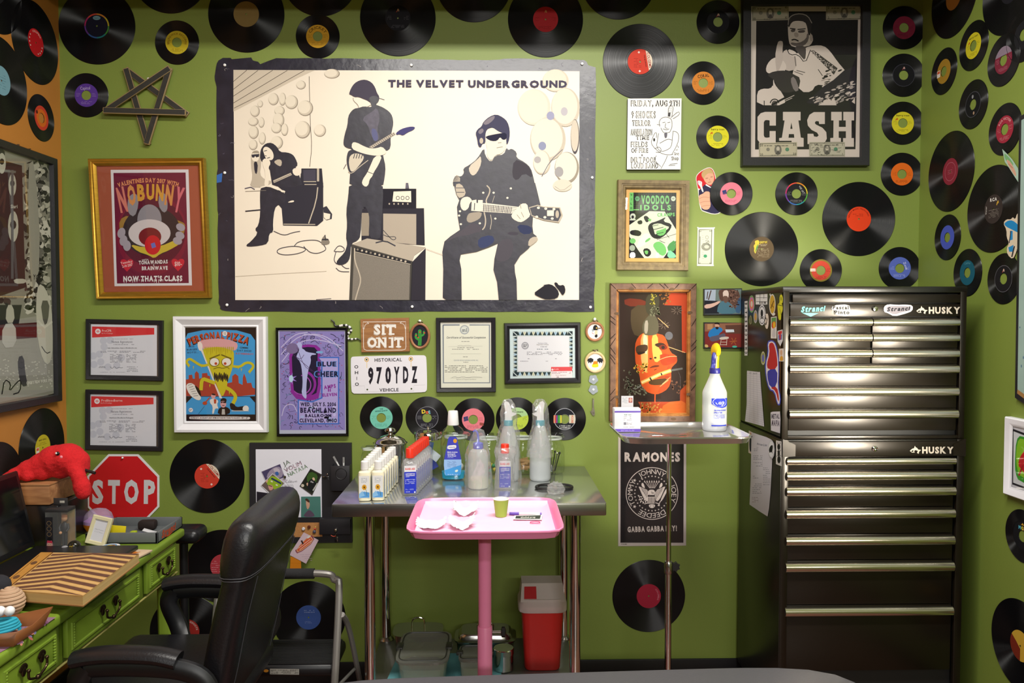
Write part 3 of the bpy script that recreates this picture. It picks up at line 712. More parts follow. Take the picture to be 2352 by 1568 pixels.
    a.flat('885,960 890,1060 910,1130 900,1200 950,1270 1000,1195 1075,1180 1120,1120 1135,1010 1130,930 1040,880 950,870',CRM,1)
    a.flat('770,945 790,900 842,862 860,810 930,750 1010,720 1092,760 1142,810 1168,900 1165,1000 1140,1075 1125,1055 1130,950 1055,935 960,870 900,895 882,960 885,1060 850,1060 832,1110 800,1090 788,1000','#45435c',1); a.flat('850,830 930,760 1000,735 980,790 900,850','#857c86',1); a.flat('795,920 850,880 870,920 820,960','#857c86',1)
    a.flat('878,978 1040,945 1132,935 1132,1012 1085,1022 1055,985 1022,1032 960,1036 905,1010','#22213a',1); a.line('1015,1112 1085,1100',7,GR); a.line('1030,1055 1070,1050',7,GR); a.el(838,1030,22,34,LT)
    a.at(*D_)
    a.flat('515,0 1462,0 1492,120 1525,260 1440,300 1435,420 1430,500 1442,590 1480,620 1440,690 1382,765 1290,842 1222,950 1228,1040 1246,1130 1252,1358 1040,1358 1020,1150 978,1010 990,880 1030,702 920,750 780,800 600,830 585,900 605,1000 610,1358 430,1358 390,1330 396,1000 385,800 410,680 480,620 590,545 565,400 555,280 582,200 545,130',DK,0)
    a.flat('420,690 480,625 600,560 690,490 745,465 820,500 850,560 760,580 680,610 560,620','#57525a',1); a.flat('1040,690 1110,650 1190,650 1215,760 1170,880 1080,920 1000,890 1020,780','#545058',1); a.flat('1140,570 1270,570 1260,610 1150,605','#4a4650',1); a.flat('800,640 960,600 1000,680 880,760 800,750','#3c4468',1); a.flat('1240,480 1420,500 1430,590 1300,600','#363c5c',1)
    a.flat('530,20 600,5 660,100 640,160 560,180',LT,1); a.line('540,60 640,60',8,DK); a.line('550,110 640,110',8,DK)
    a.line('900,30 940,70 930,130 890,200 900,240',14,LT,2); a.line('870,340 890,430 880,510 850,545',14,LT,2); a.line('945,370 958,450 940,540',7,LT,1); a.line('990,150 965,230',5,LT)
    for (x,y) in ((1140,175),(1000,415),(980,115),(580,380),(590,330),(860,115),(1180,65),(820,470),(600,480)): a.el(x,y,14,12,CRM,8)
    a.flat('725,232 900,236 1300,283 1300,300 1190,356 900,338 720,325',CRM)
    for k in range(20): a.line('%d,%d %d,%d' % (830 + k * 19,245 + k * 1.8,826 + k * 18.4,330 + k * 1.2),6 + (k % 3),'#4a4654')
    for k in range(4): a.line('830,%d 1250,%d' % (255 + k * 20,290 + k * 18),3,DK)
    a.flat('725,205 780,195 785,320 730,325',CRM); a.flat('800,200 855,200 850,325 795,330',CRM); a.line('760,235 755,318',10,DK); a.flat('680,365 720,345 845,335 835,400 780,440 700,468 662,435','#a99d8e',1)
    a.flat('590,220 620,170 690,158 735,205 700,240 690,295 640,330 600,295',CRM,1); a.flat('1180,370 1262,290 1300,240 1370,240 1385,320 1412,380 1340,440 1285,462 1200,420',CRM,1)
    for q in ('1250,370 1290,420','1300,340 1330,400','1285,240 1300,300'): a.line(q,6,GR)
    a.flat('1390,285 1490,255 1560,275 1752,285 1782,375 1738,462 1560,435 1420,385',LT); a.flat('1400,292 1490,268 1560,285 1742,295 1765,375 1728,448 1560,425 1425,375',DK); a.flat('1600,320 1680,318 1678,385 1600,385',CRM); a.el(1718,365,20,45,LT)
    for (x,y) in ((1500,290),(1585,300),(1680,305),(1480,395),(1575,400),(1660,415)): a.el(x,y,18,15,CRM,8)
    a.flat('1385,660 1450,620 1500,640 1470,690 1380,750',LT,1); a.line('195,765 390,835',4,LT)
    a.flat('1438,1285 1520,1225 1600,1170 1680,1190 1745,1275 1720,1342 1600,1357 1520,1330','#2a2830',1); a.flat('1680,1160 1712,1152 1740,1195 1800,1180 1817,1260 1780,1312 1752,1262 1700,1200','#2a2830',1); a.line('1560,1188 1610,1180',8,DK)
    a.at(0,0,1)
    a.text('THE VELVET UNDERGROUND',1097,193,16.6,'#4d475c',w=413,wt=2,rot=0.004)
    t = tag(a.build('band_poster',None,p0),'large cream band poster with torn black border and three guitarists','poster')
    for i,(x,y,wh) in enumerate(((517,150,'top left corner'),(945,150,'middle of the top edge'),(1337,147,'top right corner'),(517,397,'left edge'),(1360,408,'right edge'),(522,700,'lower left corner'),(947,704,'middle of the lower edge'),(1356,705,'lower right corner'))):
        pin(x,y,-0.003,'white push pin in the %s of the band poster' % wh,group='pins of the band poster')
big_poster()

# ---- gold frame, rabbit show print
def gold_print(a):
    a.at(0,330,4.238)
    a.flat('940,200 1965,190 2005,1465 975,1475',mat('mat_board_rust','#94482f',0.8,noise=0.05,scale=60))
    a.flat('1077,254 1835,250 1869,1378 1115,1386','#dcd8de'); a.flat('1104,284 1807,280 1838,1356 1139,1360','#6e1a38')
    a.el(1480,880,345,400,'#7d1c38',40); a.el(1480,860,325,330,'#5c1830',40)
    a.flat('1165,860 1160,740 1250,690 1330,760 1300,1000 1240,980','#9c7838',1); a.flat('1640,720 1780,760 1810,800 1760,980 1700,940','#9c7838',1)
    a.el(1475,850,280,240,'#35282e',40)
    a.flat('1260,975 1400,1010 1560,1000 1720,930 1760,970 1640,1040 1560,1070 1500,1118 1450,1085 1340,1050','#c9b23e',1)
    # plain furry shapes in the print's colours
    a.el(1455,740,118,150,'#8f8b94',30); a.el(1455,870,205,135,'#cfc6ca',34); a.el(1460,905,110,90,'#7a2228',26); a.el(1487,985,78,95,'#c8202c',26); a.flat('1468,972 1505,960 1520,1005 1480,1018','#6c70c0')
    a.flat('1250,520 1300,480 1340,500 1350,600 1310,715 1250,680 1240,600','#8f8b94',1); a.flat('1550,480 1600,470 1632,560 1630,650 1590,675 1540,600','#8f8b94',1)
    for (x,y,r) in ((1182,868,.3),(1202,942,.2),(1236,992,0),(1758,812,.5),(1752,892,.5),(1728,945,.4)): a.el(x,y,38 if x < 1500 else 46,52 if x < 1500 else 36,'#a49ca8',18,r)
    a.arc('VALENTINES DAY 2017 WITH',1450,1300,945,R(-90.5),44,'#d88c60',2,span=0.64)
    for k,c in enumerate(('#d07a6c','#d08c50','#d0983c','#d09c38','#d0983c','#d08c50','#d06c78')):
        h = (250,200,165,155,165,200,250)[k]; x = 1188 + k * 92
        a.text('NOBUNNY'[k],x,545 - (0,45,70,76,70,45,0)[k],h,c,w=88,wt=2,rot=(-.2,-.12,-.05,0,.05,.12,.2)[k])
    for x,y in ((1236,1172),(1733,1168)): a.pg([(x + 4.1 * 16 * math.sin(q / 15 * 6.283) ** 3 * 1.0,y - 4.6 * (13 * math.cos(q / 15 * 6.283) - 5 * math.cos(2 * q / 15 * 6.283) - 2 * math.cos(3 * q / 15 * 6.283))) for q in range(15)],'#c8283c',1)
    a.text('Tuesday',1232,1152,22,'#e8c8c8',rot=-.2); a.text('2-14-2017',1240,1185,26,'#e8c8c8',w=105,rot=-.2); a.text('$10-',1735,1168,42,'#e8c8c8',w=75)
    a.text('WITH',1412,1130,16,'#d8d0d0',rot=-.1); a.text('TONAWANDAS',1492,1152,38,'#e0dadc',w=285,rot=-.04,wt=2); a.text('&',1497,1180,14,'#e0dadc'); a.text('BRAINWAVE',1507,1210,38,'#e0dadc',w=255,rot=-.02,wt=2)
    a.text("NOW THAT'S CLASS",1488,1312,54,'#e6e2e4',w=580,wt=2,rot=-.01)
    rd = random.Random(2); a.up()
    for x in range(1205,1770,21): y = 1330 + rd.uniform(0,26); a.pg([(x,1320),(x + 7,1320),(x + 5,y),(x + 2,y)],'#e6e2e4',0,False)
framed('picture_frame','gold framed red show print with furry grey shapes on a rust mat','picture',[(204,364),(470,362),(480,684),(216,687)],0.028,
       [(0,.024),(.003,.028),(.008,.026),(.012,.022),(.018,.024),(.024,.019),(.028,.014)],GOLD_FR,gold_print,lean=R(3.4))

# ---- wooden star
def star():
    p = PY(342,245,0); t = thing('wooden_star','five pointed star of dark wooden slats hung above the gold frame','star',p)
    SLAT,EDGE = mat('star_dark_paint','#2b2a26',0.6,noise=0.4,scale=60,stretch=(1,1,1)),mat('star_bare_edge','#8c7650',0.6)
    V = [PY(x,y,0) for x,y in ((293,162),(393,162),(430,263),(342,330),(249,258))]
    for i,(a,b,h) in enumerate(((0,3,.010),(3,1,.016),(1,4,.022),(4,2,.028),(2,0,.005))):
        d = (V[b] - V[a]); L = d.length; X = d.normalized(); Z = Vector((0,-1,0)); Yv = Z.cross(X)
        M = Matrix((X,Yv,Z)).transposed().to_4x4(); M.translation = (V[a] + V[b]) / 2 + Z * h
        mb = MB(); mb.box((0,0,0),(L + .012,.024,.009),EDGE,.0006,M); mb.box((0,0.001,.0046),(L + .006,.019,.001),SLAT,0,M); mb.build('slat',t)
star(); pin(342,182,0,'white push pin holding the wooden star')

# ---- two red headed certificates, left
def red_cert(title,course,ox,oy,sc,x0,y0,x1,y1,skew):
    def d(a):
        a.at(ox,oy,sc)
        a.pg([(x0,y0),(x1,y0 + skew),(x1,y1 + skew),(x0,y1)],'#dcdce6')
        w_ = x1 - x0; a.pg([(x0 + w_ * .03,y0 + 28),(x1 - w_ * .04,y0 + 45),(x1 - w_ * .04,y0 + 122),(x0 + w_ * .03,y0 + 158)],'#d8383c')
        rd = random.Random(len(title))
        for q in ((.2,195),(.3,190),(.21,265),(.14,350),(.16,440),(.27,500),(.4,480),(.47,390),(.05,370),(.06,470)): a.el(x0 + w_ * q[0],y0 + q[1],42,42,'#c9cad8')
        a.el(x0 + 92,y0 + 86,32,32,'#ece6ea',20); a.ring(x0 + 92,y0 + 86,12,17,'#d8383c',4); a.line('%f,%f %f,%f' % (x0 + 74,y0 + 86,x0 + 110,y0 + 86),6,'#d8383c')
        cx = x0 + w_ * .48
        a.text(title,x0 + 135 + len(title) * 10,y0 + 78,26,'#f0d8d8',w=len(title) * 19,wt=0); a.text('By ProTrainings',x0 + 200,y0 + 108,12,'#ecc8c8',w=130,wt=0)
        a.scrib(cx - 130,y0 + 168,cx + 130,y0 + 180,1,6,'#a8a8b4',1); a.text('Natasa Agatonovic',cx,y0 + 206,26,'#4c4c58',w=245,wt=0)
        a.scrib(cx - 140,y0 + 232,cx + 140,y0 + 246,1,7,'#a0a0ac',2); a.text(course,cx,y0 + 279,13,'#2c2c34',w=min(340,len(course) * 9),wt=1)
        a.scrib(cx - 250,y0 + 308,cx + 270,y0 + 336,2,6,'#8c8c98',3); a.scrib(cx - 140,y0 + 348,cx + 5,y0 + 448,8,5,'#787884',4); a.scrib(cx + 50,y0 + 348,cx + 170,y0 + 448,8,5,'#787884',5)
        a.line('%f,%f %f,%f %f,%f %f,%f %f,%f %f,%f %f,%f' % sum(((cx - 140 + q * 25,y0 + 508 + (-14,14,-20,12,-8,4,-2)[q]) for q in range(7)),()),3.5,'#33333c',2)
        a.scrib(x0 + 85,y0 + 488,x0 + 180,y0 + 512,2,5,'#686874',6); a.scrib(cx + 55,y0 + 488,cx + 190,y0 + 560,4,5,'#787884',7)
        a.scrib(x0 + 100,y0 + 552,cx + 40,y0 + 566,1,5,'#a8a8b4',8)
    return d
framed('certificate_frame','black framed certificate with a red banner, upper of the two under the gold frame','certificate',[(196,732),(373.6,736),(371.7,875),(196,872)],0.016,SIMPLE(.018,.016),BLACK_FR,red_cert('ProCPR','Adult, Child and Infant, Pediatric CPR/AED & First Aid',0,700,5.06,1046,222,1824,812,14))
framed('certificate_frame','black framed certificate with a red banner, lower one above the road sign','certificate',[(195,894.5),(372.7,898),(371.5,1036.5),(195,1033)],0.016,SIMPLE(.018,.016),BLACK_FR,red_cert('ProBloodborne','Healthcare Bloodborne Pathogens',0,700,5.06,1036,1032,1816,1628,14))

# ---- white frame, pizza monster print
def pizza(a):
    a.at(380,700,4.9)
    BL,YE,RE,OR,BK,PK = '#3c9ad8','#c8bc28','#b84828','#c0502c','#1a1416','#d8a0a4'
    a.flat('195,230 1030,230 1030,1350 195,1350','#e4e2e6'); a.flat('203,258 1020,250 1020,1308 212,1306',BK)
    a.flat('218,390 250,320 420,285 600,280 800,285 960,330 1010,400 1008,1232 225,1232',BL)
    a.flat('222,840 262,835 262,790 300,785 308,830 330,830 330,770 350,745 375,770 380,830 410,820 412,770 470,765 475,795 500,800 505,840 560,860 700,880 750,870 752,800 785,775 820,800 825,880 868,900 870,820 885,770 905,820 920,880 965,875 980,930 1008,940 1008,1010 850,1026 222,1026','#a84030')
    a.flat('222,1030 310,1030 225,1115',BK); a.flat('945,1030 1008,1030 1008,1100',BK); a.line('222,1030 1008,1030',6,BK)
    a.arc('PERSONAL PIZZA',612,1180,830,R(-91),92,BK,2,span=0.87); a.arc('PERSONAL PIZZA',612,1172,830,R(-91),84,RE,2,span=0.85); a.el(668,322,28,28,'#e6e2e2',20); a.text('AND',668,314,10,BK); a.text('THE',668,330,10,BK)
    for k,q in enumerate(('WITH','BURGER','BOYS!...')): a.text(q,290 + k * 10,470 + k * 32,20,'#16344c',w=(70,120,130)[k],rot=-.05)
    for k,q in enumerate(('GIMME','DAT SHOE!','& STABBERBOY!')): a.text(q,885 + k * 3,482 + k * 34,20,'#16344c' if k < 2 else RE,w=(100,165,200)[k],rot=.05)
    a.flat('362,430 400,420 420,510 470,640 560,880 640,1050 610,1050 500,760 420,560','#e0d8d4'); a.flat('415,490 480,470 620,465 770,500 772,640 740,760 700,860 690,930 640,1048 600,960 560,860 500,720 440,570',YE,1)
    a.flat('362,470 365,420 410,395 560,378 700,385 800,420 815,460 800,505 760,515 620,470 480,480 430,500',PK,1); a.flat('360,420 395,410 420,450 415,510 385,520 365,480','#e8dcd8',1)
    for k in range(16): x = 440 + k * 21; a.flat('%d,470 %d,470 %d,%d %d,%d' % (x,x + 14,x + 10,520 + (k * 37) % 60,x + 4,520 + (k * 37) % 60),'#aea020',1)
    for x,p in ((552,-1),(688,1)): a.el(x,645,60,52,'#8a7c1c'); a.el(x,642,50,44,'#e6e2dc'); a.el(x + 16 * -p,660,16,16,RE,14); a.line('%d,%d %d,%d' % (x - 60 * p,560,x + 56 * p,606),14,'#6b6018')
    for k in range(9): x = 555 + k * 18; a.el(x,800 + (k % 3) * 12,9,44,BK,12)
    a.line('540,720 600,700 640,715 700,700 720,720',8,'#7a7018',1)
    for q in ('490,670 410,690 330,640 270,600 230,640 270,690','760,690 840,700 900,650 960,650 1000,690 940,760','560,880 480,850 410,825 400,960','680,930 740,960 800,1030 760,1110'): a.line(q,40 if q[0] in '56' else 28,YE,2)
    for x,y in ((265,700),(315,715),(405,700),(820,720),(855,740),(950,770),(420,900),(500,920),(720,1000)): a.flat('%d,%d %d,%d %d,%d' % (x - 6,y - 25,x + 8,y - 25,x,y + 12),YE)
    a.flat('230,920 250,880 310,880 360,940 405,1040 390,1075 340,1065 270,1010','#e2deda',1); a.flat('320,890 390,950 405,1040 370,1000',BK,1)
    for k in range(6): a.line('%d,%d %d,%d' % (255 + k * 12,905 + k * 24,300 + k * 14,890 + k * 26),4,BK)
    a.flat('720,1100 770,1110 800,1150 860,1140 930,1130 945,1190 740,1195',BK,1); a.flat('870,1150 900,1128 935,1140 942,1188 870,1190','#e2deda',1); a.line('745,1192 940,1192',7,'#e2deda')
    a.flat('500,1060 560,1050 600,1080 580,1120 600,1170 560,1160 545,1225 525,1228 535,1140 500,1100','#e2deda',1); a.flat('545,1060 575,1060 570,1110 548,1110',RE); a.el(540,1025,26,30,PK); a.flat('515,1010 530,994 560,1000 566,1020',BK,1); a.line('420,1110 460,1085 500,1040',12,RE); a.el(445,1105,26,20,RE); a.line('370,1230 440,1140',3,BK)
    a.flat('585,1232 600,1165 640,1145 690,1145 735,1180 720,1232',BK,1); a.el(652,1110,34,45,PK); a.flat('618,1090 625,1055 660,1045 690,1060 688,1092 650,1078',BK,1); a.flat('622,1090 685,1085 684,1104 655,1104 650,1095 628,1106',BK); a.flat('638,1172 668,1172 672,1232 634,1232','#dcd8d4'); a.line('640,1132 665,1130',7,BK)
    for k in range(4): a.line('637,%d 670,%d' % (1182 + k * 14,1182 + k * 14),4,BK)
    a.el(287,1182,24,24,'#e6e2e2',18); a.scrib(270,1172,304,1194,2,5,BK,3)
    a.flat('280,1252 940,1255 958,1272 940,1292 280,1288 266,1270','#d8d0d0',1); a.text("SUNDAY, AUGUST 21ST 9PM AT NOW THAT'S CLASS - 18+ - $7",608,1270,18,'#3c2c2c',w=650)
framed('picture_frame','white framed comic print of a dripping yellow monster on blue','picture',[(396,726),(611.6,727),(612,993.5),(398,994)],0.03,[(0,.02),(.002,.028),(.012,.03),(.026,.022),(.034,.018),(.040,.02),(.045,.014)],WHITE_FR,pizza)

# ---- black frame, purple concert print
def purple(a):
    a.at(380,700,4.9)
    a.flat('1262,280 2030,280 2040,1455 1270,1455','#bcc0d4'); a.flat('1282,296 2014,296 2022,1408 1292,1408','#8f84c4')
    DKV,PU = '#2c2440','#8c2c98'
    rd = random.Random(11)
    for k in range(330):                                            # curling line ornament
        x,y = rd.uniform(1296,2006),rd.uniform(310,1396); q = []
        g,tr,sp = rd.uniform(0,6.28),rd.uniform(-.9,.9),rd.uniform(8,18)
        for _ in range(6):
            q.append((x,y)); x += sp * math.cos(g); y += sp * math.sin(g); g += tr
        if all(1290 < u < 2012 and 300 < v < 1402 for u,v in q): a.ln(q,rd.uniform(3,7),rd.choice([DKV,DKV,'#4c3c78','#6c90b8']),1,lift=(k % 12 == 0))
    for k in range(60): a.el(rd.uniform(1296,2006),rd.uniform(320,1390),5,5,'#b83c54',8,lift=(k == 0))
    for q in ('1300,560 1500,330 1800,330 2000,520','1310,640 1480,420 1700,380 1980,460','1300,480 1450,330 1600,310','1310,1250 1340,1130 1440,1110 1480,1200','1560,330 1720,340 1860,420'): a.line(q,10,'#c4bce4',2); 
    a.flat('1390,500 1560,440 1745,455 1740,600 1750,1040 1640,1080 1420,1050 1400,800',PU,1); a.flat('1420,520 1560,470 1715,480 1712,640 1720,980 1640,1020 1450,1010 1430,800','#241c38',1)
    a.ring(1540,890,130,158,PU,30,-1.6,2.6); a.ring(1530,900,100,112,'#a04cb0',30,-1.6,2.4)
    a.el(1430,490,70,60,'#7c6c98',20)
    a.flat('1480,430 1510,415 1540,440 1535,490 1560,500 1585,530 1690,545 1700,560 1630,565 1640,640 1610,720 1590,850 1585,960 1590,1050 1570,1055 1530,1000 1545,900 1540,760 1520,640 1470,590 1490,540 1510,500 1485,460','#b4b8e8',1)
    for q in ('1480,480 1560,690 1650,745','1440,560 1560,660 1680,760','1470,590 1530,610 1560,560'): a.line(q,5,'#4c2c60',1)
    a.pg([(1415 + (70 if k % 2 else 26) * math.cos(k * .4488),830 + (70 if k % 2 else 26) * math.sin(k * .4488)) for k in range(14)],'#9c7cd8'); a.el(1415,830,24,40,'#b8dcf0'); a.el(1735,532,40,14,'#7cb0e0')
    a.flat('1720,585 1955,585 1955,1342 1490,1342 1490,1062 1650,1085 1755,1040 1755,640','#3c6cc8'); a.flat('1732,598 1942,598 1942,1330 1502,1330 1502,1075 1650,1098 1768,1050 1768,650','#b0a4dc')
    for k in range(26): a.el(rd.uniform(1520,1930),rd.uniform(1100,1310),rd.uniform(14,34),rd.uniform(10,24),rd.choice(['#c4bcec','#9c8cd0','#a8b4e4']),12,lift=(k == 0))
    a.text('BLUE',1815,665,62,'#5c8cd8',w=240,wt=2); a.text('BLUE',1815,665,52,'#1c1c3c',w=215,wt=2); a.text('CHEER',1815,778,74,'#5c8cd8',w=300,wt=2); a.text('CHEER',1815,778,62,'#1c1c3c',w=275,wt=2)
    a.text('AMPS',1850,920,44,PU,w=140,rot=-.15,wt=2); a.text('II',1845,960,32,PU,w=40,wt=2); a.text('ELEVEN',1848,1010,36,PU,w=170,rot=-.06,wt=2)
    for k,(q,y,h,w_) in enumerate((('WED. JULY 5. 2006',1118,44,405),('BEACHLAND',1185,58,410),('BALLROOM',1245,36,300),('CLEVELAND, OHIO',1300,44,425))): a.text(q,1720,y,h,'#241c40',w=w_,wt=2)
framed('picture_frame','glossy black framed purple concert print with a pale dancing figure','picture',[(632,752.5),(797.5,752),(800,1001.5),(635,1002)],0.02,[(0,.016),(.003,.02),(.007,.018),(.010,.013)],BLACK_GLOSS,purple)

# ---- beaded black and white snake
def snake():
    pts = [PY(380 + x / 4.9,700 + y / 4.9,-0.006) for x,y in ((1862,165),(1895,190),(1905,225),(1935,240),(2010,228),(2050,235),(2085,265),(2085,300),(2055,325),(2048,365),(2075,385),(2120,385),(2156,380),(2180,388),(2200,405))]
    P = catmull(pts,6); t = thing('beaded_snake','black and white beaded toy snake over the corner of the purple print','toy snake',pts[0])
    BK_,WH_ = mat('snake_black','#18181a',0.4),mat('snake_white','#dcdad8',0.5)
    n = len(P); rr = [.0016 + .0030 * math.sin(math.pi * min(1,max(.04,i / n)) ** .8) for i in range(n)]
    MB().tube(P,0,BK_,8,rr=rr).build('body',t)
    mb = MB()
    for i in range(20,n - 14,6): mb.tube(P[i:i + 4],0,WH_,8,rr=[q + .0007 for q in rr[i:i + 4]])
    mb.build('white_bands',t)
snake()

# ---- wooden sign
def sit_sign():
    a = wallart(-0.011).at(790,720,7.841)
    pts = [a.pt(x,y) for x,y in ((297,95),(1170,73),(1185,680),(315,697))]
    p = PY(884,770); t = thing('wooden_sign','brown wooden sign reading SIT ON IT in white letters','sign',p)
    MB().slab(pts,(0,.0105,0),WALNUT).build('board',t)
    W,BRN = '#ece8e2','#6b4424'
    a.line('345,275 345,150 1112,145 1112,275',9,W); a.line('350,250 352,590 362,640 410,662 1050,655 1105,640 1117,590 1108,250',9,W)
    a.line('365,280 372,220 400,185 450,178',7,W,1); a.line('1100,270 1092,215 1065,182 1010,172',7,W,1); a.line('420,155 448,178',7,W); a.line('1010,172 1035,150',7,W)
    def slabword(t_,cx,cy,h,w_):
        a.text(t_,cx,cy,h + 22,W,w=w_ + 18,wt=2); a.text(t_,cx,cy,h + 12,BRN,w=w_ + 10,wt=2); a.text(t_,cx,cy,h,W,w=w_,wt=2)
    slabword('SIT',728,290,180,400); slabword('ON IT',735,520,180,650)
    a.up()
    for x0,x1,y0,y1 in ((680,755,200,226),(680,755,355,380),(805,910,355,382),(775,800,196,260),(915,938,196,260),(575,640,430,455),(690,748,430,455),(575,640,585,612),(805,890,430,455),(805,890,585,612),(940,1030,583,608),(905,928,425,490),(1052,1074,425,490)): a.rc(x0,y0,x1,y1,W,False)
    a.at(790,720,7.841).el(742,130,8,8,'#4c3018',10)
    a.build('lettering',t)
sit_sign()

# ---- embroidery hoops
RUST_HOOP,PALE_HOOP = wood('hoop_brown','#8a5a3c','#a8744c',20,(1,1,1)),wood('hoop_pale','#c8a878','#dcc098',20,(1,1,1))
BRASS = mat('dull_brass','#6e6450',0.35,metal=1)
def hoop(label,cx,cy,rx,ry,hm,cloth,draw,screw,pinat=None):
    p = PY(cx,cy); t = thing('embroidery_hoop',label,'embroidery',p,'embroidery hoops on the wall')
    k = lambda q,a_,y: PY(cx + q * rx * math.cos(a_),cy + q * ry * math.sin(a_),y)
    MB().tube([k(.96,i * .19635,-.006) for i in range(32)],.0052,hm,8,closed=True).build('hoop',t)
    a = wallart(-0.005); a.el(cx,cy,rx * .93,ry * .93,cloth,40); draw(a.at(0,0,1)); a.build('embroidered_cloth',t)
    mb = MB(); q = PY(cx,cy - ry - 3,-.007); mb.box(q,(.012,.008,.007),BRASS,.001); mb.cyl(q + Vector((-.011,0,.002)),q + Vector((.011,0,.002)),.0018,BRASS,n=8); mb.lathe([(.004,0),(.004,.003)],BRASS,10,Matrix.Translation(q + Vector((.009,0,.002))) @ Matrix.Rotation(R(90),4,'Y')); mb.build('screw_clamp',t)
    if pinat: pin(*pinat,-0.001,'white push pin above the %s' % label.split(' with')[0].split(' of')[0])
def cactus(a):
    a.at(790,720,7.841); G1 = '#3c9440'
    a.line('1362,575 1368,480 1366,320',62,G1); a.el(1366,312,31,28,G1); a.line('1300,375 1290,430 1320,455 1345,465',40,G1,1); a.el(1298,372,20,20,G1); a.line('1440,330 1440,370 1410,395 1385,400',34,G1,1); a.el(1440,328,17,17,G1)
    for x in (1350,1366,1382): a.line('%d,560 %d,320' % (x,x + 2),4,'#2c6c34')
    for x,y in ((1368,333),(1450,346),(1302,392),(1338,430)): a.el(x,y,14,13,'#d8402c',10)
hoop('oval embroidery hoop with a green cactus on black',964.5,771,22,28.5,RUST_HOOP,'#22222c',cactus,0,(964.5,737))
def hatman(a):
    a.at(990,720,5.407)
    a.flat('2010,170 2030,140 2065,145 2075,200 2015,205','#1c1c1e',1); a.line('2000,205 2080,200',9,'#1c1c1e'); a.el(2055,178,8,10,'#c8a03c',10); a.line('2070,182 2108,182',14,'#6b4c34'); a.flat('2030,210 2070,205 2065,270 2035,280','#d8c0a0',1); a.flat('2000,180 2018,200 2015,235 1995,210','#8a98a4',1); a.line('1998,235 2020,255',6,'#b03c3c'); a.flat('2025,275 2065,250 2070,290 2045,302','#1c1c1e',1)
hoop('round brown embroidery hoop with a small black hatted figure',1366.2,761,20,21,RUST_HOOP,'#ece4dc',hatman,0,(1366,732.5))
def candy(a):
    a.at(990,720,5.407)
    a.flat('2000,665 1998,640 2015,615 2040,550 2065,600 2080,640 2078,662 2040,670','#e0cc2c',1); a.flat('2006,632 2022,590 2060,588 2074,622','#e08024'); a.flat('2026,590 2040,548 2056,588','#ece6e0')
    for s in (1,-1): a.pg([(2040 + s * (x - 2040),y) for x,y in ((2018,565),(1985,548),(1950,560),(1930,600),(1950,590),(1955,620),(1975,600),(1985,622),(2000,595),(2012,610))],'#26262a')
hoop('round pale embroidery hoop of a winged candy corn',1367,831,22,23,PALE_HOOP,'#ece6dc',candy,0)

# ---- number plate
def plate():
    a = wallart(-0.004).at(790,720,7.841)
    pl = '175,770 1420,745 1465,760 1487,800 1500,1350 1482,1395 1440,1420 200,1445 160,1430 130,1390 120,830 135,785'
    pts = chaikin([a.pt(*map(float,q.split(','))) for q in pl.split()],2); p = PY(893,860)
    t = thing('number_plate','white vehicle number plate with black characters 970YDZ','number plate',p)
    PL = mat('plate_white','#dcdae2',0.3); MB().slab(pts,(0,.003,0),PL).build('plate',t)
    K = '#26222c'; OCH = '#d8a850'
    for x,y in ((408,828),(1205,816)): a.el(x,y,40,42,OCH); a.el(x,y,27,29,'#e8e0d8'); a.line('%d,%d %d,%d' % (x + 4,y + 40,x + 5,y + 150),12,'#e8d0a0')
    for x,y in ((408,828),(1205,816),(420,1367),(1215,1353)): a.el(x,y,15,16,'#3c4a20',14)
    a.line('160,1306 370,1300 380,1410 1260,1392 1262,1290 1460,1284',4,'#b8b2b8')
    a.text('HISTORICAL',797,832,62,K,w=500,rot=-.02,wt=1); a.text('VEHICLE',812,1372,58,K,w=355,rot=-.02,wt=1)
    for k,q in enumerate('OHIO'): a.text(q,224 + k * 3,958 + k * 104,58,K,w=80 if q == 'O' else 70 if q == 'H' else 16,wt=1)
    for k,q in enumerate('970YDZ'): a.text(q,(483,634,796,950,1112,1270)[k],1118 - k * 4,300,K,w=(118,118,122,112,112,118)[k],wt=2)
    a.build('lettering',t)
plate()

# ---- two more certificates
def compl(a):
    a.at(990,720,5.407)
    a.flat('108,98 755,98 760,925 112,925','#d4d2c8'); a.flat('122,130 742,128 748,915 126,918','#e6e6d6')
    for q,w_,c in (('150,142 725,142 728,858 155,858 150,142',15,'#7c8490'),('138,134 738,134 742,866 142,866 138,134',3,'#9ca4b0')): a.line(q,w_,c)
    a.flat('355,130 478,130 478,160 355,160','#e6e6d6'); a.el(416,200,58,58,'#aab0b4'); a.el(416,200,44,44,'#d8dcd4'); a.scrib(385,178,448,226,3,9,'#5c646c',2)
    a.text('Certificate of Successful Completion',437,296,25,'#3c424a',w=490,shear=.25)
    for y,w_,n in ((346,110,1),(422,210,1),(442,340,1),(536,70,1),(603,60,1)): a.scrib(432 - w_ / 2,y - 7,432 + w_ / 2,y + 7,n,7,'#8c8c86',y)
    a.line('215,410 640,404',2,'#a0a09a'); a.line('330,400 370,392 400,402 440,392 500,400',3,'#8a8a88',1); a.line('245,500 620,498',2,'#a0a09a'); a.text('CENTER RIDGE NURSING HOME, INC.',436,580,15,'#7c8c9c',w=310,wt=0)
    a.scrib(170,638,702,734,5,8,'#8c8c84',9); a.line('240,800 640,795',2,'#a0a09a'); a.line('255,795 300,780 330,798 400,782 450,796 520,786 630,790',3,'#7c7c7c',1); a.text('Signature of Program Coordinator',438,815,12,'#7c7c78',w=250,wt=0)
framed('certificate_frame','black framed upright certificate on cream paper above the mouthwash','certificate',[(1001,729.5),(1138,729),(1139,900),(1002.5,901)],0.018,SIMPLE(.018,.018),BLACK_FR,compl)
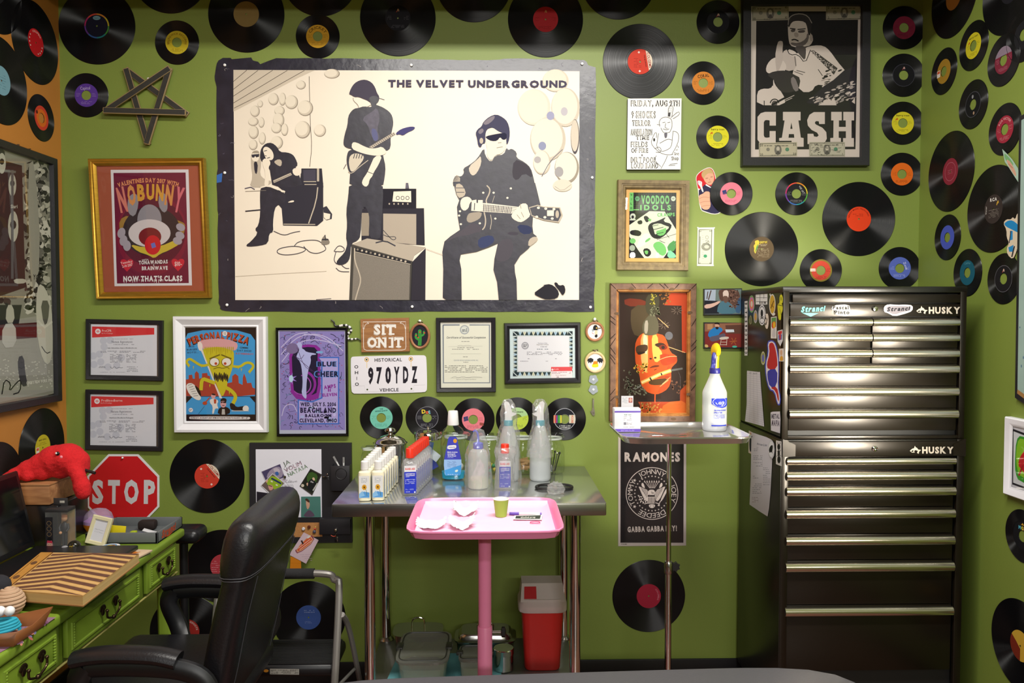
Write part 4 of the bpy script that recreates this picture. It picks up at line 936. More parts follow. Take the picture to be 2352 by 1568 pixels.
def health(a):
    a.at(990,720,5.407)
    a.flat('965,172 1805,170 1805,812 975,815','#cfe0e2'); a.flat('1016,222 1756,218 1760,775 1020,778','#c8d4d4')
    for k in range(12):
        x = 1080 + k * 55
        for y,s in ((245,1),(750,-1)): a.flat('%d,%d %d,%d %d,%d' % (x - 24,y + 24 * s,x + 24,y + 24 * s,x,y - 24 * s),'#2c3c40'); a.el(x + 27,y,15,22,('#a8c4d8','#d0cfb4')[k % 2],12)
    for k in range(10):
        y = 300 + k * 46
        for x in (1045,1735): a.flat('%d,%d %d,%d %d,%d' % (x - 22,y,x + 22,y - 16,x + 22,y + 16),'#2c3c40'); a.el(x,y + 23,20,12,('#a8c4d8','#c0c8bc')[k % 2],12)
    for x,y in ((1045,248),(1730,244),(1045,750)): a.flat('%d,%d %d,%d %d,%d %d,%d' % (x - 28,y - 26,x + 28,y - 26,x + 28,y + 26,x - 28,y + 26),'#26343a'); a.line('%d,%d %d,%d' % (x - 24,y - 22,x + 24,y + 22),10,'#c8d4d4')
    a.flat('1076,282 1715,276 1718,714 1080,718','#e2e2e8'); a.el(1168,398,45,46,'#9c9ca4'); a.el(1168,398,33,34,'#c8c8cc'); a.scrib(1145,380,1192,416,2,9,'#5c5c64',3)
    a.text('The State of Ohio',1385,367,13,'#5c5c70',w=120); a.text('Department of Health',1385,385,13,'#6c6454',w=148); a.scrib(1320,405,1450,420,1,7,'#7c7c84',2); a.scrib(1315,434,1455,448,1,7,'#5c7078',3)
    a.scrib(1190,470,1632,516,3,7,'#8c8c94',4); a.scrib(1200,554,1270,566,1,6,'#707078',5); a.scrib(1510,554,1560,566,1,6,'#707078',6); a.scrib(1108,584,1210,596,1,6,'#70707c',7); a.scrib(1406,584,1460,596,1,6,'#70707c',8)
    a.flat('1490,662 1752,660 1753,806 1492,808','#ece4e8'); a.flat('1490,662 1752,660 1752,712 1490,714','#e05458'); a.el(1508,695,15,15,'#f0dcdc',4); a.text('ProCPR',1556,690,12,'#f8d8d8',w=60); a.scrib(1500,720,1735,748,2,6,'#b07880',3); a.text('Natasa Agatonovic',1612,763,13,'#8c5458',w=132,wt=0); a.scrib(1560,780,1680,796,1,8,'#7c5c60',5)
framed('certificate_frame','wide black framed certificate with a patterned border and red card tucked in','certificate',[(1157.4,741.8),(1334.4,739.8),(1335,880.5),(1159,882.7)],0.022,[(0,.012),(.004,.02),(.012,.022),(.02,.014),(.023,.012)],BLACK_FR,health)

# ---- two grey discs and a silver charm
for (x,y,lb,seed) in ((1362.5,871,'grey plastic disc with wavy rim below the winged candy hoop',1),(1362.5,894,'grey plastic disc with wavy rim, lower of two, above the silver charm',2)):
    p = PY(x,y); t = thing('plastic_disc',lb,'wall disc',p,'grey discs on the wall')
    mb = MB(); GD = mat('grey_disc_plastic','#8c949c',0.3)
    M = Matrix.Translation(p) @ Matrix.Rotation(R(90),4,'X')
    out_ = [M @ Vector(((.0185 + .0016 * math.cos(5 * g + seed)) * math.cos(g),(.0185 + .0016 * math.cos(5 * g + seed)) * math.sin(g),.005)) for g in (i * .1309 for i in range(48))]
    mb.slab(out_,(0,.0045,0),GD); mb.build('disc',t)
    MB().lathe([(.0045,.005),(.0045,.0075),(.002,.009),(1e-6,.009)],PIN_M,12,M).build('pin_head',t)
def charm():
    a = wallart(-.006).at(990,720,5.407); p = PY(1363,935); t = thing('hand_charm','small silver hand shaped charm hanging below the grey discs','charm',p)
    SV = mat('tarnished_silver','#a8a294',0.3,metal=0.9)
    q = chaikin([a.pt(*c) for c in ((2004,1052),(2022,1052),(2026,1075),(2020,1170),(2030,1185),(2038,1250),(2022,1270),(2002,1262),(1994,1235),(1980,1222),(1984,1208),(2000,1210),(2004,1170))],1)
    MB().slab(q,(0,.005,0),SV).build('silver_plate',t)
    mb = Art(a.fn,Nw).at(990,720,5.407); mb.line('2006,1075 2008,1170',4,'#6b6658'); mb.line('2004,1228 2030,1228',4,'#5c584c'); mb.line('2006,1240 2030,1242',4,'#5c584c'); mb.el(2013,1064,5,5,'#5c6a30',8); mb.build('engraved_lines',t)
charm()

# ---- stop sign
def stop():
    a = wallart(-.004).at(0,1000,4.752); p = PY(283,1129)
    oc = [(1345 + 445 * math.cos(R(22.5 + 45 * k)) * .955,610 + 440 * math.sin(R(22.5 + 45 * k))) for k in range(8)]
    t = thing('stop_sign','red octagonal STOP sign with white border on the wall behind the desk','road sign',p)
    MB().slab([a.pt(*q) for q in oc],(0,.003,0),mat('sign_aluminium_white','#d8d6d8',0.4)).build('plate',t)
    a.pg([(1345 + (x - 1345) * .945,610 + (y - 610) * .945) for x,y in oc],mat('sign_red_sheeting','#c01a20',0.4,noise=.04))
    for q,x,w_ in (('S',1067,150),('T',1243,150),('O',1434,180),('P',1632,150)): a.text(q,x,615,262,'#d4d2d6',w=w_,wt=2,rot=.01)
    a.build('lettering',t)
    pin(1342 / 4.752,1000 + 241 / 4.752,-.005,'small white pin at the top of the red stop sign',.004)
stop()
# ================================================================ right half of the back wall, then the side walls
# ---- canvas with a pen drawing
def canvas():
    a = wallart(-0.018).at(1380,0,3.92); q = [a.pt(*c) for c in ((243,887),(727,885),(718,1525),(235,1525))]
    p = PY(1503,307); t = thing('canvas_drawing','white canvas with a pen drawing and scratchy lettering below the red and white record','drawing',p)
    MB().slab(q,(0,.0172,0),mat('canvas_white','#e6e4e0',0.8,bump=.1),mat('canvas_dark_edge','#33302c',0.7)).build('canvas',t)
    K,G,H = '#2e2c2c','#5c5a58','#141212'
    for s,x,y,h,w_ in (('FRIDAY, AUG 9TH',490,930,48,440),('9 SHOCKS',385,1032,58,215),('TERROR',365,1108,46,165),('ANNIHILATION',365,1190,52,190),('TIME',375,1240,34,120),('FIELDS',345,1300,44,150),('OF FIRE',350,1355,36,150),('DIRT POOR',385,1440,44,230),('LOUD BAND',395,1492,42,240)):
        a.text(s,x,y,h + 6,K,w=w_ + 6,wt=2); a.text(s,x,y,h - 5,'#e6e4e0',w=w_ - 4,wt=0)
    a.text('&',372,1396,18,H); a.text('AT',685,1350,14,H,w=22); a.text('Gray',682,1382,26,H,w=46,rot=-.1); a.text('Shop',668,1425,34,H,w=66,rot=-.05)
    for r in ('530,1140 525,1090 550,1060 590,1052 630,1065 642,1100 640,1150 620,1190','540,1150 560,1190 580,1200 620,1190','505,1120 535,1125','555,1105 580,1100','600,1105 625,1100','585,1110 575,1150 600,1155','560,1160 590,1170 615,1160','520,1200 510,1260 500,1320 540,1370 620,1340 640,1300 650,1180','650,1180 690,1190 705,1230 690,1300 640,1390','470,1230 450,1290 490,1340 540,1380 600,1395 650,1390','470,1230 490,1190 505,1200 500,1240','485,1340 520,1320 545,1340 535,1375 495,1370','500,1400 480,1440 540,1500','600,1400 580,1450 540,1520','640,1050 655,950 610,955 605,1050','630,1060 700,1000 712,1030 650,1070','530,1290 600,1250 640,1260','620,1480 690,1470','610,1490 670,1488','690,1310 700,1330'):
        a.line(r,4.5,G,1)
    a.flat('568,1195 600,1190 595,1240 575,1245','#6c6a74',1); a.flat('606,1015 628,1012 624,1050 606,1048','#4c4a4c'); a.el(480,1258,8,16,H,10)
    for k in range(8): a.el(615 + (k % 2) * 18,960 + (k // 2) * 16,3,3,K,6)
    a.build('pen_drawing',t)
canvas()

# ---- comic cover in an old wooden frame
def voodoo(a):
    a.at(1390,380,5.227); GN,K,P = '#6fb868','#1e1c20','#d4dcc4'
    a.flat('255,260 915,275 905,1170 245,1160','#d8aa68'); a.flat('293,324 855,326 850,1114 284,1110',K)
    for k in range(17): a.line('%d,332 %d,548' % (345 + k * 30,345 + k * 30),2,'#4c5c4c',lift=(k == 0))
    for k in range(8): a.line('340,%d 852,%d' % (340 + k * 28,342 + k * 28),2,'#4c5c4c',lift=False)
    a.flat('293,324 340,324 338,545 291,545',GN)
    for k,q in enumerate('WILD'): a.text(q,315,352 + k * 53,26,K,w=24 if q != 'I' else 7)
    a.text('VOODOO',602,412,108,GN,w=345,wt=2); a.text('IDOLS',605,505,66,GN,w=380,wt=2,gap=.25); a.line('340,530 410,530',12,GN)
    for x,y in ((386,398),(818,398)): a.el(x,y,28,30,'#c4d0bc' if x > 500 else '#5c9c70',18); a.text('RIP',x,y,18,K,w=30)
    a.flat('290,715 530,548 715,552 852,770 850,900 700,1110 470,1112 400,1020 290,850',P); a.text('CRAMPS',730,590,44,GN,w=215,wt=2,rot=-.03)
    a.el(332,610,34,36,'#c4ccbc',18); a.flat('300,640 365,640 365,658 295,658','#c4ccbc'); a.el(330,618,16,20,K,12)
    a.flat('510,740 540,690 620,670 740,612 690,670 800,700 790,760 720,840 640,885 570,870 530,810',K,1); a.flat('560,710 650,690 720,720 780,740 700,800 640,790 600,840 580,760','#c8d4b8',1); a.flat('600,790 680,770 740,740 720,830 640,850',GN,1); a.line('580,770 700,740',7,K); a.line('620,820 700,800',6,K); a.line('560,730 640,710',6,K)
    a.flat('460,610 500,600 540,650 500,690 470,650',K,1); a.flat('380,670 440,650 450,700 400,710',K,1); a.flat('500,640 560,640 540,680',GN,1)
    a.flat('300,780 380,770 440,800 420,850 340,840 295,820',K,1); a.flat('370,1000 400,900 460,820 520,810 545,860 520,900 470,960','#e0e4d4',1); a.flat('480,900 540,860 545,890 480,930',GN,1); a.line('620,890 760,850 852,820',7,'#6c6468'); a.line('735,825 770,870',6,K); a.line('650,900 720,930',6,K)
    a.flat('570,960 600,920 660,910 720,960 740,1040 700,1090 640,1060 600,1010',GN,1); a.flat('740,960 848,880 848,1020 760,1040','#4c8c50',1); a.flat('760,1000 850,1070 848,1112 740,1110','#7cc4a0',1); a.flat('450,1000 520,990 560,1050 520,1100 470,1080',K,1); a.flat('470,1020 520,1020 510,1070 480,1060',GN,1); a.flat('610,1040 650,1050 640,1110 600,1110','#e0e4d4',1); a.el(330,905,36,32,GN,14); a.el(325,990,34,36,'#9ca898',16); a.flat('300,1040 360,1040 365,1110 290,1110','#d0d8e0',1)
    rd = random.Random(5); a.up()
    for k in range(60):
        x,y = rd.uniform(520,840),rd.uniform(560,1000)
        if (x - 620) ** 2 + (y - 760) ** 2 > 16000: a.line('%f,%f %f,%f' % (x,y,x + rd.uniform(-12,12),y + rd.uniform(-12,12)),2.5,'#9c9494',lift=False)
framed('picture_frame','weathered wooden frame around a green and black comic cover','picture',[(1420,411.6),(1585,413.5),(1582,621.4),(1416.8,620)],0.03,[(0,.022),(.002,.03),(.016,.028),(.017,.025),(.021,.025),(.023,.022),(.03,.02),(.036,.012)],GREY_WOOD,voodoo)

# ---- tall orange face print in a carved frame
def face(a):
    a.at(1380,640,4.126); OR,DK,YE = '#c8501c','#2c1c16','#dcae54'
    a.flat('180,132 828,132 828,1310 180,1310',DK); a.flat('660,135 825,135 825,700 770,700 765,255 600,250','#a83818'); a.flat('220,180 430,200 425,260 230,262','#6b2818',1); a.flat('290,250 520,250 500,520 330,560 280,440','#4a3c28',1)
    a.flat('180,1165 520,1165 750,1165 752,1060 810,1000 825,1310 180,1310','#a84018'); a.flat('180,980 380,1170 350,1300 180,1300','#33261c',1); a.flat('600,1170 820,1150 820,1300 560,1300','#c46024',1); a.line('515,1080 512,1180',12,OR)
    a.flat('330,590 380,520 450,505 540,520 600,535 630,600 660,700 720,730 725,790 690,820 665,850 668,960 640,1040 560,1090 500,1095 430,1070 380,1010 365,900 330,820 322,680',OR,1)
    a.flat('380,530 440,505 450,560 445,900 400,870 375,720','#e0a860',1); a.flat('395,540 440,520 442,720 410,700','#e8d8a8',1); a.flat('480,520 540,530 545,650 585,700 575,760 520,800 490,740',YE,1); a.flat('560,700 720,730 720,790 600,830 560,790','#a83c18',1); a.flat('630,820 665,830 660,980 610,1060 520,1090 600,980','#b0461c',1)
    a.flat('325,660 350,630 440,620 448,660 430,690 345,720','#4c3424',1); a.flat('500,620 580,600 632,640 600,655 540,650','#3c2418',1); a.el(590,650,40,24,'#7a2814',16); a.el(590,650,16,16,DK,12); a.flat('345,690 420,690 420,705 350,725',DK,1); a.el(472,757,13,8,DK,10); a.el(516,748,13,9,DK,10)
    a.flat('450,850 500,818 560,820 545,835 500,840','#5c2814',1); a.line('505,865 530,855',7,'#5c2814'); a.flat('450,970 520,950 640,940 600,1000 520,1010 460,1000','#4a3418',1); a.line('480,935 650,930',8,'#8c3414')
    a.line('385,985 560,905 665,868',34,YE); a.line('385,985 560,905 665,868',12,'#e8d498'); a.line('465,935 480,965',14,DK); a.line('570,893 580,915',12,DK); a.line('665,868 775,850',18,'#5c5c58'); a.flat('300,1040 380,1000 385,1020 330,1050','#6c6c64')
    a.flat('390,430 440,360 480,330 520,350 550,420 545,520 480,540 400,530','#57523f',1); a.flat('415,400 450,390 445,520 410,520','#a09888',1); a.flat('430,150 520,140 560,180 540,330 470,360 420,300','#3c3828',1)
    rd = random.Random(8); a.up()
    for (x0,y0,x1,y1,n,c) in ((470,145,520,240,16,'#a89c3c'),(560,140,660,240,16,'#8c5828'),(470,250,560,350,22,'#6c6c54'),(305,800,440,890,30,'#c0983c'),(210,840,310,1080,30,'#5c5c4c'),(260,1000,430,1100,26,'#6c6c58'),(380,1180,600,1300,44,'#b8843c'),(660,960,800,1100,16,'#6c4834')):
        for k in range(n): a.el(rd.uniform(x0,x1),rd.uniform(y0,y1),rd.uniform(6,15),rd.uniform(5,11),c,7,rd.uniform(0,3),lift=False)
    for (x,y) in ((720,300),(600,440)):
        for k in range(9): g = k * .7; a.line('%f,%f %f,%f' % (x + 16 * math.cos(g),y + 12 * math.sin(g),x + 56 * math.cos(g),y + 40 * math.sin(g)),5,'#6c5c50')
    for q in ('545,770 640,735 720,735','580,1000 660,930','560,1020 640,960','640,645 800,700','540,370 640,460'): a.line(q,6,'#d0a870',1)
    a.el(645,540,37,39,'#5c5c62',24)
t = framed('picture_frame','tall carved brown frame with an orange painted face','picture',[(1402.3,651),(1600.5,650),(1598,969.6),(1400.6,968.5)],0.03,[(0,.024),(.002,.028),(.024,.03),(.0245,.02)],BROWN_WOOD,face,glass=True,sheet_h=.012)
def carved(t):
    ctr,w_,h_,roll = quad_frame([(1402.3,651),(1600.5,650),(1598,969.6),(1400.6,968.5)],-.03); ctr.y = 0
    mb = MB(); ring_frame(mb,ctr,w_ - .047,h_ - .047,roll,[(0,.02),(0,.026),(.003,.027),(.004,.022),(.005,.026),(.008,.027),(.009,.021),(.010,.025),(.012,.02),(.0125,.012)],PINE); fixnormals(mb.build('pine_inner_strip',t))
    a = wallart(-.0297).at(1380,640,4.126); K = '#2a1a14'
    for q in ('290,45 335,95','440,92 495,45','555,45 605,92','600,45 640,90','700,95 745,45','92,45 180,135','908,45 825,130','88,350 138,390','88,395 140,440','90,570 140,520','88,640 142,560','90,650 142,720','88,710 138,770','88,740 136,810','90,1100 140,1040','90,1160 140,1110','860,450 905,375','858,640 908,580','856,690 906,640','856,860 904,800','855,900 903,850','855,1060 902,1000','88,45 92,45'): a.line(q,6,K)
    for x,y in ((290,95),(675,98),(150,330),(845,320),(150,1120),(835,1095),(690,1328)): a.el(x,y,26,14,'#66503c',12)
    a.build('carved_grooves',t)
carved(t)

# ---- two small snapshots
def snap(label,c4,draw):
    a = wallart(-0.012); a.at(1380,640,4.126); p = PY(*[(c4[0][i] + c4[2][i]) / 2 / 4.126 + (1380,640)[i] for i in (0,1)])
    t = thing('photo_block',label,'photo',p,'two small photos beside the toolbox')
    MB().slab([a.pt(*q) for q in c4],(0,.0115,0),BLACK_FR).build('mount',t)
    draw(a); a.build('photo_print',t)
def hairy(a):
    a.flat('985,103 1332,100 1328,332 985,334','#6c7c78'); a.flat('985,103 1090,103 1085,215 985,225','#a8b4c4'); a.flat('985,205 1130,210 1120,330 985,332','#22242c'); a.line('1045,110 1020,200',10,'#4c3428'); a.line('1015,120 1005,190',8,'#4c3428')
    a.flat('1110,110 1160,100 1300,102 1325,180 1310,260 1260,300 1240,240 1130,220','#5c4238',1); a.flat('1110,250 1160,200 1230,230 1270,280 1290,332 1100,332','#4c7484',1); a.flat('1155,115 1205,105 1215,160 1190,215 1160,180','#d8c4b8',1); a.flat('1155,160 1210,165 1200,230 1165,225','#6b5044',1); a.flat('980,245 1060,235 1130,205 1128,230 1050,275 985,285','#d8b4a4',1); a.flat('1290,210 1330,160 1330,330 1270,320','#3c5c7c',1)
    rd = random.Random(4); a.up()
    for k in range(50): a.el(rd.uniform(1215,1310),rd.uniform(110,270),8,6,rd.choice(['#7a5a4c','#46302a','#8c6c5c']),7,lift=False)
snap('small photo of a long haired bearded person in blue, upper of two',((975,95),(1339,90),(1335,342),(975,345)),hairy)
def drum(a):
    a.flat('985,425 1338,418 1334,648 985,648','#7a2c28'); a.flat('985,425 1338,418 1338,480 985,500','#8c6048'); a.flat('1010,430 1060,428 1060,480 1010,480','#b0845c'); a.flat('1180,440 1330,436 1330,520 1190,520','#5c3c30'); a.flat('1180,480 1260,480 1265,505 1185,508','#c8d0d8')
    a.flat('1012,540 1030,490 1080,455 1140,460 1160,490 1120,520 1110,560 1040,560','#2878b8',1); a.flat('1078,425 1105,418 1125,440 1115,475 1090,475','#c89c84',1); a.flat('1075,430 1080,412 1120,412 1128,440 1110,430','#22181a',1); a.flat('1082,455 1122,455 1110,480 1092,478','#22181a',1); a.flat('1030,550 1110,535 1180,510 1180,560 1060,600 1030,580','#5c5464',1); a.flat('1120,555 1210,545 1215,570 1130,580','#c8bcb0',1)
    for q in ('1140,580 1130,630','1195,575 1190,630','1130,625 1195,625','1140,600 1192,600'): a.line(q,5,'#c8b8a8')
    for q in ('1240,560 1260,600 1280,560','1235,620 1260,590 1280,625','1220,595 1290,590'): a.line(q,8,'#a0582c')
    a.flat('985,620 1015,625 1020,650 985,650','#c8a868',1); a.el(1268,643,24,10,'#4cac94',12)
snap('small photo of a crouching person in a blue shirt, lower of two',((978,412),(1341,416),(1336,660),(975,658)),drum)

# ---- man with guitar print in a wide black frame
def cash(a):
    a.at(1690,0,4.021); K,P,G,M_ = '#1c1a1c','#c9bdb4','#8c8480','#57504e'
    a.flat('140,-10 1180,-10 1178,1450 140,1450',P); a.flat('190,105 1130,105 1105,1378 178,1380',K)
    a.flat('480,230 490,165 530,138 600,130 660,145 698,200 690,330 720,360 690,420 640,430 560,440 500,420 485,350',P,1); a.flat('480,230 490,160 530,135 600,128 665,150 702,210 690,330 668,320 660,250 640,200 560,190 515,205 490,260','#2c2828',1)
    a.flat('505,275 545,262 552,290 515,300',M_,1); a.flat('572,282 640,275 640,300 580,305',M_,1); a.line('500,262 552,268',9,K,1); a.line('570,272 645,265',9,K,1); a.flat('535,300 575,300 582,340 545,345','#a89c94',1); a.line('515,370 545,362 580,380',12,K,1); a.flat('500,390 580,400 650,360 660,300 680,330 660,400 600,435 520,420','#6c6462',1); a.el(697,348,14,32,'#a89c94',14)
    a.flat('475,520 480,450 540,470 570,500 640,440 720,418 810,420 870,470 940,570 1000,640 1030,680 900,740 830,790 740,780 700,850 600,850 520,700 540,620',P,1); a.flat('430,480 480,450 500,520 560,520 560,640 470,660 410,600','#b8aca4',1); a.flat('275,650 290,590 340,535 400,530 460,580 470,640 400,690 300,680',P,1)
    a.flat('380,690 360,530 385,390 410,375 438,385 430,470 440,540 420,600','#b4a8a0',1); a.flat('280,690 360,655 470,650 540,690 600,720 580,830 480,860 390,840 360,740','#33302f',1); a.flat('345,720 360,780 400,830 345,810',P,1); a.flat('500,730 540,700 590,830 540,850','#7a7270',1)
    a.flat('530,430 640,420 650,470 640,560 600,520','#4c4644',1); a.line('470,450 500,510 575,500 640,590 690,460',7,K,1); a.line('545,520 555,610',7,M_); a.line('560,650 640,670',7,M_); a.line('540,660 620,690',6,M_); a.line('760,640 800,700',6,K); a.flat('690,470 720,465 940,630 905,690','#3c3836'); 
    rd = random.Random(6); a.up()
    for k in range(60): g = rd.random(); a.el(705 + 215 * g + rd.uniform(-14,14),480 + 175 * g + rd.uniform(-14,14),rd.uniform(4,9),rd.uniform(3,6),P,7,rd.uniform(0,3),lift=False)
    for k in range(95): a.el(rd.uniform(800,1100),800 + rd.uniform(-150,130) ,rd.uniform(10,30),rd.uniform(4,9),rd.choice([P,K,K,'#a89c94']),8,-.3 + rd.uniform(-.2,.2),lift=(k % 8 == 0))
    a.flat('820,790 900,740 1000,650 1105,610 1105,900 930,890 760,970 650,950 720,880','#26222a',0)
    for k in range(70): x = rd.uniform(700,1095); a.el(x,975 - (x - 700) * .42 + rd.uniform(-75,75),rd.uniform(10,32),rd.uniform(4,9),rd.choice([P,'#b0a49c','#8c8480']),8,-.35 + rd.uniform(-.2,.2),lift=(k % 8 == 0))
    a.flat('195,850 240,818 320,820 345,780 440,865 460,975 195,975',P,1); a.ring(358,955,34,44,K,24,3.2,6.2); a.el(358,955,26,26,M_,18); a.line('330,970 480,890 560,860',18,K); a.line('400,960 520,905',5,P); a.line('400,945 540,880',5,P); a.line('262,930 262,972',8,K)
    a.flat('880,930 905,895 930,972 760,972 860,910',P); a.flat('1070,940 1100,900 1100,960',P); a.flat('190,972 1110,972 1108,1035 190,1035',K); a.flat('250,1035 300,1035 300,1035',K)
    # slab letters
    def slabs(rects,c,lift=True):
        for i,r in enumerate(rects): a.rc(*r,c,lift and i == 0)
    a.flat('200,1290 200,1080 230,1045 270,1033 370,1033 370,1160 312,1160 312,1112 285,1108 268,1112 258,1130 258,1250 266,1268 285,1272 312,1268 312,1210 368,1210 368,1330 230,1330',P)
    a.flat('435,1033 598,1033 598,1112 578,1112 600,1270 626,1275 626,1355 515,1355 515,1300 400,1300 400,1275 425,1272 450,1112 435,1112',P); a.flat('503,1190 513,1130 523,1190',K); a.flat('490,1238 536,1238 540,1272 486,1272',K)
    a.flat('822,1035 822,1145 770,1145 765,1120 740,1118 728,1135 740,1150 800,1180 835,1220 840,1280 820,1320 780,1330 662,1330 662,1235 715,1235 722,1260 750,1264 765,1250 750,1225 700,1200 665,1160 658,1110 680,1060 720,1035',P,0)
    a.flat('880,1033 978,1033 978,1112 952,1112 952,1172 1015,1172 1015,1112 992,1112 992,1033 1092,1033 1092,1112 1068,1112 1068,1275 1090,1275 1090,1355 990,1355 990,1275 1016,1275 1016,1212 950,1212 950,1272 970,1275 970,1310 872,1310 872,1275 900,1272 902,1112 880,1112',P)
    # bank notes tucked behind the glass
    def note(x0,y0,x1,y1,d1,d2,num,tint,cut=0):
        NB = tint; w_,h_ = x1 - x0,y1 - y0
        a.pg([(x0,y0),(x1,y0 + d1),(x1,y1 + d1),(x0,y1)],NB); a.line('%f,%f %f,%f %f,%f %f,%f %f,%f' % (x0 + 8,y0 + 10,x1 - 8,y0 + 10 + d1,x1 - 8,y1 - 10 + d1,x0 + 8,y1 - 10,x0 + 8,y0 + 10),7,'#6c685c')
        cx,cy = (x0 + x1) / 2,(y0 + y1 + d1) / 2; a.el(cx,cy + 4,h_ * .26,h_ * .36,'#6c6860',18); a.el(cx,cy - 6,h_ * .12,h_ * .17,'#b8b0a0',12); a.flat('%f,%f %f,%f %f,%f' % (cx - h_ * .2,cy + h_ * .34,cx,cy + h_ * .05,cx + h_ * .2,cy + h_ * .34),'#4c4844')
        a.el(x0 + w_ * .24,cy,h_ * .13,h_ * .13,'#7c786c',14); a.el(x0 + w_ * .74,cy,h_ * .14,h_ * .14,'#4c7c60',14)
        for u,v in ((x0 + 24,y0 + 24),(x1 - 24,y0 + 24 + d1),(x0 + 24,y1 - 22),(x1 - 24,y1 - 22 + d1)): a.text(num,u,v,20,'#4c483c')
        a.scrib(x0 + 50,y0 + 22,x1 - 50,y0 + 34,1,7,'#57534a',3); a.scrib(cx - 60,y1 - 16 + d1 / 2,cx + 60,y1 - 6 + d1 / 2,1,7,'#57534a',4)
    note(148,55,488,195,-10,0,'10','#a39c8a'); note(832,48,1172,186,-4,0,'2','#a39c8a'); note(212,1318,566,1448,-6,0,'20','#b4ac94'); note(676,1312,1008,1444,0,0,'1','#b0ab98')
    for k in range(30): x,y = rd.uniform(690,960),rd.uniform(1325,1430); a.line('%f,%f %f,%f' % (x,y,x + rd.uniform(10,36),y + rd.uniform(-14,14)),4,'#4c4844',lift=False)
    a.line('482,230 488,170 530,136 600,126 665,148 702,215',8,'#8c847e',1)
t = framed('picture_frame','wide black framed black and white print of a man with guitar above tall block letters','picture',[(1706,-10),(2001.5,-10),(1998.5,380.5),(1706,380.5)],0.03,[(0,.026),(.002,.03),(.034,.028),(.037,.016)],BLACK_FR,cash)

# ---- bank note in a plastic sleeve
def bill():
    a = wallart(-.0015).at(1390,380,5.227); p = PY(1620,566); t = thing('bank_note','upright green and cream bank note in a clear sleeve below the man cutout','money',p)
    NB,K = '#d2d4c0','#6c7060'
    a.flat('1110,745 1308,742 1300,1208 1102,1205','#e0e2da'); a.flat('1120,760 1290,757 1282,1190 1112,1190',NB); a.line('1128,772 1280,770 1272,1180 1122,1178 1128,772',10,K); a.line('1140,850 1135,1110',12,'#8c9080')
    a.el(1212,975,58,48,'#8a8c7e',22); a.el(1218,975,30,22,'#c0c2b2',14); a.el(1222,862,22,22,'#9c9e90',14); a.el(1222,862,15,15,NB,14); a.el(1202,1087,22,20,'#3c9468',14)
    for u,v in ((1265,785),(1140,790),(1265,1172),(1130,1172)): a.text('2',u,v,26,'#4c5044',rot=1.57)
    a.line('1200,905 1240,890 1230,930 1205,920 1260,905 1225,950 1270,955',4,'#3c3c3c',1); a.scrib(1165,830,1185,1150,14,5,'#a4a694',3)
    a.build('printed_note',t)
    mb = MB(); mb.poly([PY(1390 + x / 5.227,380 + y / 5.227,-.004) for x,y in ((1100,735),(1316,733),(1309,1214),(1096,1212))],glassy('clear_sleeve',rough=.08,base=.02)); mb.build('clear_sleeve',t)
    mb = MB()
    for x,y in ((1112,745),(1310,748),(1110,1198),(1298,1200)): mb.ball(PY(1390 + x / 5.227,380 + y / 5.227,-.004),.0028,PIN_M,10,sy=.6)
    mb.build('corner_pins',t)
bill()

# ---- paper cutout of a man with raised fist
def cutout():
    a = wallart(-.0012).at(1390,380,5.227); p = PY(1620,438); SK,NV = '#d8a488','#2c2848'
    pts = '1085,150 1105,100 1170,50 1240,18 1290,35 1320,100 1335,180 1400,300 1420,520 1380,575 1300,590 1200,560 1150,540 1125,440 1115,300 1100,230'
    a.flat(pts,'#e4dcdc',1); a.flat('1092,150 1112,105 1172,58 1240,26 1285,42 1312,100 1328,180 1300,300 1120,290 1105,225','#c8242c',1)
    a.flat('1200,220 1270,250 1330,240 1420,320 1410,520 1370,570 1300,582 1200,550 1150,530 1115,300 1150,280',NV,1); a.flat('1175,150 1190,95 1260,70 1305,95 1310,170 1285,225 1250,238 1205,205',SK,1); a.flat('1150,110 1175,60 1240,25 1290,60 1305,110 1280,90 1230,95 1195,130 1185,170','#c0a070',1)
    a.line('1205,155 1235,150',6,'#7a4c3c'); a.line('1265,140 1290,135',6,'#7a4c3c'); a.line('1235,205 1270,195',6,'#9c4c48'); a.line('1250,160 1258,182',5,'#b07c64'); a.flat('1210,220 1275,262 1265,268 1205,238','#e8e4e4')
    a.flat('1120,360 1180,335 1200,310 1250,312 1262,340 1255,400 1270,480 1240,530 1180,530 1145,490 1125,430',SK,1)
    for q in ('1125,400 1180,375 1250,385','1135,450 1190,430 1260,430','1150,495 1200,480 1262,478'): a.line(q,5,'#b07860',1)
    a.flat('1105,185 1130,180 1165,195 1160,240 1185,320 1165,320 1140,250 1115,225','#d8d4d8',1); a.line('1120,190 1122,215',4,'#8c5c64'); a.line('1140,190 1140,215',4,'#8c5c64')
    o = a.build('paper_cutout',None,p); tag(o,'paper cutout of a fair haired person in navy holding up a fork','cutout')
cutout()

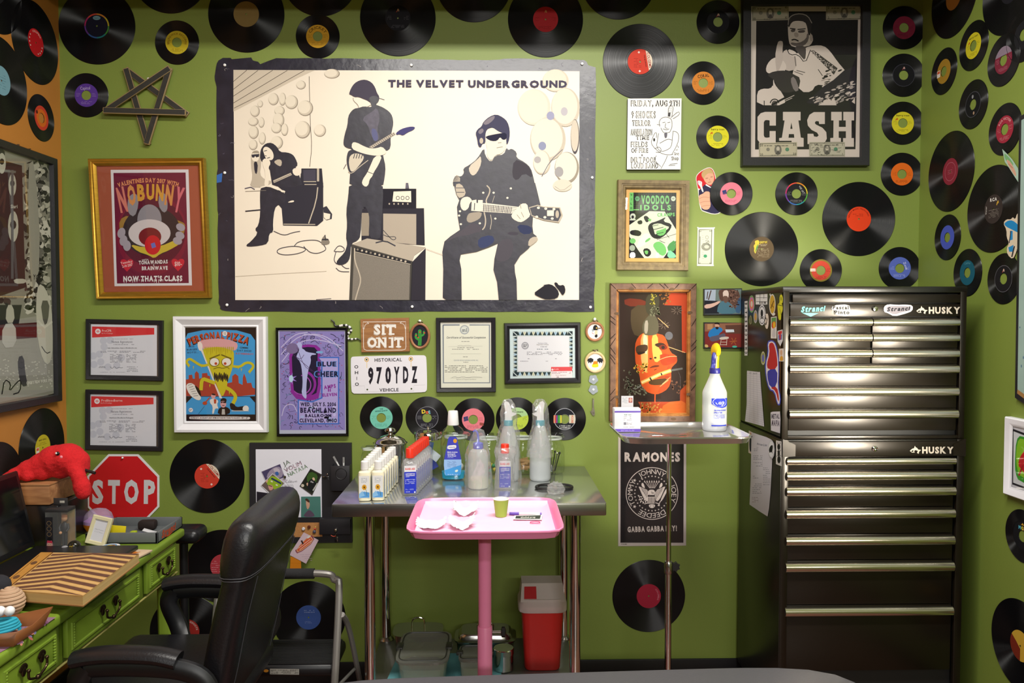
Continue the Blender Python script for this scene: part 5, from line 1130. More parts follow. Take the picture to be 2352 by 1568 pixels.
# ---- crest poster in a plastic sleeve
def crest():
    a = wallart(-.0015).at(1380,980,5.113); p = PY(1498,1135); t = thing('band_poster','narrow black poster with a round eagle crest, behind the chrome tray pole','poster',p)
    W,K = '#c8bcb8','#1c181c'
    a.flat('205,100 1003,100 1001,1393 205,1400',W); a.flat('232,110 975,110 970,1360 230,1360',K); a.text('RAMONES',605,354,110,W,w=665,wt=2)
    cx,cy = 601,782; a.ring(cx,cy,300,308,W,60)
    a.arc('JOHNNY',cx,cy,258,R(-90),56,W,0,span=R(74)); a.arc('JOEY',cx,cy,258,R(0),56,W,0,span=R(50)); a.arc('DEEDEE',cx,cy,258,R(90),56,W,0,span=R(74)); a.arc('TOMMY',cx,cy,258,R(182),56,W,0,span=R(70))
    def st(x,y,r,g=0): a.pg([(x + (r if k % 2 == 0 else r * .42) * math.sin(g + k * .6283),y - (r if k % 2 == 0 else r * .42) * math.cos(g + k * .6283)) for k in range(10)],W,0,False)
    a.up()
    for g in (143,217 + 0,323,37): st(cx + 256 * math.cos(R(g)),cy + 256 * math.sin(R(g)),22,R(g + 90))
    for k in range(32): g = k * R(11.25); st(cx + 203 * math.cos(g),cy + 203 * math.sin(g),12,g + 1.57)
    for s in (1,-1):
        M_ = lambda q: ' '.join('%f,%s' % (cx + s * (float(u.split(',')[0]) - 600),u.split(',')[1]) for u in q.split())
        a.flat(M_('640,745 700,720 760,695 745,730 720,790 690,850 655,880 640,840'),W,1)
        for k in range(5): a.line(M_('%d,%d %d,%d' % (655 + k * 18,735 - k * 6,650 + k * 14,850 - k * 22)),5,K)
        a.flat(M_('680,720 700,660 720,655 725,690 700,715'),W,1); a.line(M_('640,890 690,905'),9,W)
    a.flat('555,775 560,745 590,735 625,740 640,770 635,795 560,795',W,1); a.flat('585,760 640,775 600,790','#8c8480',1); a.el(598,756,4,4,K,8)
    a.flat('545,795 640,795 638,860 634,900 550,900 546,860',W); a.flat('549,800 636,800 636,820 549,820',K)
    for k in range(5): a.flat('%d,826 %d,826 %d,896 %d,896' % (558 + k * 17,565 + k * 17,565 + k * 17,558 + k * 17),K)
    for k in range(7): x = 515 + k * 28; a.line('%d,720 %d,640' % (575 + k * 9,x),5,W); a.flat('%d,650 %d,625 %d,650' % (x - 9,x,x + 9),W)
    a.flat('755,740 775,725 785,745 715,875 695,870',W,1); a.line('700,870 675,925',9,W); a.el(680,920,13,10,W,10)
    a.line('510,895 470,860 440,800',6,W,1)
    for k in range(9): a.el(445 + (k % 3) * 24 + k * 4,810 + (k // 3) * 34 + (k % 2) * 10,14,7,W,8,.7 - k * .3)
    a.flat('560,915 600,905 640,915 630,945 600,955 570,945',W,1); a.line('575,945 590,915',4,K); a.line('625,945 610,915',4,K)
    a.text('GABBA GABBA HEY!',603,1197,66,W,w=585,wt=2,rot=-.025); a.text('PYRAMID',275,1376,11,K,w=70)
    a.build('printed_sheet',t)
    MB().poly([PY(1380 + x / 5.113,980 + y / 5.113,-.004) for x,y in ((186,60),(1018,60),(1014,1412),(188,1416))],glassy('clear_sleeve')).build('clear_sleeve',t)
crest()

# ---- black organiser board
def board():
    a = wallart(-.018).at(380,1000,4.752); p = PY(690,1131); t = thing('organiser_board','black wall organiser with whiteboard, cork strip and pen cup behind the office chair','notice board',p)
    BD = mat('organiser_black','#1d1c21',0.5)
    MB().slab([a.pt(*q) for q in ((915,82),(2028,82),(2038,1168),(920,1175))],(0,.0175,0),BD).build('panel',t)
    a.flat('985,150 1702,148 1708,890 990,895',mat('whiteboard','#dcdce8',0.25)); 
    for k,(q,x,y,w_) in enumerate((('JA',1320,298,90),('VOLIM',1390,340,210),('NATASA',1440,380,240))): a.text(q,x,y,46,'#5c5464',w=w_,rot=-.45,wt=0); a.text(q,x + 3,y + 3,40,('#8c9c8c','#b090a0','#8cac8c')[k],w=w_ - 10,rot=-.45,wt=0)
    a.text('Cole',1345,500,38,'#55525c',w=70,rot=-.1,wt=0); a.text('loves',1410,500,24,'#55525c',w=55,rot=-.2,wt=0); a.text('YOU:)',1345,552,38,'#55525c',w=100,rot=-.1,wt=0)
    a.build('whiteboard',t)
    b = wallart(-.0184).at(380,1000,4.752); b.flat('1400,950 1710,948 1712,1102 1400,1108',mat('cork','#b07c48',0.9,noise=.3,scale=300,bump=.3)); b.build('cork_strip',t)
    mb = MB(); e = lambda x,y,d: PY(380 + x / 4.752,1000 + y / 4.752,d)
    c = (e(1835,335,-.05) + e(2000,575,-.05)) / 2; W_,H_ = .072,.10
    for dx,wx in ((-W_ / 2,.003),(W_ / 2,.003)): mb.box((c.x + dx,-.043,c.z),(wx,.05,H_),BD,.0008)
    mb.box((c.x,-.067,c.z),(W_,.003,H_),BD,.0008); mb.box((c.x,-.043,c.z - H_ / 2),(W_,.05,.003),BD,.0008)
    mb.lathe([(.0215,0),(.0235,.0012),(.0225,.002),(.0205,.0006)],mat('cup_ring','#0d0d10',.6),24,Matrix.Translation((c.x + .004,-.0685,c.z + .018)) @ Matrix.Rotation(R(90),4,'X'),close=True); mb.build('pen_cup',t)
    mb = MB(); p2 = e(1855,910,-.03); mb.box((p2.x,-.03,p2.z),(.125,.024,.006),BD,.001); mb.box((p2.x,-.041,p2.z - .03),(.125,.004,.06),BD,.001); mb.build('letter_tray',t)
    CL = glassy('clear_tube',rough=.05,base=.05,hz=.12)
    for (x,y,ang,lb) in ((1858,270,.5,'slanting clear tube with white tip standing in the black pen cup'),(1945,285,0,'upright clear tube standing in the black pen cup')):
        q = e(x,y,-.045); u = Vector((math.sin(-ang),0,math.cos(ang))); mb = MB(); mb.cyl(q - u * .045,q + u * .018,.0042,CL,n=12); mb.cyl(q - u * .04,q - u * .006,.0025,mat('white_plastic','#e6e6e8',.35),n=8); o = mb.build('plastic_tube',None,q); tag(o,lb,'tube','tubes in the pen cup')
    def card(nm,label,cat,quad,col,draw,d,mag=None,group='photos on the whiteboard'):
        g = wallart(-d).at(380,1000,4.752); g.flat(quad,col); draw(g); ctr = [tuple(map(float,s.split(','))) for s in quad.split()]
        cx,cy = sum(q[0] for q in ctr) / 4,sum(q[1] for q in ctr) / 4; o = tag(g.build(nm,None,e(cx,cy,-d)),label,cat,group); return o
    def face_photo(g):
        g.flat('1050,395 1250,312 1300,455 1110,520','#4c4468'); g.flat('1100,470 1120,400 1190,340 1260,340 1295,440 1200,480','#9c90a8',1); g.flat('1170,360 1230,350 1260,400 1200,410','#c0b4c4',1); g.flat('1190,400 1230,390 1240,430 1210,440','#3c64a8',1)
    card('photo_print','purple tinted photo partly under the green mask photo','photo','1045,392 1252,308 1325,500 1115,560','#c8c0d0',face_photo,.0194)
    def mask_photo(g):
        g.flat('1048,545 1170,420 1295,520 1168,650','#6c5c58'); g.flat('1120,480 1170,430 1280,500 1265,560 1210,600 1150,560 1100,525','#94b42c',1); g.line('1155,465 1265,525',20,'#2c3c5c'); g.flat('1090,500 1125,470 1110,520','#d8a890',1); g.flat('1115,545 1165,535 1180,580 1140,605','#d0988c',1); g.line('1130,545 1165,555',8,'#3c2820',1); g.el(1160,500,14,8,'#e0d8c8',10,.5); g.el(1215,540,14,8,'#e0d8c8',10,.5); g.flat('1105,590 1150,620 1200,600 1190,640 1160,648','#38383c',1)
    card('photo_print','photo of a person in a bright green eye mask on the whiteboard','photo','1040,545 1168,412 1305,518 1168,662','#d8d8dc',mask_photo,.0205)
    def cardart(g):
        g.flat('1475,550 1580,372 1690,430 1600,630','#24281e'); g.flat('1530,470 1580,385 1670,430 1640,520 1590,560','#3c5c28',1); g.flat('1540,570 1570,480 1620,470 1650,540 1600,620','#1e2022',1); g.flat('1600,460 1625,455 1635,490 1610,490','#d8b8a0',1); g.flat('1535,520 1560,510 1550,560','#d0a890',1); g.text('Ohio',1600,505,18,'#d8d8dc',w=36,rot=.3); g.line('1610,600 1660,520',14,'#c0c0bc'); g.el(1497,545,17,17,'#d0c8b8',14)
    card('trading_card','dark bordered card of a person before green leaves, held by a magnet clip','card','1463,552 1583,360 1708,425 1602,652','#3c3834',cardart,.0198)
    def dark(g): g.flat('1000,615 1195,640 1110,720 1000,715','#26222c'); g.flat('1000,728 1060,725 1050,790 998,800','#2c2830'); g.line('1055,720 1100,695 1145,680',6,'#b8a8a0',1); g.el(1045,745,12,14,'#c09080',10)
    card('photo_print','dark photo at the lower left of the whiteboard, mostly behind the chair','photo','995,610 1210,640 1210,890 995,890','#38343c',dark,.0192)
    def boy(g): g.flat('1480,668 1690,665 1695,888 1480,890','#4c7c74'); g.flat('1500,888 1530,840 1570,805 1620,850 1630,888','#5c4c60',1); g.flat('1530,720 1550,690 1578,740 1570,790 1545,810','#c89c84',1); g.flat('1520,700 1540,680 1575,710 1570,735 1540,715','#4c3024',1)
    card('photo_print','portrait of a dark haired person on teal, lower right of the whiteboard','photo','1480,666 1692,664 1698,890 1480,892','#5c8c84',boy,.0194)
    def note2(g): g.flat('1440,1240 1590,1068 1635,1150 1445,1298 1410,1250','#8c3c58',1); g.flat('1420,1245 1575,1080 1628,1150 1450,1285','#d8a078',1); g.flat('1432,1240 1570,1095 1612,1150 1455,1268','#d8603c',1); g.flat('1475,1148 1492,1140 1512,1182 1498,1192','#3c2828'); g.line('1450,1230 1580,1130',5,'#f0d8c8'); g.line('1465,1245 1595,1145',5,'#f0d8c8'); g.scrib(1470,1290,1600,1370,4,4,'#b8a0b0',3); g.flat('1540,1115 1570,1085 1590,1095 1560,1125','#e0dcd8',1)
    card('greeting_card','pale pink card with an orange phone picture hanging below the cork strip','card','1510,1055 1672,1140 1535,1398 1350,1300','#d8c0cc',note2,.021,group='notes hanging below the organiser')
    def orange(g): g.line('1370,1390 1480,1395',3,'#c07010')
    card('paper_note','orange paper note under the pale pink card','note','1365,1320 1478,1330 1482,1458 1360,1455','#d88420',orange,.0198,group='notes hanging below the organiser')
    def knob(x,y,r,m,lb): q = e(x,y,-.019); tag(MB().lathe([(r,0),(r,.003),(r * .7,.006),(1e-6,.006)],m,18,Matrix.Translation(q) @ Matrix.Rotation(R(90),4,'X')).build('button_badge',None,q),lb,'badge','badges on the cork strip')
    knob(1507,1017,.0068,mat('badge_white','#d0d0d8',.3),'white round badge on the cork strip'); knob(1568,995,.0066,mat('badge_brown','#5c2c1c',.3),'brown round badge on the cork strip')
    q = e(1625,1050,-.022); t2 = thing('toy_figure','tiny colourful figure charm pinned to the cork strip','charm',q); MB().ball(q,.007,mat('charm_dark','#4c4c5c',.3),12,sy=.6).build('body',t2); MB().ball(q + Vector((.003,0,.012)),.0045,mat('charm_red','#c84c3c',.3),12,sy=.6).build('head',t2); MB().ball(q + Vector((.005,-.001,.019)),.0032,mat('charm_gold','#c8a84c',.3),10,sy=.6).build('hat',t2)
    q = e(1305,450,-.022); tag(MB().lathe([(.0052,0),(.0052,.004),(1e-6,.0045)],CHROME,16,Matrix.Translation(q) @ Matrix.Rotation(R(90),4,'X')).build('magnet',None,q),'silver round magnet holding the purple tinted photo','magnet')
    q = e(1217,615,-.022); tag(MB().lathe([(.0056,0),(.005,.004),(1e-6,.0055)],mat('amber_bead','#c8b048',.15),16,Matrix.Translation(q) @ Matrix.Rotation(R(90),4,'X')).build('magnet',None,q),'amber round magnet at the foot of the green mask photo','magnet')
    q = e(1760,450,-.024); t3 = thing('binder_clip','silver wire binder clip at the edge of the whiteboard','clip',q); mb = MB()
    mb.tube(catmull([q + Vector(v) for v in ((-.008,0,-.011),(-.004,-.003,0),(0,-.004,.011),(.005,-.004,.012),(.004,-.003,.002),(.008,0,-.011))],4),.0008,CHROME,6); mb.build('wire_arms',t3); MB().box(q + Vector((-.004,.001,0)),(.024,.006,.002),CHROME,.0005).build('jaw',t3)
    q = e(1860,1030,-.046); t4 = thing('key_bunch','keys with a silver ball and red loop hanging on the letter tray','keys',q)
    mb = MB(); mb.ball(q + Vector((0,0,0)),.007,CHROME,14); mb.build('metal_ball',t4)
    mb = MB(); mb.tube([q + Vector((.001 + .003 * math.cos(i),-.001,-.012 - i * .0025)) for i in range(9)],.001,CHROME,6); mb.build('chain',t4)
    MB().tube(catmull([q + Vector(v) for v in ((0,0,-.024),(-.01,-.001,-.026),(-.02,-.001,-.021))],4),.0014,mat('red_loop','#c8401c',.4),6).build('red_loop',t4)
    MB().box(q + Vector((0,0,-.042)),(.009,.003,.014),mat('key_dark','#2c2c30',.3,metal=.8),.001).build('key',t4); MB().box(q + Vector((.006,-.002,-.038)),(.004,.002,.020),STEEL,.0008).build('key',t4)
board()

# ---- left wall: big framed poster
def left_poster():
    p0 = Vector((XL + .03,0,0)); N = Vector((1,0,0))
    q = [onto(x,y,p0,N) for x,y in ((-150,279),(130,352),(147,915),(-150,986))]
    ctr = sum(q,Vector()) / 4; w_ = abs(q[1].y - q[0].y + q[2].y - q[3].y) / 2; h_ = (q[0].z - q[3].z + q[1].z - q[2].z) / 2; base = Vector((XL,ctr.y,ctr.z))
    t = thing('picture_frame','large black framed black and white poster on the orange wall','picture',base)
    mb = MB(); ring_frame(mb,base,w_,h_,0,[(0,.0005),(0,.026),(.003,.03),(.026,.028),(.03,.012)],BLACK_FR,X=Vector((0,1,0)),N=N); fixnormals(mb.build('frame',t))
    a = planeart((XL + .012,0,0),(1,0,0)); K,P,G = '#2c2c2a','#b4b4a4','#6c6c64'
    a.flat('-140,298 116,364 130,902 -140,966','#8a8a7c'); a.flat('-140,760 122,720 128,895 -140,955','#9c9c92'); rd = random.Random(12)
    for k in range(420):
        x,y = rd.uniform(60,114),rd.uniform(372,720); a.el(x,y,rd.uniform(1.5,7),rd.uniform(2,12),rd.choice([K,P,G,K,'#cacabc']),7,rd.uniform(0,3),lift=(k % 14 == 0))
    for k in range(120): a.el(rd.uniform(-100,62),rd.uniform(330,720),rd.uniform(2,9),rd.uniform(3,16),rd.choice([K,'#3c2c2a',G,'#4c3c38']),7,rd.uniform(0,3),lift=(k % 14 == 0))
    a.flat('-60,350 50,380 58,660 -60,700','#3a2a28',0); a.flat('62,380 80,365 95,600 70,690','#9a9a8c',1)
    for q_ in ((28,425,9,26),(30,520,12,36),(4,375,9,24)): a.el(*q_,P,16); a.el(q_[0],q_[1] - 4,q_[2] * .6,q_[3] * .3,K,10)
    a.line('28,390 28,640',6,'#5c5c5c'); a.line('10,392 36,395',5,G); a.flat('30,640 60,640 60,650 34,652',P,1); a.text('Slari',32,474,8,'#c8c8bc',w=16)
    a.flat('82,690 88,650 104,660 118,700 122,790 117,830 105,838 92,810 84,760','#c4c4b4',1); a.flat('92,690 114,690 110,740 100,748','#5c5c54',1); a.line('86,736 102,752 120,738',5,'#d4d4c4'); a.line('95,795 106,812 115,808',2,K,1)
    a.flat('-60,700 50,700 40,760 -60,770','#26262a'); a.flat('15,700 30,700 34,740 12,742',P,1); a.flat('-60,750 84,740 84,775 -60,785','#4c2022'); a.flat('5,745 35,740 38,795 4,800','#b8b8b0',1)
    for k in range(160): a.el(rd.uniform(-100,120),rd.uniform(825,890),2.2,1.4,'#c4c4b8',6,lift=(k % 30 == 0))
    a.flat('40,820 54,815 58,860 64,885 50,888 42,860','#3c3c40',1); a.line('4,905 10,870 25,880 20,900 36,880 48,870 46,900 30,905',2.5,'#1c1c1c',1); a.text("CBGB'S NEW YORK 1992",90,876,7.5,'#d8d8cc',w=60,rot=-.13,wt=2); a.text('YORK',88,637,12,K,w=26,rot=.1)
    a.build('print',t)
    mb = MB(); sheet(mb,base,w_ - .05,h_ - .05,0,.018,GLASS,X=Vector((0,1,0)),N=N); mb.build('glass_pane',t)
left_poster()

# ---- right wall: pale print with black edge, white framed wreath, two paper cutouts
def right_things():
    N = Vector((-1,0,0)); p0 = Vector((XR - .012,0,0)); r = lambda x,y,d=.012: onto(x,y,Vector((XR - d,0,0)),N)
    q = [r(2341,268),r(2480,190),r(2480,1010),r(2331,913)]; t = thing('hanging_poster','pale teal poster with a black edge at the right margin of the photo','poster',(q[0] + q[2]) / 2)
    MB().slab(q,(.0105,0,0),BLACK_FR).build('dark_edge',t)
    a = planeart(p0 + Vector((-.0008,0,0)),N); a.flat('2346,276 2470,208 2470,988 2337,894',mat('pale_teal_print','#8fa8a0',.6,noise=.15,scale=9)); a.flat('2337,894 2470,988 2470,1005 2336,903','#a07848'); rd = random.Random(2)
    for k in range(24): a.el(rd.uniform(2341,2400),rd.uniform(640,880),1,rd.uniform(1,5),'#2c5c80',6,lift=(k == 0))
    a.build('print',t)
    q = [r(2306,956,.025),r(2440,1010,.025),r(2440,1180,.025),r(2301,1133,.025)]; base = Vector((XR,(q[0].y + q[1].y) / 2,(q[0].z + q[3].z) / 2)); w_,h_ = abs(q[0].y - q[1].y),q[0].z - q[3].z
    t = thing('picture_frame','white framed lime green wreath print on the right wall','picture',base)
    mb = MB(); ring_frame(mb,base,w_,h_,0,[(0,.0005),(0,.02),(.004,.025),(.02,.02),(.03,.014)],WHITE_FR,X=Vector((0,-1,0)),N=N); fixnormals(mb.build('frame',t))
    a = planeart((XR - .012,0,0),N); a.flat('2308,962 2430,1010 2430,1175 2304,1128','#d4d4dc'); a.flat('2326,984 2430,1024 2430,1150 2325,1112',K_ := '#26242a'); a.flat('2328,990 2430,1030 2430,1146 2327,1108','#d8dce0'); a.flat('2331,1060 2334,1010 2345,998 2430,1030 2430,1140 2340,1106 2332,1085','#3c9c2c',1); a.flat('2333,1060 2336,1015 2346,1004 2430,1036 2430,1130 2342,1098','#8cc42c',1); a.el(2375,1060,26,44,'#3c7c2c',20); a.flat('2338,1068 2342,1050 2356,1030 2364,1060 2358,1095 2348,1080','#c8242c',1); a.line('2340,1092 2350,1068',4,'#a81c24'); a.build('print',t)
    mb = MB(); sheet(mb,base,w_ - .05,h_ - .05,0,.017,GLASS,X=Vector((0,-1,0)),N=N); mb.build('glass_pane',t)
    a = planeart((XR - .006,0,0),N); a.flat('2302,342 2312,352 2325,366 2338,386 2342,410 2340,420 2330,405 2318,386 2308,372','#a8c4b4',0); a.flat('2306,350 2320,364 2330,380 2318,378 2308,365','#78ac74',1); a.flat('2310,364 2322,372 2334,396 2334,408 2318,384','#d0a088',1); a.line('2316,376 2326,386',1.2,'#9c6450')
    tag(a.build('painted_card',None,r(2322,380)),'curled painted paper card sticking out from the right wall','card')
    a = planeart((XR - .004,0,0),N)
    a.flat('2304,512 2312,503 2322,504 2326,498 2332,504 2336,490 2344,488 2352,498 2350,525 2342,536 2339,560 2334,580 2326,596 2314,585 2312,570 2318,558 2312,545 2312,528','#d8c8b0',1); a.flat('2306,513 2316,506 2326,506 2338,515 2346,528 2340,535 2326,528 2310,520','#2484c0',1); a.flat('2320,530 2326,530 2326,550 2320,552','#2c88c4'); a.flat('2316,568 2328,562 2326,578 2318,578','#2c88c4'); a.line('2322,530 2318,558',2,'#2c2830'); a.line('2330,565 2324,590',3,'#2c2830')
    tag(a.build('paper_cutout',None,r(2328,540)),'tan and blue painted paper cutout over the black record on the right wall','cutout')
right_things()
# ================================================================ steel work table and everything on it
TZ = 0.908
PLASTIC_W = mat('white_plastic','#e6e6e8',.35)
MILKY = glassy('milky_plastic',(.92,.93,.94),.25,.03,(.74,.76,.79),.42)
CLEARB = glassy('clear_bottle',(.95,.95,.95),.04,.05,(.8,.8,.82),.16)
JARG = glassy('jar_glass',(.96,.98,.96),.02,.05)
BAGP = glassy('thin_bag',(.97,.97,.97),.12,.10,(.85,.85,.87),.12)
def table():
    fl,fr = PZ(763,1157,TZ),PZ(1393,1155,TZ); y0,y1 = -.012,(fl.y + fr.y) / 2; x0,x1 = fl.x,fr.x; cx = (x0 + x1) / 2
    t = thing('steel_table','stainless steel work table on round legs against the green wall','table',(cx,(y0 + y1) / 2,0))
    TOPM = mat('table_top_steel','#c9cbca',.16,metal=.88,noise=.05,scale=30,stretch=(1,30,1)); EDG = mat('table_edge_steel','#a8a5a0',.3,metal=1,noise=.12,scale=14,stretch=(1,1,8))
    mb = MB(); mb.box((cx,(y0 + y1) / 2,TZ - .0015),(x1 - x0,y0 - y1,.003),TOPM,.001); mb.build('table_top',t)
    mb = MB(); mb.box((cx,y1 + .004,TZ - .022),(x1 - x0,.010,.042),EDG,.004); mb.box((x0 + .004,(y0 + y1) / 2,TZ - .022),(.009,y0 - y1,.04),EDG,.003); mb.box((x1 - .004,(y0 + y1) / 2,TZ - .022),(.009,y0 - y1,.04),EDG,.003); mb.build('folded_edge',t)
    for (px,y) in ((847,-.56),(1323,-.56),(884,-.06),(1296,-.06)):
        x = (px - 1135) * (3.2 + y) / 1800; mb = MB(); mb.cyl((x,y,.05),(x,y,TZ - .02),.0185,CHROME,n=20); mb.lathe([(.021,.0),(.023,.008),(.02,.03),(.0185,.05)],STEEL,16,Matrix.Translation((x,y,0))); mb.lathe([(.03,-.005),(.03,.0),(.022,.01),(.0186,.012)],STEEL,20,Matrix.Translation((x,y,.218))); mb.build('leg',t)
    mb = MB(); mb.box((cx,(y0 + y1) / 2,.205),(.76,.54,.02),mat('undershelf_galvanised','#8c8c8a',.4,metal=.8,noise=.15,scale=12),.003); mb.build('undershelf',t)
    return x0,x1,y0,y1
TX0,TX1,TY0,TY1 = table()
def onTable(px,py,r=0): p = PZ(px,py,TZ); p.y += r; return p
def bottle_copies(root,spots,label_fn):
    kids = list(root.children)
    for i,(x,y,rz) in enumerate(spots):
        if i == 0: o = root
        else:
            o = root.copy(); C.objects.link(o)
            for k in kids:
                c = k.copy(); C.objects.link(c); c.parent = o
                for g in k.children:
                    d = g.copy(); C.objects.link(d); d.parent = c
        o.location = (x,y,TZ + .0005); o.rotation_euler = (0,0,rz); o['label'] = label_fn(i)
def soap_proto():
    t = thing('soap_bottle','','bottle',(0,0,0),'small soap bottles in two columns'); SB = mat('soap_bottle_cream','#e2dcc0',.35)
    MB().lathe([(.016,0),(.0205,.003),(.021,.01),(.021,.088),(.0195,.096),(.012,.1)],SB,28,pw=4).build('body',t)
    MB().lathe([(.0125,.099),(.0125,.104),(.0135,.105),(.013,.13),(.0105,.133),(1e-6,.133)],glassy('frosted_cap',(.95,.95,.95),.3,.04,(.82,.82,.82),.75),20).build('cap',t)
    a = Art(lambda x,y: Vector((x / 1000,-.0213,y / 1000)),(0,-1,0)); a.rc(-17,12,17,86,'#e8e8e8')
    a.flat('-17,16 -2,34 17,30 17,13 -17,13','#5c9cdc',0); a.flat('-17,26 -6,36 2,20 -17,14','#8cc0ec',0); a.line('2,46 8,34 9,18',1.2,'#4c6c3c',1)
    for k in range(10): a.el(0 + 5 * math.cos(k * .628),48 + 6 * math.sin(k * .628),4,2.2,'#e0a428',8,k * .628,lift=False)
    a.el(0,48,2.6,2.8,'#5c3418',10); a.scrib(-10,62,10,80,4,1.6,'#a0a8b8',3); a.build('paper_label',t)
    b = Art(lambda x,y: Vector((.0213,x / 1000,y / 1000)),(1,0,0)); b.rc(-17,12,17,86,'#e4e6e8'); b.rc(-17,12,-13,86,'#5c9cdc'); b.scrib(-11,20,15,80,12,1.3,'#8c94a4',5); b.build('back_label',t)
    return t
ORD = ('front','second','third','fourth','fifth','sixth','last')
def soaps():
    a0,a1,b0,b1 = onTable(836,1152,.021),onTable(867,1113,.021),onTable(867,1151,.021),onTable(900,1111,.021)
    s = [(*(a0.lerp(a1,k / 6)).xy,.06) for k in range(7)] + [(*(b0.lerp(b1,k / 6)).xy,.06) for k in range(7)]
    bottle_copies(soap_proto(),s,lambda i: 'small soap bottle with flower label, %s in the %s column on the steel table' % (ORD[i % 7],'left' if i < 7 else 'right'))
soaps()
def rinse_proto():
    t = thing('antiseptic_bottle','','bottle',(0,0,0),'clear antiseptic bottles with red caps'); RC = mat('red_cap','#d8301c',.35)
    MB().lathe([(.022,0),(.0265,.003),(.0275,.01),(.0275,.105),(.024,.118),(.014,.126),(.0125,.13)],CLEARB,32,sy=.60,pw=3.4).build('body',t)
    MB().lathe([(.024,.004),(.0255,.01),(.0255,.03),(.0255,.031)],glassy('cleansing_liquid',(.97,.97,.97),.05,.02),24,sy=.56,pw=3.4).build('liquid',t)
    mb = MB(); mb.lathe([(.0145,.128),(.0152,.129),(.0145,.158),(.0135,.1605),(1e-6,.161)],RC,26); mb.build('cap',t)
    a = Art(lambda x,y: Vector((x / 1000,-.0172,y / 1000)),(0,-1,0)); a.rc(-20,8,20,103,'#e4e4ea'); a.rc(-20,8,20,82,'#2838c0'); f = a.fn; a.fn = lambda x,y: f(x,-y)
    a.text('BAND-AID',0,-92,7.5,'#d83428',w=33,wt=2); a.text('ANTISEPTIC',0,-75,4.2,'#e8e8f4',w=33,wt=2); a.text('CLEANSING',0,-69.5,4.2,'#e8e8f4',w=31,wt=2); a.text('LIQUID',-9,-65,2.6,'#d0d4f0',w=13)
    for k in range(3): a.el(-15,-54 + k * 6,1.3,1.3,'#e8e8f4',8); a.scrib(-12,-57 + k * 6,16,-52.5 + k * 6,2 if k != 1 else 1,1.2,'#d0d4f4',k)
    a.scrib(-16,-24,12,-19,2,1,'#b0b8e8',5); a.text('6 FL OZ',-8,-13,2.6,'#e8e8f4',w=14,wt=2); a.rc(13,-14,18,-9,'#d8dcf0'); a.build('paper_label',t)
    return t
def rinses():
    p,q = onTable(941,1138,.017),onTable(976,1102,.017); n = 9
    root = rinse_proto(); nth = ('front','second','third','fourth','fifth','sixth','seventh','eighth','last')
    s = [(*(p.lerp(q,k / (n - 1))).xy,.12 if k == 0 else .02) for k in range(n)] + [(*onTable(1160,1125,.02).xy,0)]
    bottle_copies(root,s,lambda i: ('red capped antiseptic bottle, %s of the row beside the soaps' % nth[i]) if i < n else 'single bagged red capped antiseptic bottle near the squeeze bottle')
rinses()
def bag(name,label,p,prof,seed,wob=.006,flat_=1.0):
    """crinkled thin plastic bag pulled over a bottle"""
    rd = random.Random(seed); ph = [rd.uniform(0,6.28) for _ in range(6)]; vs,fs = [],[]; n = 30
    pr = []
    for i in range(len(prof) - 1):
        for k in range(3): t_ = k / 3; pr.append((prof[i][0] * (1 - t_) + prof[i + 1][0] * t_,prof[i][1] * (1 - t_) + prof[i + 1][1] * t_))
    pr.append(prof[-1])
    for r,z in pr:
        for k in range(n):
            g = 6.28319 * k / n; q = max(.0015,r + wob * min(1,r / .02) * (.5 * math.sin(3 * g + ph[0] + z * 30) + .35 * math.sin(7 * g + ph[1] - z * 55) + .25 * math.sin(11 * g + ph[2] + z * 90)) + rd.uniform(-.0012,.0012) * min(1,r / .02))
            vs.append((p.x + q * math.cos(g),p.y + q * math.sin(g) * flat_,p.z + z))
    for i in range(len(pr) - 1):
        for k in range(n): fs.append((i * n + k,i * n + (k + 1) % n,(i + 1) * n + (k + 1) % n,(i + 1) * n + k))
    o = MB().add(vs,fs,BAGP).build(name,None,p,sharp=.35); return tag(o,label,'plastic bag','thin bags over the bottles')
p = onTable(1160,1125,.02); bag('plastic_bag','thin clear bag around the single red capped bottle',Vector((p.x,p.y,TZ + .001)),[(.036,0),(.034,.05),(.034,.11),(.04,.135),(.036,.15)],5,.004,.75)
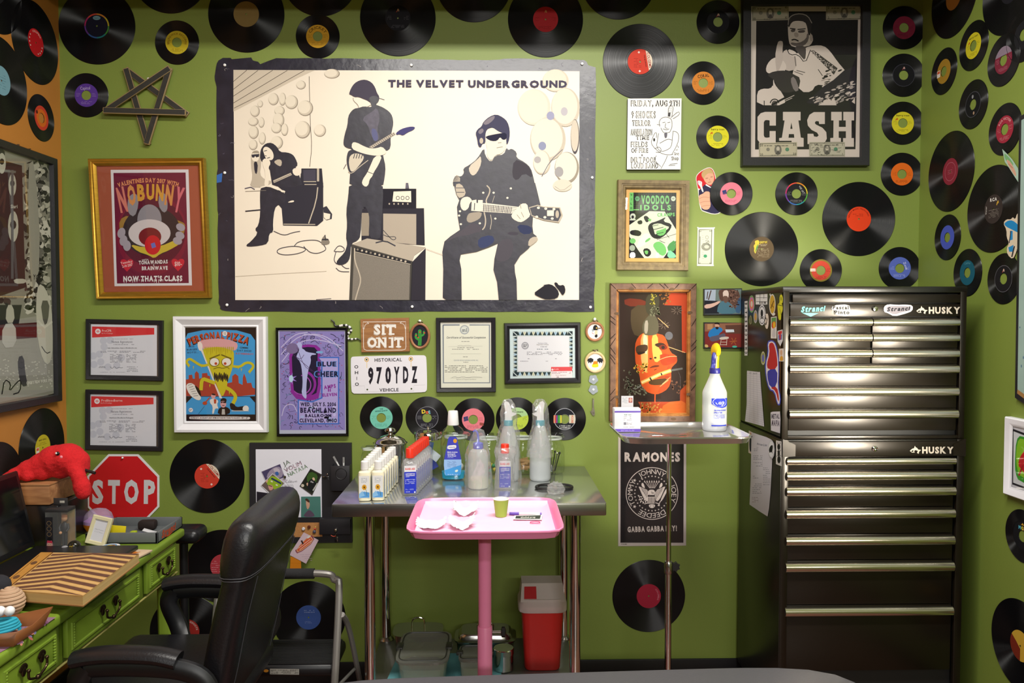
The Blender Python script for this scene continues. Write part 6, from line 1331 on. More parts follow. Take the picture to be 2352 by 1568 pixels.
def mouthwash():
    p = onTable(1040,1104,.03); p.z = TZ + .0005; t = thing('mouthwash_bottle','tall clear mouthwash bottle with white cap and blue label','bottle',p); M = Matrix.Translation(p)
    BODY = [(.036,0),(.042,.004),(.043,.012),(.048,.10),(.047,.165),(.036,.19),(.020,.204),(.0185,.21)]
    MB().lathe(BODY,glassy('mouthwash_clear',(.95,.97,.98),.03,.06),32,M,sy=.62,pw=3).build('body',t)
    MB().lathe([(.035,.003),(.041,.006),(.042,.012),(.0435,.030),(.0435,.0305)],mat('mouthwash_blue','#1c9cc0',.15),28,M,sy=.6,pw=3).build('liquid',t)
    MB().lathe([(.0215,.206),(.022,.208),(.0185,.256),(.017,.259),(1e-6,.2595)],PLASTIC_W,30,M).build('cap',t)
    a = Art(lambda x,y: p + Vector((x / 1000,-.0312,y / 1000)),(0,-1,0)); f = a.fn; a.fn = lambda x,y: f(x,-y)
    a.flat('-30,-26 -33,-60 -32,-80 -24,-120 -17,-158 -12,-166 12,-166 17,-158 24,-120 32,-80 33,-60 30,-26 26,-20 -26,-20','#98bcec',0); a.flat('-32,-80 -24,-120 -17,-158 -12,-166 12,-166 17,-158 24,-120 32,-80','#4448b8',0); a.flat('-31,-40 32,-60 30,-26 26,-20 -26,-20','#4c9ce0',0)
    a.el(9,-150,7,8,'#dca030',16); a.flat('-20,-118 12,-121 14,-132 10,-135 -15,-133 -20,-130','#ecebf2',1); a.text('equate',-3,-127,6,'#3c3c8c',w=24,rot=0)
    for k,q in enumerate(('Multi-Action','Antiseptic','Oral Rinse')): a.text(q,(-1,-5,-3)[k],-108 + k * 7,5,'#eceef8',w=(38,30,32)[k],wt=2)
    a.text('Daily Mint',-8,-88,3,'#b8c4f0',w=22); a.scrib(-20,-74,14,-50,7,1.2,'#5c78b0',4); a.flat('8,-40 20,-43 19,-34 9,-32','#dce8e0',1); a.text('33.8 FL OZ',0,-24,2.4,'#dce8f8',w=40)
    a.build('paper_label',t)
mouthwash()
def squeeze():
    p = onTable(1098,1126,.036); p.z = TZ + .0005; t = thing('squeeze_bottle','milky squeeze bottle with blue bent spout and yellowish soap in a bag','bottle',p); M = Matrix.Translation(p); BLU = mat('blue_plastic','#4450c8',.35)
    MB().lathe([(.030,0),(.035,.004),(.036,.012),(.036,.118),(.030,.134),(.017,.143),(.0165,.146)],MILKY,30,M).build('body',t)
    MB().lathe([(.029,.002),(.0342,.005),(.035,.012),(.035,.036),(.035,.0365)],mat('pale_soap','#d8cc98',.4),28,M).build('liquid',t)
    mb = MB(); mb.lathe([(.0185,.143),(.019,.145),(.018,.162),(.008,.166),(1e-6,.166)],BLU,24,M); mb.tube(catmull([p + Vector(v) for v in ((0,0,.163),(0,0,.18),(-.003,0,.198),(-.011,0,.207),(-.017,0,.202))],5),0,BLU,10,rr=[.0048 - .0018 * i / 20 for i in range(21)]); mb.build('spout_cap',t)
    bag('plastic_bag','thin clear bag draped over the blue spouted squeeze bottle',Vector((p.x,p.y,TZ + .001)),[(.05,0),(.048,.03),(.046,.07),(.043,.12),(.034,.16),(.022,.19),(.016,.208),(.005,.214)],8,.005)
squeeze()
def spray(px,py,sgn,lb,lvl,seed):
    p = onTable(px,py,.039); p.z = TZ + .0005; t = thing('spray_bottle',lb,'bottle',p,'bagged trigger spray bottles'); M = Matrix.Translation(p); TEAL = mat('teal_collar','#3c9cb0',.35)
    MB().lathe([(.034,0),(.038,.004),(.0395,.012),(.0395,.120),(.037,.135),(.030,.165),(.022,.195),(.0165,.206),(.0155,.212)],MILKY,30,M).build('body',t)
    MB().lathe([(.033,.002),(.0372,.005),(.0385,.012),(.0385,lvl),(.0385,lvl + .0005)],glassy('clear_liquid',(.85,.88,.88),.1,.02,(.7,.75,.75),.35),28,M).build('liquid',t)
    MB().lathe([(.0175,.206),(.0178,.208),(.0172,.224),(.0165,.226)],TEAL,24,M).build('collar',t)
    q = [(-.013,.224),(.013,.224),(.012,.240),(.026,.246),(.030,.250),(.014,.255),(.010,.275),(.002,.292),(-.010,.297),(-.016,.290),(-.012,.262)]
    mb = MB(); mb.slab([p + Vector((sgn * x,-.010,z)) for x,z in q],(0,.02,0),PLASTIC_W,PLASTIC_W); fixnormals(mb.build('trigger_head',t))
    bag('plastic_bag','thin clear bag over the spray bottle %s' % ('before the pale green single' if seed == 3 else 'nearest the right end'),Vector((p.x,p.y,TZ + .001)),([(.046,.0),(.046,.05),(.046,.11)] if seed == 3 else [(.050,.09),(.047,.11),(.045,.12)]) + [(.044,.14),(.038,.18),(.030,.21),(.030,.25),(.024,.285),(.014,.302),(.004,.305)],seed,.006)
spray(1168,1107,1,'bagged trigger spray bottle standing before the pale green single',.04,3)
spray(1242,1107,-1,'bagged trigger spray bottle half full of clear liquid, rightmost on the table',.062,4)
def pot():
    p = onTable(892,1097,.062); p.z = TZ + .0005; t = thing('steel_pot','shiny steel pot with a domed lid and knob behind the soap bottles','pot',p); M = Matrix.Translation(p)
    MB().lathe([(.058,0),(.062,.004),(.0625,.118),(.065,.121),(.063,.123),(.060,.122)],CHROME,44,M).build('pot_body',t)
    MB().lathe([(.066,.122),(.067,.125),(.060,.129),(.055,.137),(.035,.149),(.012,.156),(.010,.157)],CHROME,44,M).build('lid',t)
    MB().lathe([(.010,.154),(.008,.160),(.012,.164),(.021,.168),(.0225,.173),(.017,.181),(.006,.184),(1e-6,.184)],CHROME,30,M,sy=.9).build('lid_knob',t)
pot()
def jar(label,px,py,r,h,fill,lidm=None,knob=False,seed=1,name='glass_jar'):
    p = onTable(px,py,r); p.y = min(p.y,-.02 - r); p.z = TZ + .0005; t = thing(name,label,'jar',p,'glass jars at the back of the table'); M = Matrix.Translation(p)
    prof = [(r * .86,0),(r * .97,.004),(r,.012),(r,h * .62),(r * .93,h * .72),(r * .80,h * .80),(r * .80,h * .86),(r * .84,h * .87)] if not knob else [(r * .9,0),(r,.004),(r,h * .82),(r * .97,h * .83)]
    MB().lathe(prof,JARG,40,M).build('jar_body',t)
    if lidm is None: MB().lathe([(r * .82,h * .87),(r * .82,h * .92),(r * 1.0,h * .93),(r * 1.02,h * .96),(r * .9,h * 1.0),(1e-6,h * 1.0)],JARG,36,M).build('glass_lid',t); MB().lathe([(r * .815,h * .875),(r * .83,h * .90),(r * .815,h * .925)],mat('white_seal','#d8dcd8',.4),36,M,close=True).build('seal_ring',t)
    else: MB().lathe([(r * 1.02,h * .80),(r * 1.02,h * .95),(r * .97,h * .98),(r * .3,h * 1.0),(.004,h * 1.0),(.0035,h * 1.03),(.006,h * 1.06),(.004,h * 1.085),(1e-6,h * 1.09)],lidm,36,M).build('steel_lid',t)
    rd = random.Random(seed)
    if fill == 'sticks':
        mb = MB(); SM = wood('craft_stick','#b88c58','#d8b080',12,(1,1,1))
        for k in range(26): mb.box((0,0,0),(.009,.0018,.062),SM,.0006,Matrix.Translation(p + Vector((rd.uniform(-.010,.010),rd.uniform(-.022,.022),.016 + k * .0013))) @ Matrix.Rotation(1.57 + rd.uniform(-.2,.2),4,'Y') @ Matrix.Rotation(rd.uniform(-.7,.7),4,'X'))
        o = mb.build('wooden_sticks',None,p); o['kind'] = 'stuff'; tag(o,'loose wooden craft sticks inside a glass jar','craft sticks')
    elif fill == 'tools':
        for k in range(7):
            mb = MB(); x,y = rd.uniform(-.018,.018),rd.uniform(-.018,.018); q = p + Vector((x,y,.004)); u = Vector((rd.uniform(-.3,.3),rd.uniform(-.2,.2),1)).normalized() * .075
            mb.tube([q,q + u * .6,q + u],.0022,CHROME if k % 2 else mat('tool_black','#26262a',.3),6); mb.ball(q + u,.005,CHROME if k % 2 else MATS['tool_black'],10)
            tag(mb.build('steel_tool',None,q),'small metal tool leaning inside the rightmost glass jar','tool','tools in the rightmost jar')
    elif fill == 'packets':
        for k,(x,z,rx,c) in enumerate(((.004,.10,.2,'#3c64a8'),(.022,.07,-.9,'#d4dce8'),(-.016,.045,.5,'#c8d0e0'),(.014,.035,-.5,'#2c3cb0'),(-.004,.028,1.2,'#dce0ec'))):
            mb = MB(); mb.box((0,0,0),(.032,.003,.05),mat('packet_%d' % k,c,.4),.001,Matrix.Translation(p + Vector((x,-.02 + k * .01,z))) @ Matrix.Rotation(rx,4,'Y')); tag(mb.build('sealed_packet',None,p),'blue and white sealed packet inside the steel lidded jar','packet','packets in the steel lidded jar')
    elif fill == 'sweets':
        for k in range(12):
            g = rd.uniform(0,6.28); q = p + Vector((.028 * math.cos(g) * rd.random(),.028 * math.sin(g) * rd.random(),.010 + (k // 5) * .014)); tag(MB().ball(q,.008,mat('sweet_%d' % (k % 3),('#c83c34','#3c8c5c','#c8b84c')[k % 3],.3),10).build('sweet',None,q),'small coloured ball inside the glass jar behind the squeeze bottle','sweet','coloured balls in a jar')
    elif fill == 'cotton':
        o = MB().ball(p + Vector((0,0,.022)),.03,mat('cotton_white','#dcdcdc',.9,bump=.5),16,sz=.6).build('cotton_wad',None,p); tag(o,'white cotton wad inside the glass jar behind the mouthwash','cotton')
jar('glass jar with flat glass lid behind the mouthwash bottle',1046,1090,.056,.155,'cotton',seed=2)
jar('glass jar holding small coloured balls behind the squeeze bottle',1122,1090,.05,.150,'sweets',seed=3)
jar('glass jar holding wooden sticks between the two spray bottles',1202,1090,.053,.152,'sticks',seed=4)
jar('glass jar holding metal tools at the right of the spray bottles',1268,1090,.053,.150,'tools',seed=5)
jar('tall glass jar with a steel lid holding blue packets',981,1091,.054,.166,'packets',CHROME,True,6)
jar('small glass jar with a knobbed glass lid left of the steel pot',844,1094,.028,.112,'',None,False,7)
def loop():
    p = onTable(1273,1122); t = thing('rubber_loop','black rubber loop lying flat at the right of the steel table','band',p)
    MB().tube([p + Vector((.064 * math.copysign(abs(math.cos(g)) ** .75,math.cos(g)),.042 * math.sin(g),.006)) for g in (i * .19635 for i in range(32))],.0055,BLACK_RUB,8,closed=True).build('ring',t)
    q = onTable(1276,1132); rd = random.Random(3); mb = MB()
    bm = bmesh.new(); bmesh.ops.create_icosphere(bm,subdivisions=3,radius=1)
    for v in bm.verts: k = 1 + .28 * math.sin(9 * v.co.x + 4 * v.co.z) * math.cos(7 * v.co.y) + rd.uniform(-.1,.1); v.co = Vector((v.co.x * .030 * k,v.co.y * .022 * k,max(-.0175,v.co.z * .022 * k))) + q + Vector((0,-.012,.0185))
    bm.verts.index_update(); mb.add([v.co.copy() for v in bm.verts],[tuple(v.index for v in f.verts) for f in bm.faces],BAGP); bm.free()
    tag(mb.build('crumpled_wrap',None,q,sharp=.2),'crumpled clear plastic wrap on the black rubber loop','plastic wrap')
loop()

# ---- things on the undershelf
SZ = .2155
def shelfp(px,py,z=SZ): return PZ(px,py,z)
def clothmat():
    a = Art(lambda x,y: Vector((x,y,SZ + .0005)),(0,0,1)); a.pg([(-.40,-.575),(.02,-.57),(.03,-.20),(-.37,-.19)],mat('teal_towel','#6fb4bc',.9,noise=.1,scale=80,bump=.3))
    tag(a.build('shelf_cloth',None,(-.2,-.4,SZ)),'pale teal cloth under the containers on the lower shelf','cloth')
clothmat()
def lidded(label,x0,x1,y0,y1,h,clip=True):
    cx,cy = (x0 + x1) / 2,(y0 + y1) / 2; p = Vector((cx,cy,SZ + .001)); t = thing('glass_container',label,'container',p,'clip lid containers on the lower shelf'); w_,d_ = x1 - x0,y1 - y0
    M = Matrix.Translation(p)
    MB().lathe([(w_ * .40,0),(w_ * .44,.006),(w_ * .5,h)],glassy('container_glass',(.95,.97,.95),.05,.05,(.8,.8,.75),.25),36,M,sy=d_ / w_,pw=6).build('glass_base',t)
    MB().lathe([(w_ * .38,.003),(w_ * .42,.008),(w_ * .46,h * .72),(w_ * .46,h * .725)],mat('cream_wipes','#c8c4ac',.8),32,M,sy=d_ / w_,pw=6).build('contents',t)
    MB().lathe([(w_ * .50,h),(w_ * .53,h + .002),(w_ * .53,h + .010),(w_ * .50,h + .013),(w_ * .47,h + .012),(w_ * .45,h + .009),(1e-6,h + .009)],glassy('grey_lid',(.6,.6,.56),.06,.06,(.4,.4,.36),.3),40,M,sy=d_ / w_,pw=6).build('lid',t)
    GK = mat('lid_gasket_grey','#33332f',.4)
    mb = MB(); mb.tube([p + Vector((w_ * .47 * math.copysign(abs(math.cos(g)) ** .33,math.cos(g)),d_ * .47 * math.copysign(abs(math.sin(g)) ** .33,math.sin(g)),h + .011)) for g in (i * .0982 + .05 for i in range(64))],.003,GK,6,closed=True); mb.build('gasket',t)
    for s in (-1,1):
        mb = MB(); mb.box(p + Vector((s * w_ * .50,0,h + .010)),(.024,d_ * .2,.012),GK,.003); mb.build('clip',t)
lidded('large clip lid glass container of pale wipes on the lower shelf',-.345,-.165,-.50,-.24,.092)
lidded('small clip lid glass container behind the pink pole',-.125,-.015,-.47,-.35,.085)
def steeltray():
    p = Vector((-.035,-.175,SZ + .001)); t = thing('steel_tray','covered steel instrument tray with a wire handle at the back of the lower shelf','tray',p); M = Matrix.Translation(p)
    MB().lathe([(.10,0),(.108,.006),(.112,.052),(.118,.055),(.118,.058)],STEEL,44,M,sy=.62,pw=5).build('pan',t)
    MB().lathe([(.12,.058),(.12,.062),(.105,.066),(.10,.080),(.092,.086),(1e-6,.086)],STEEL,44,M,sy=.62,pw=5).build('cover',t)
    MB().tube(catmull([p + Vector(v) for v in ((-.03,0,.086),(-.028,0,.105),(0,0,.114),(.028,0,.105),(.03,0,.086))],5),.003,CHROME,8).build('wire_handle',t)
    p = Vector((-.30,-.145,SZ + .001)); t = thing('steel_pan','steel pan with a loop handle behind the large glass container','pan',p); M = Matrix.Translation(p)
    MB().lathe([(.075,0),(.085,.006),(.092,.07),(.098,.074)],STEEL,40,M,sy=.75,pw=4).build('pan',t); MB().tube(catmull([p + Vector(v) for v in ((-.025,.01,.074),(-.022,.01,.108),(0,.01,.118),(.022,.01,.108),(.025,.01,.074))],5),.003,CHROME,8).build('wire_handle',t)
    q = shelfp(1157,1547); p = Vector((q.x,q.y + .037,SZ + .001)); t = thing('steel_canister','round steel canister with a flat lid right of the pink pole on the lower shelf','canister',p); M = Matrix.Translation(p)
    MB().lathe([(.034,0),(.037,.003),(.037,.066),(.0375,.068)],CHROME,36,M).build('canister_body',t); MB().lathe([(.0385,.060),(.0385,.078),(.036,.081),(1e-6,.081)],CHROME,36,M).build('lid',t)
steeltray()
def sharps():
    p = Vector((.178,-.30,SZ + .001)); t = thing('sharps_bin','red sharps bin with a clear lid on the lower table shelf','bin',p); M = Matrix.Translation(p); RD = mat('sharps_red','#c8241e',.35)
    MB().lathe([(.062,0),(.066,.006),(.079,.235),(.082,.24)],RD,40,M,sy=.85,pw=6).build('bin_body',t)
    MB().lathe([(.088,.222),(.090,.225),(.090,.250),(.082,.268),(.082,.27)],glassy('frosted_lid',(.9,.85,.84),.2,.05,(.72,.64,.62),.6),40,M,sy=.85,pw=6).build('lid',t)
    q = [(-.070,.262),(.070,.262),(.070,.278),(.062,.282)]
    mb = MB(); L_M = MATS['frosted_lid']
    vs = [p + Vector(v) for v in ((-.082,-.070,.262),(.082,-.070,.262),(.082,.070,.262),(-.082,.070,.262),(-.076,-.02,.315),(.076,-.02,.315),(.076,.064,.315),(-.076,.064,.315))]
    mb.add(vs,[(0,1,5,4),(1,2,6,5),(2,3,7,6),(3,0,4,7),(4,5,6,7)],L_M); mb.build('lid_hood',t)
    mb = MB(); d = Vector((0,.05,.053)).normalized(); n_ = Vector((0,-.053,.05)).normalized() * .001; c0 = p + Vector((-.045,-.062,.2705)) + n_
    mb.add([c0 + Vector((-.024,0,0)),c0 + Vector((.022,0,0)),c0 + Vector((.022,0,0)) + d * .048,c0 + Vector((-.022,0,0)) + d * .048],[(0,1,2,3)],mat('sharps_flap','#a8181c',.5)); mb.build('red_flap',t)
sharps()
# ================================================================ black tool chest on a rolling cabinet
TBK = mat('toolbox_black','#17150f',.30,noise=.15,scale=8,spec=.6)
TFR = mat('toolbox_front_black','#221c14',.3,metal=.45,noise=.2,scale=6)
ALU = mat('handle_aluminium','#d4ccc0',.24,metal=1,noise=.05,scale=10,stretch=(1,30,30))
BX0,BX1,BYB,BYF = 1.007,1.655,-.03,-.486
ZF = lambda py: 1.53 - (py - 722) * 2.714 / 1800
XF = lambda px: (px - 1135) * 2.714 / 1800
def drawer(t,px0,px1,py0,py1,hy0,hy1,lock=False):
    x0,x1,z1,z0 = XF(px0),XF(px1),ZF(py0),ZF(py1)
    mb = MB(); mb.box(((x0 + x1) / 2,BYF + .006,(z0 + z1) / 2),(x1 - x0,.012,z1 - z0),TFR,.0015); d = mb.build('drawer',t)
    h0,h1 = ZF(hy1),ZF(hy0); zc,r = (h0 + h1) / 2,(h1 - h0) / 2
    mb = MB(); vs,fs = [],[]; n = 14
    for x in (x0 - .001,x1 + .001):
        for k in range(n + 1):
            g = math.pi * k / n; vs.append((x,BYF - .001 - r * 1.0 * math.sin(g),zc + r * math.cos(g)))
    for k in range(n): fs.append((k,k + 1,n + 2 + k,n + 1 + k))
    fs += [tuple(range(n,-1,-1)),tuple(range(n + 1,2 * n + 2)),(0,n + 1,2 * n + 1,n)]
    mb.add(vs,fs,ALU); hd = mb.build('drawer_handle',d,sharp=.5); hd.parent = d
    return d
def husky(a,px,py,k=1.0):
    W = '#d8cdbc'
    a.text('HUSKY',px + 38 * k,py + .5,16 * k,W,w=76 * k,wt=2)
    a.pg([(px + k * (x - 28),py + k * y) for x,y in ((0,2),(6,-3),(10,-4),(12,-10),(14,-6),(17,-5),(20,-1),(27,0),(22,4),(21,9),(17,7),(19,2),(13,0),(10,3),(12,6),(5,6))],W)
    a.pg([(px + k * (x - 28),py + k * y) for x,y in ((3,3),(8,0),(9,4),(5,5))],'#1d1912')
def front_art(y): return Art(lambda x,yy: PY(x,yy,y),(0,-1,0))
def lock(t,px,py):
    p = Vector((XF(px),BYF - .0005,ZF(py))); mb = MB(); mb.lathe([(.0095,0),(.0095,.004),(.008,.007),(.004,.0075),(.0035,.005),(1e-6,.005)],CHROME,20,Matrix.Translation(p) @ Matrix.Rotation(R(90),4,'X')); mb.build('key_lock',t)
def chest():
    zt,zb = ZF(667),ZF(1012); cx,cy = (BX0 + BX1) / 2,(BYB + BYF) / 2
    t = thing('tool_chest','black tool chest with six rows of silver handles, standing on the rolling cabinet','tool chest',(cx,cy,zb))
    mb = MB(); th = .004; D = BYB - BYF
    mb.box((BX0 + .002,cy,(zt + zb) / 2),(th,D,zt - zb),TBK,.001); mb.box((BX1 - .002,cy,(zt + zb) / 2),(th,D,zt - zb),TBK,.001); mb.box((cx,BYB - .002,(zt + zb) / 2),(BX1 - BX0,th,zt - zb),TBK,.001); mb.box((cx,cy,zb + .004),(BX1 - BX0,D,.006),TBK,.001); mb.box((cx,cy + .008,(zt + zb) / 2),(BX1 - BX0 - .01,D - .016,zt - zb - .02),mat('toolbox_inside','#0a0a08',.6),0)
    for x in (BX0 + .011,BX1 - .011): mb.box((x,BYF + .004,(zt + zb) / 2),(.022,.016,zt - zb),TFR,.002)
    mb.box((cx,BYF + .004,zb + .006),(BX1 - BX0,.014,.012),TFR,.002); mb.build('case',t)
    mb = MB(); mb.box((cx,cy,zt + .004),(BX1 - BX0 + .006,D + .008,.022),TBK,.004); mb.box((cx + .005,BYF + .002,ZF(685)),(XF(2215) - XF(1822),.012,ZF(676) - ZF(695)),TFR,.002); mb.build('lid',t)
    mb = MB(); mb.box((cx + .003,BYF + .008,ZF(712)),(XF(2216) - XF(1818),.012,ZF(698) - ZF(727)),TFR,.001); mb.build('name_panel',t)
    a = front_art(BYF - .0006); husky(a,2132,712,.98); a.build('brand_lettering',t); a = front_art(BYF - .0006)
    a.pg(chaikin([(x,y) for x,y in ((2030,704),(2040,698),(2060,700),(2080,699),(2097,701),(2096,714),(2080,720),(2054,727),(2040,719),(2030,716))],1),'#d0ccd0'); a.pg(chaikin([(x,y) for x,y in ((2034,706),(2044,702),(2080,703),(2093,704),(2090,713),(2070,717),(2054,723),(2040,716))],1),'#8c868c'); a.text('Stranci',2064,709,10,'#26242a',w=54,shear=.3,rot=-.05,wt=2)
    a.build('sticker',t); a = front_art(BYF - .0006)
    a.text('Stranci',1868,709,13,'#6cc4b4',w=56,shear=.3,rot=-.05,wt=2); a.flat('1842,718 1880,719 1862,727','#6cc4b4')
    a.build('sticker',t); a = front_art(BYF - .0006)
    for q in ('1912,701 1950,698 1953,712 1958,716 1950,727 1915,722 1918,712 1910,712',): a.flat(q,'#d8d4cc',1)
    a.text('Pascal',1931,706,9,'#26221e',w=38,wt=2); a.text('Pinto',1934,717,9,'#26221e',w=36,wt=2)
    a.build('sticker',t); lock(t,2018,709)
    rows = [(731,749,729,764),(767,785,765,800),(803,822,801,836)]
    for h0,h1,p0,p1 in rows: drawer(t,1819,2009,p0,p1,h0,h1); drawer(t,2013,2214,p0,p1,h0,h1)
    for h0,h1,p0,p1 in ((839,859,837,888),(891,912,889,940),(943,965,941,992)): drawer(t,1819,2214,p0,p1,h0,h1)
    # stickers and painted marks on the side
    a = Art(lambda x,y: PXW(x,y,BX0 - .0006),(-1,0,0)).at(1690,650,4.48)
    def sticker(fn): a.v,a.f,a.m,a.mats = [],[],[],[]; a.k = 0; fn(); a.build('sticker',t)
    def s1():
        a.flat('90,188 122,182 121,745 90,745','#d8d4d4')
        for k,q in enumerate('ETATS&HCRUHC'): a.text(q,106,210 + k * 46,25,'#1c1c1e',w=24,wt=2,rot=-1.57)
    sticker(s1)
    def oval(x,y,rx,ry,*cs):
        def f():
            for i,c in enumerate(cs): a.el(x,y,rx * (1 - i * .22),ry * (1 - i * .22),c,26)
        sticker(f)
    oval(163,215,32,90,'#7c9c6c','#c86cb0','#d88c50','#d8c8c0'); oval(203,345,21,68,'#b0aca8','#8c8c98','#c89c50'); oval(153,378,15,46,'#8c8c68','#6c6c50')
    def s2(): a.flat('205,95 327,95 325,220 204,220','#d8d8d8'); [a.line(q,4,'#3c3c40') for q in ('210,150 322,150','210,190 322,190','250,100 250,215','290,100 290,160')]; [a.line('%d,190 %d,212' % (x,x),9,'#26262a') for x in (250,270,292,305)]
    sticker(s2)
    def s3(): a.el(270,328,38,106,'#d8d8dc',30); a.ring(270,328,30,33,'#33333a',30,ky=2.8); a.el(268,310,13,40,'#26262a',14); a.line('252,370 288,345',7,'#26262a'); a.line('252,345 288,370',7,'#26262a')
    sticker(s3)
    def s4(): a.flat('298,340 315,310 335,320 340,400 330,470 310,470 295,420','#d8ccc0',1); a.ring(308,392,9,13,'#33302c',16,ky=3); a.line('300,440 330,360',4,'#4c4038')
    sticker(s4)
    def s5(): a.el(376,218,33,106,'#d0ccc4',24); a.el(376,218,27,94,'#c09a34',24); a.flat('346,100 358,105 362,140 350,130','#d0ccc4'); a.flat('385,300 408,310 400,335 370,335','#d0ccc4',1); a.line('360,260 392,180',9,'#6b4c18'); a.line('365,220 390,250',7,'#6b4c18')
    sticker(s5)
    def s6(): a.flat('450,130 470,112 484,140 484,200 470,215 482,225 484,280 466,320 466,380 440,380 432,300 428,215 450,210','#c4c02c',1); a.line('430,222 484,235',6,'#33301c'); a.el(466,160,8,22,'#8c8c20',10); a.line('450,260 470,340',5,'#8c8c20')
    sticker(s6)
    def s7(): a.flat('362,350 421,342 420,570 360,568','#d4d0cc'); a.flat('368,358 416,350 415,450 367,452','#5c8c4c'); a.flat('372,400 410,390 412,460 370,470','#c8442c',1); a.flat('380,470 408,455 412,560 370,560','#b8b4b8',1); a.el(394,430,12,34,'#d8b42c',10)
    sticker(s7)
    def s8(): a.flat('428,492 482,476 484,590 458,650 430,600','#c8c8cc'); a.flat('436,500 476,488 474,520 436,530','#c02c30'); a.flat('438,535 474,525 472,580 440,590','#3c4c98'); a.el(456,545,9,40,'#b83c44',10)
    sticker(s8)
    def s9(): a.flat('444,675 495,672 496,806 444,804','#d0c8c4'); a.el(468,715,12,30,'#c8a080',12); a.flat('452,800 456,760 470,745 486,760 488,800','#c89434',1)
    sticker(s9); oval(281,772,23,70,'#b8b498','#8c9448','#6c6cb0')
    def s10():                                                      # tall red and blue cut-out sticker, plain bands only
        for q,c in (('320,600 375,582 415,620 440,740 448,900 440,1060 465,1180 455,1262 425,1250 395,1120 340,1100 305,960 298,820 330,720','#4850b8'),('328,612 375,594 408,630 432,745 440,900 432,1065 456,1180 448,1248 430,1238 402,1108 346,1088 314,955 308,825 340,722','#d8d4dc'),('338,625 375,606 400,640 424,750 430,880 330,890 318,830 350,722','#b02c30'),('330,890 430,880 424,1060 350,1075 322,955','#3c3c9c'),('350,1075 424,1060 446,1180 440,1232 410,1105','#b02c30')): a.flat(q,c,1)
    sticker(s10)
    def s11(): a.flat('358,1330 380,1322 455,1320 460,1400 455,1545 362,1515','#d0ccd4'); a.text('METAL',408,1370,50,'#4c4454',w=84,wt=2); a.text('MAFIA',410,1440,60,'#5c5464',w=84,wt=2,rot=.08)
    sticker(s11)
chest()
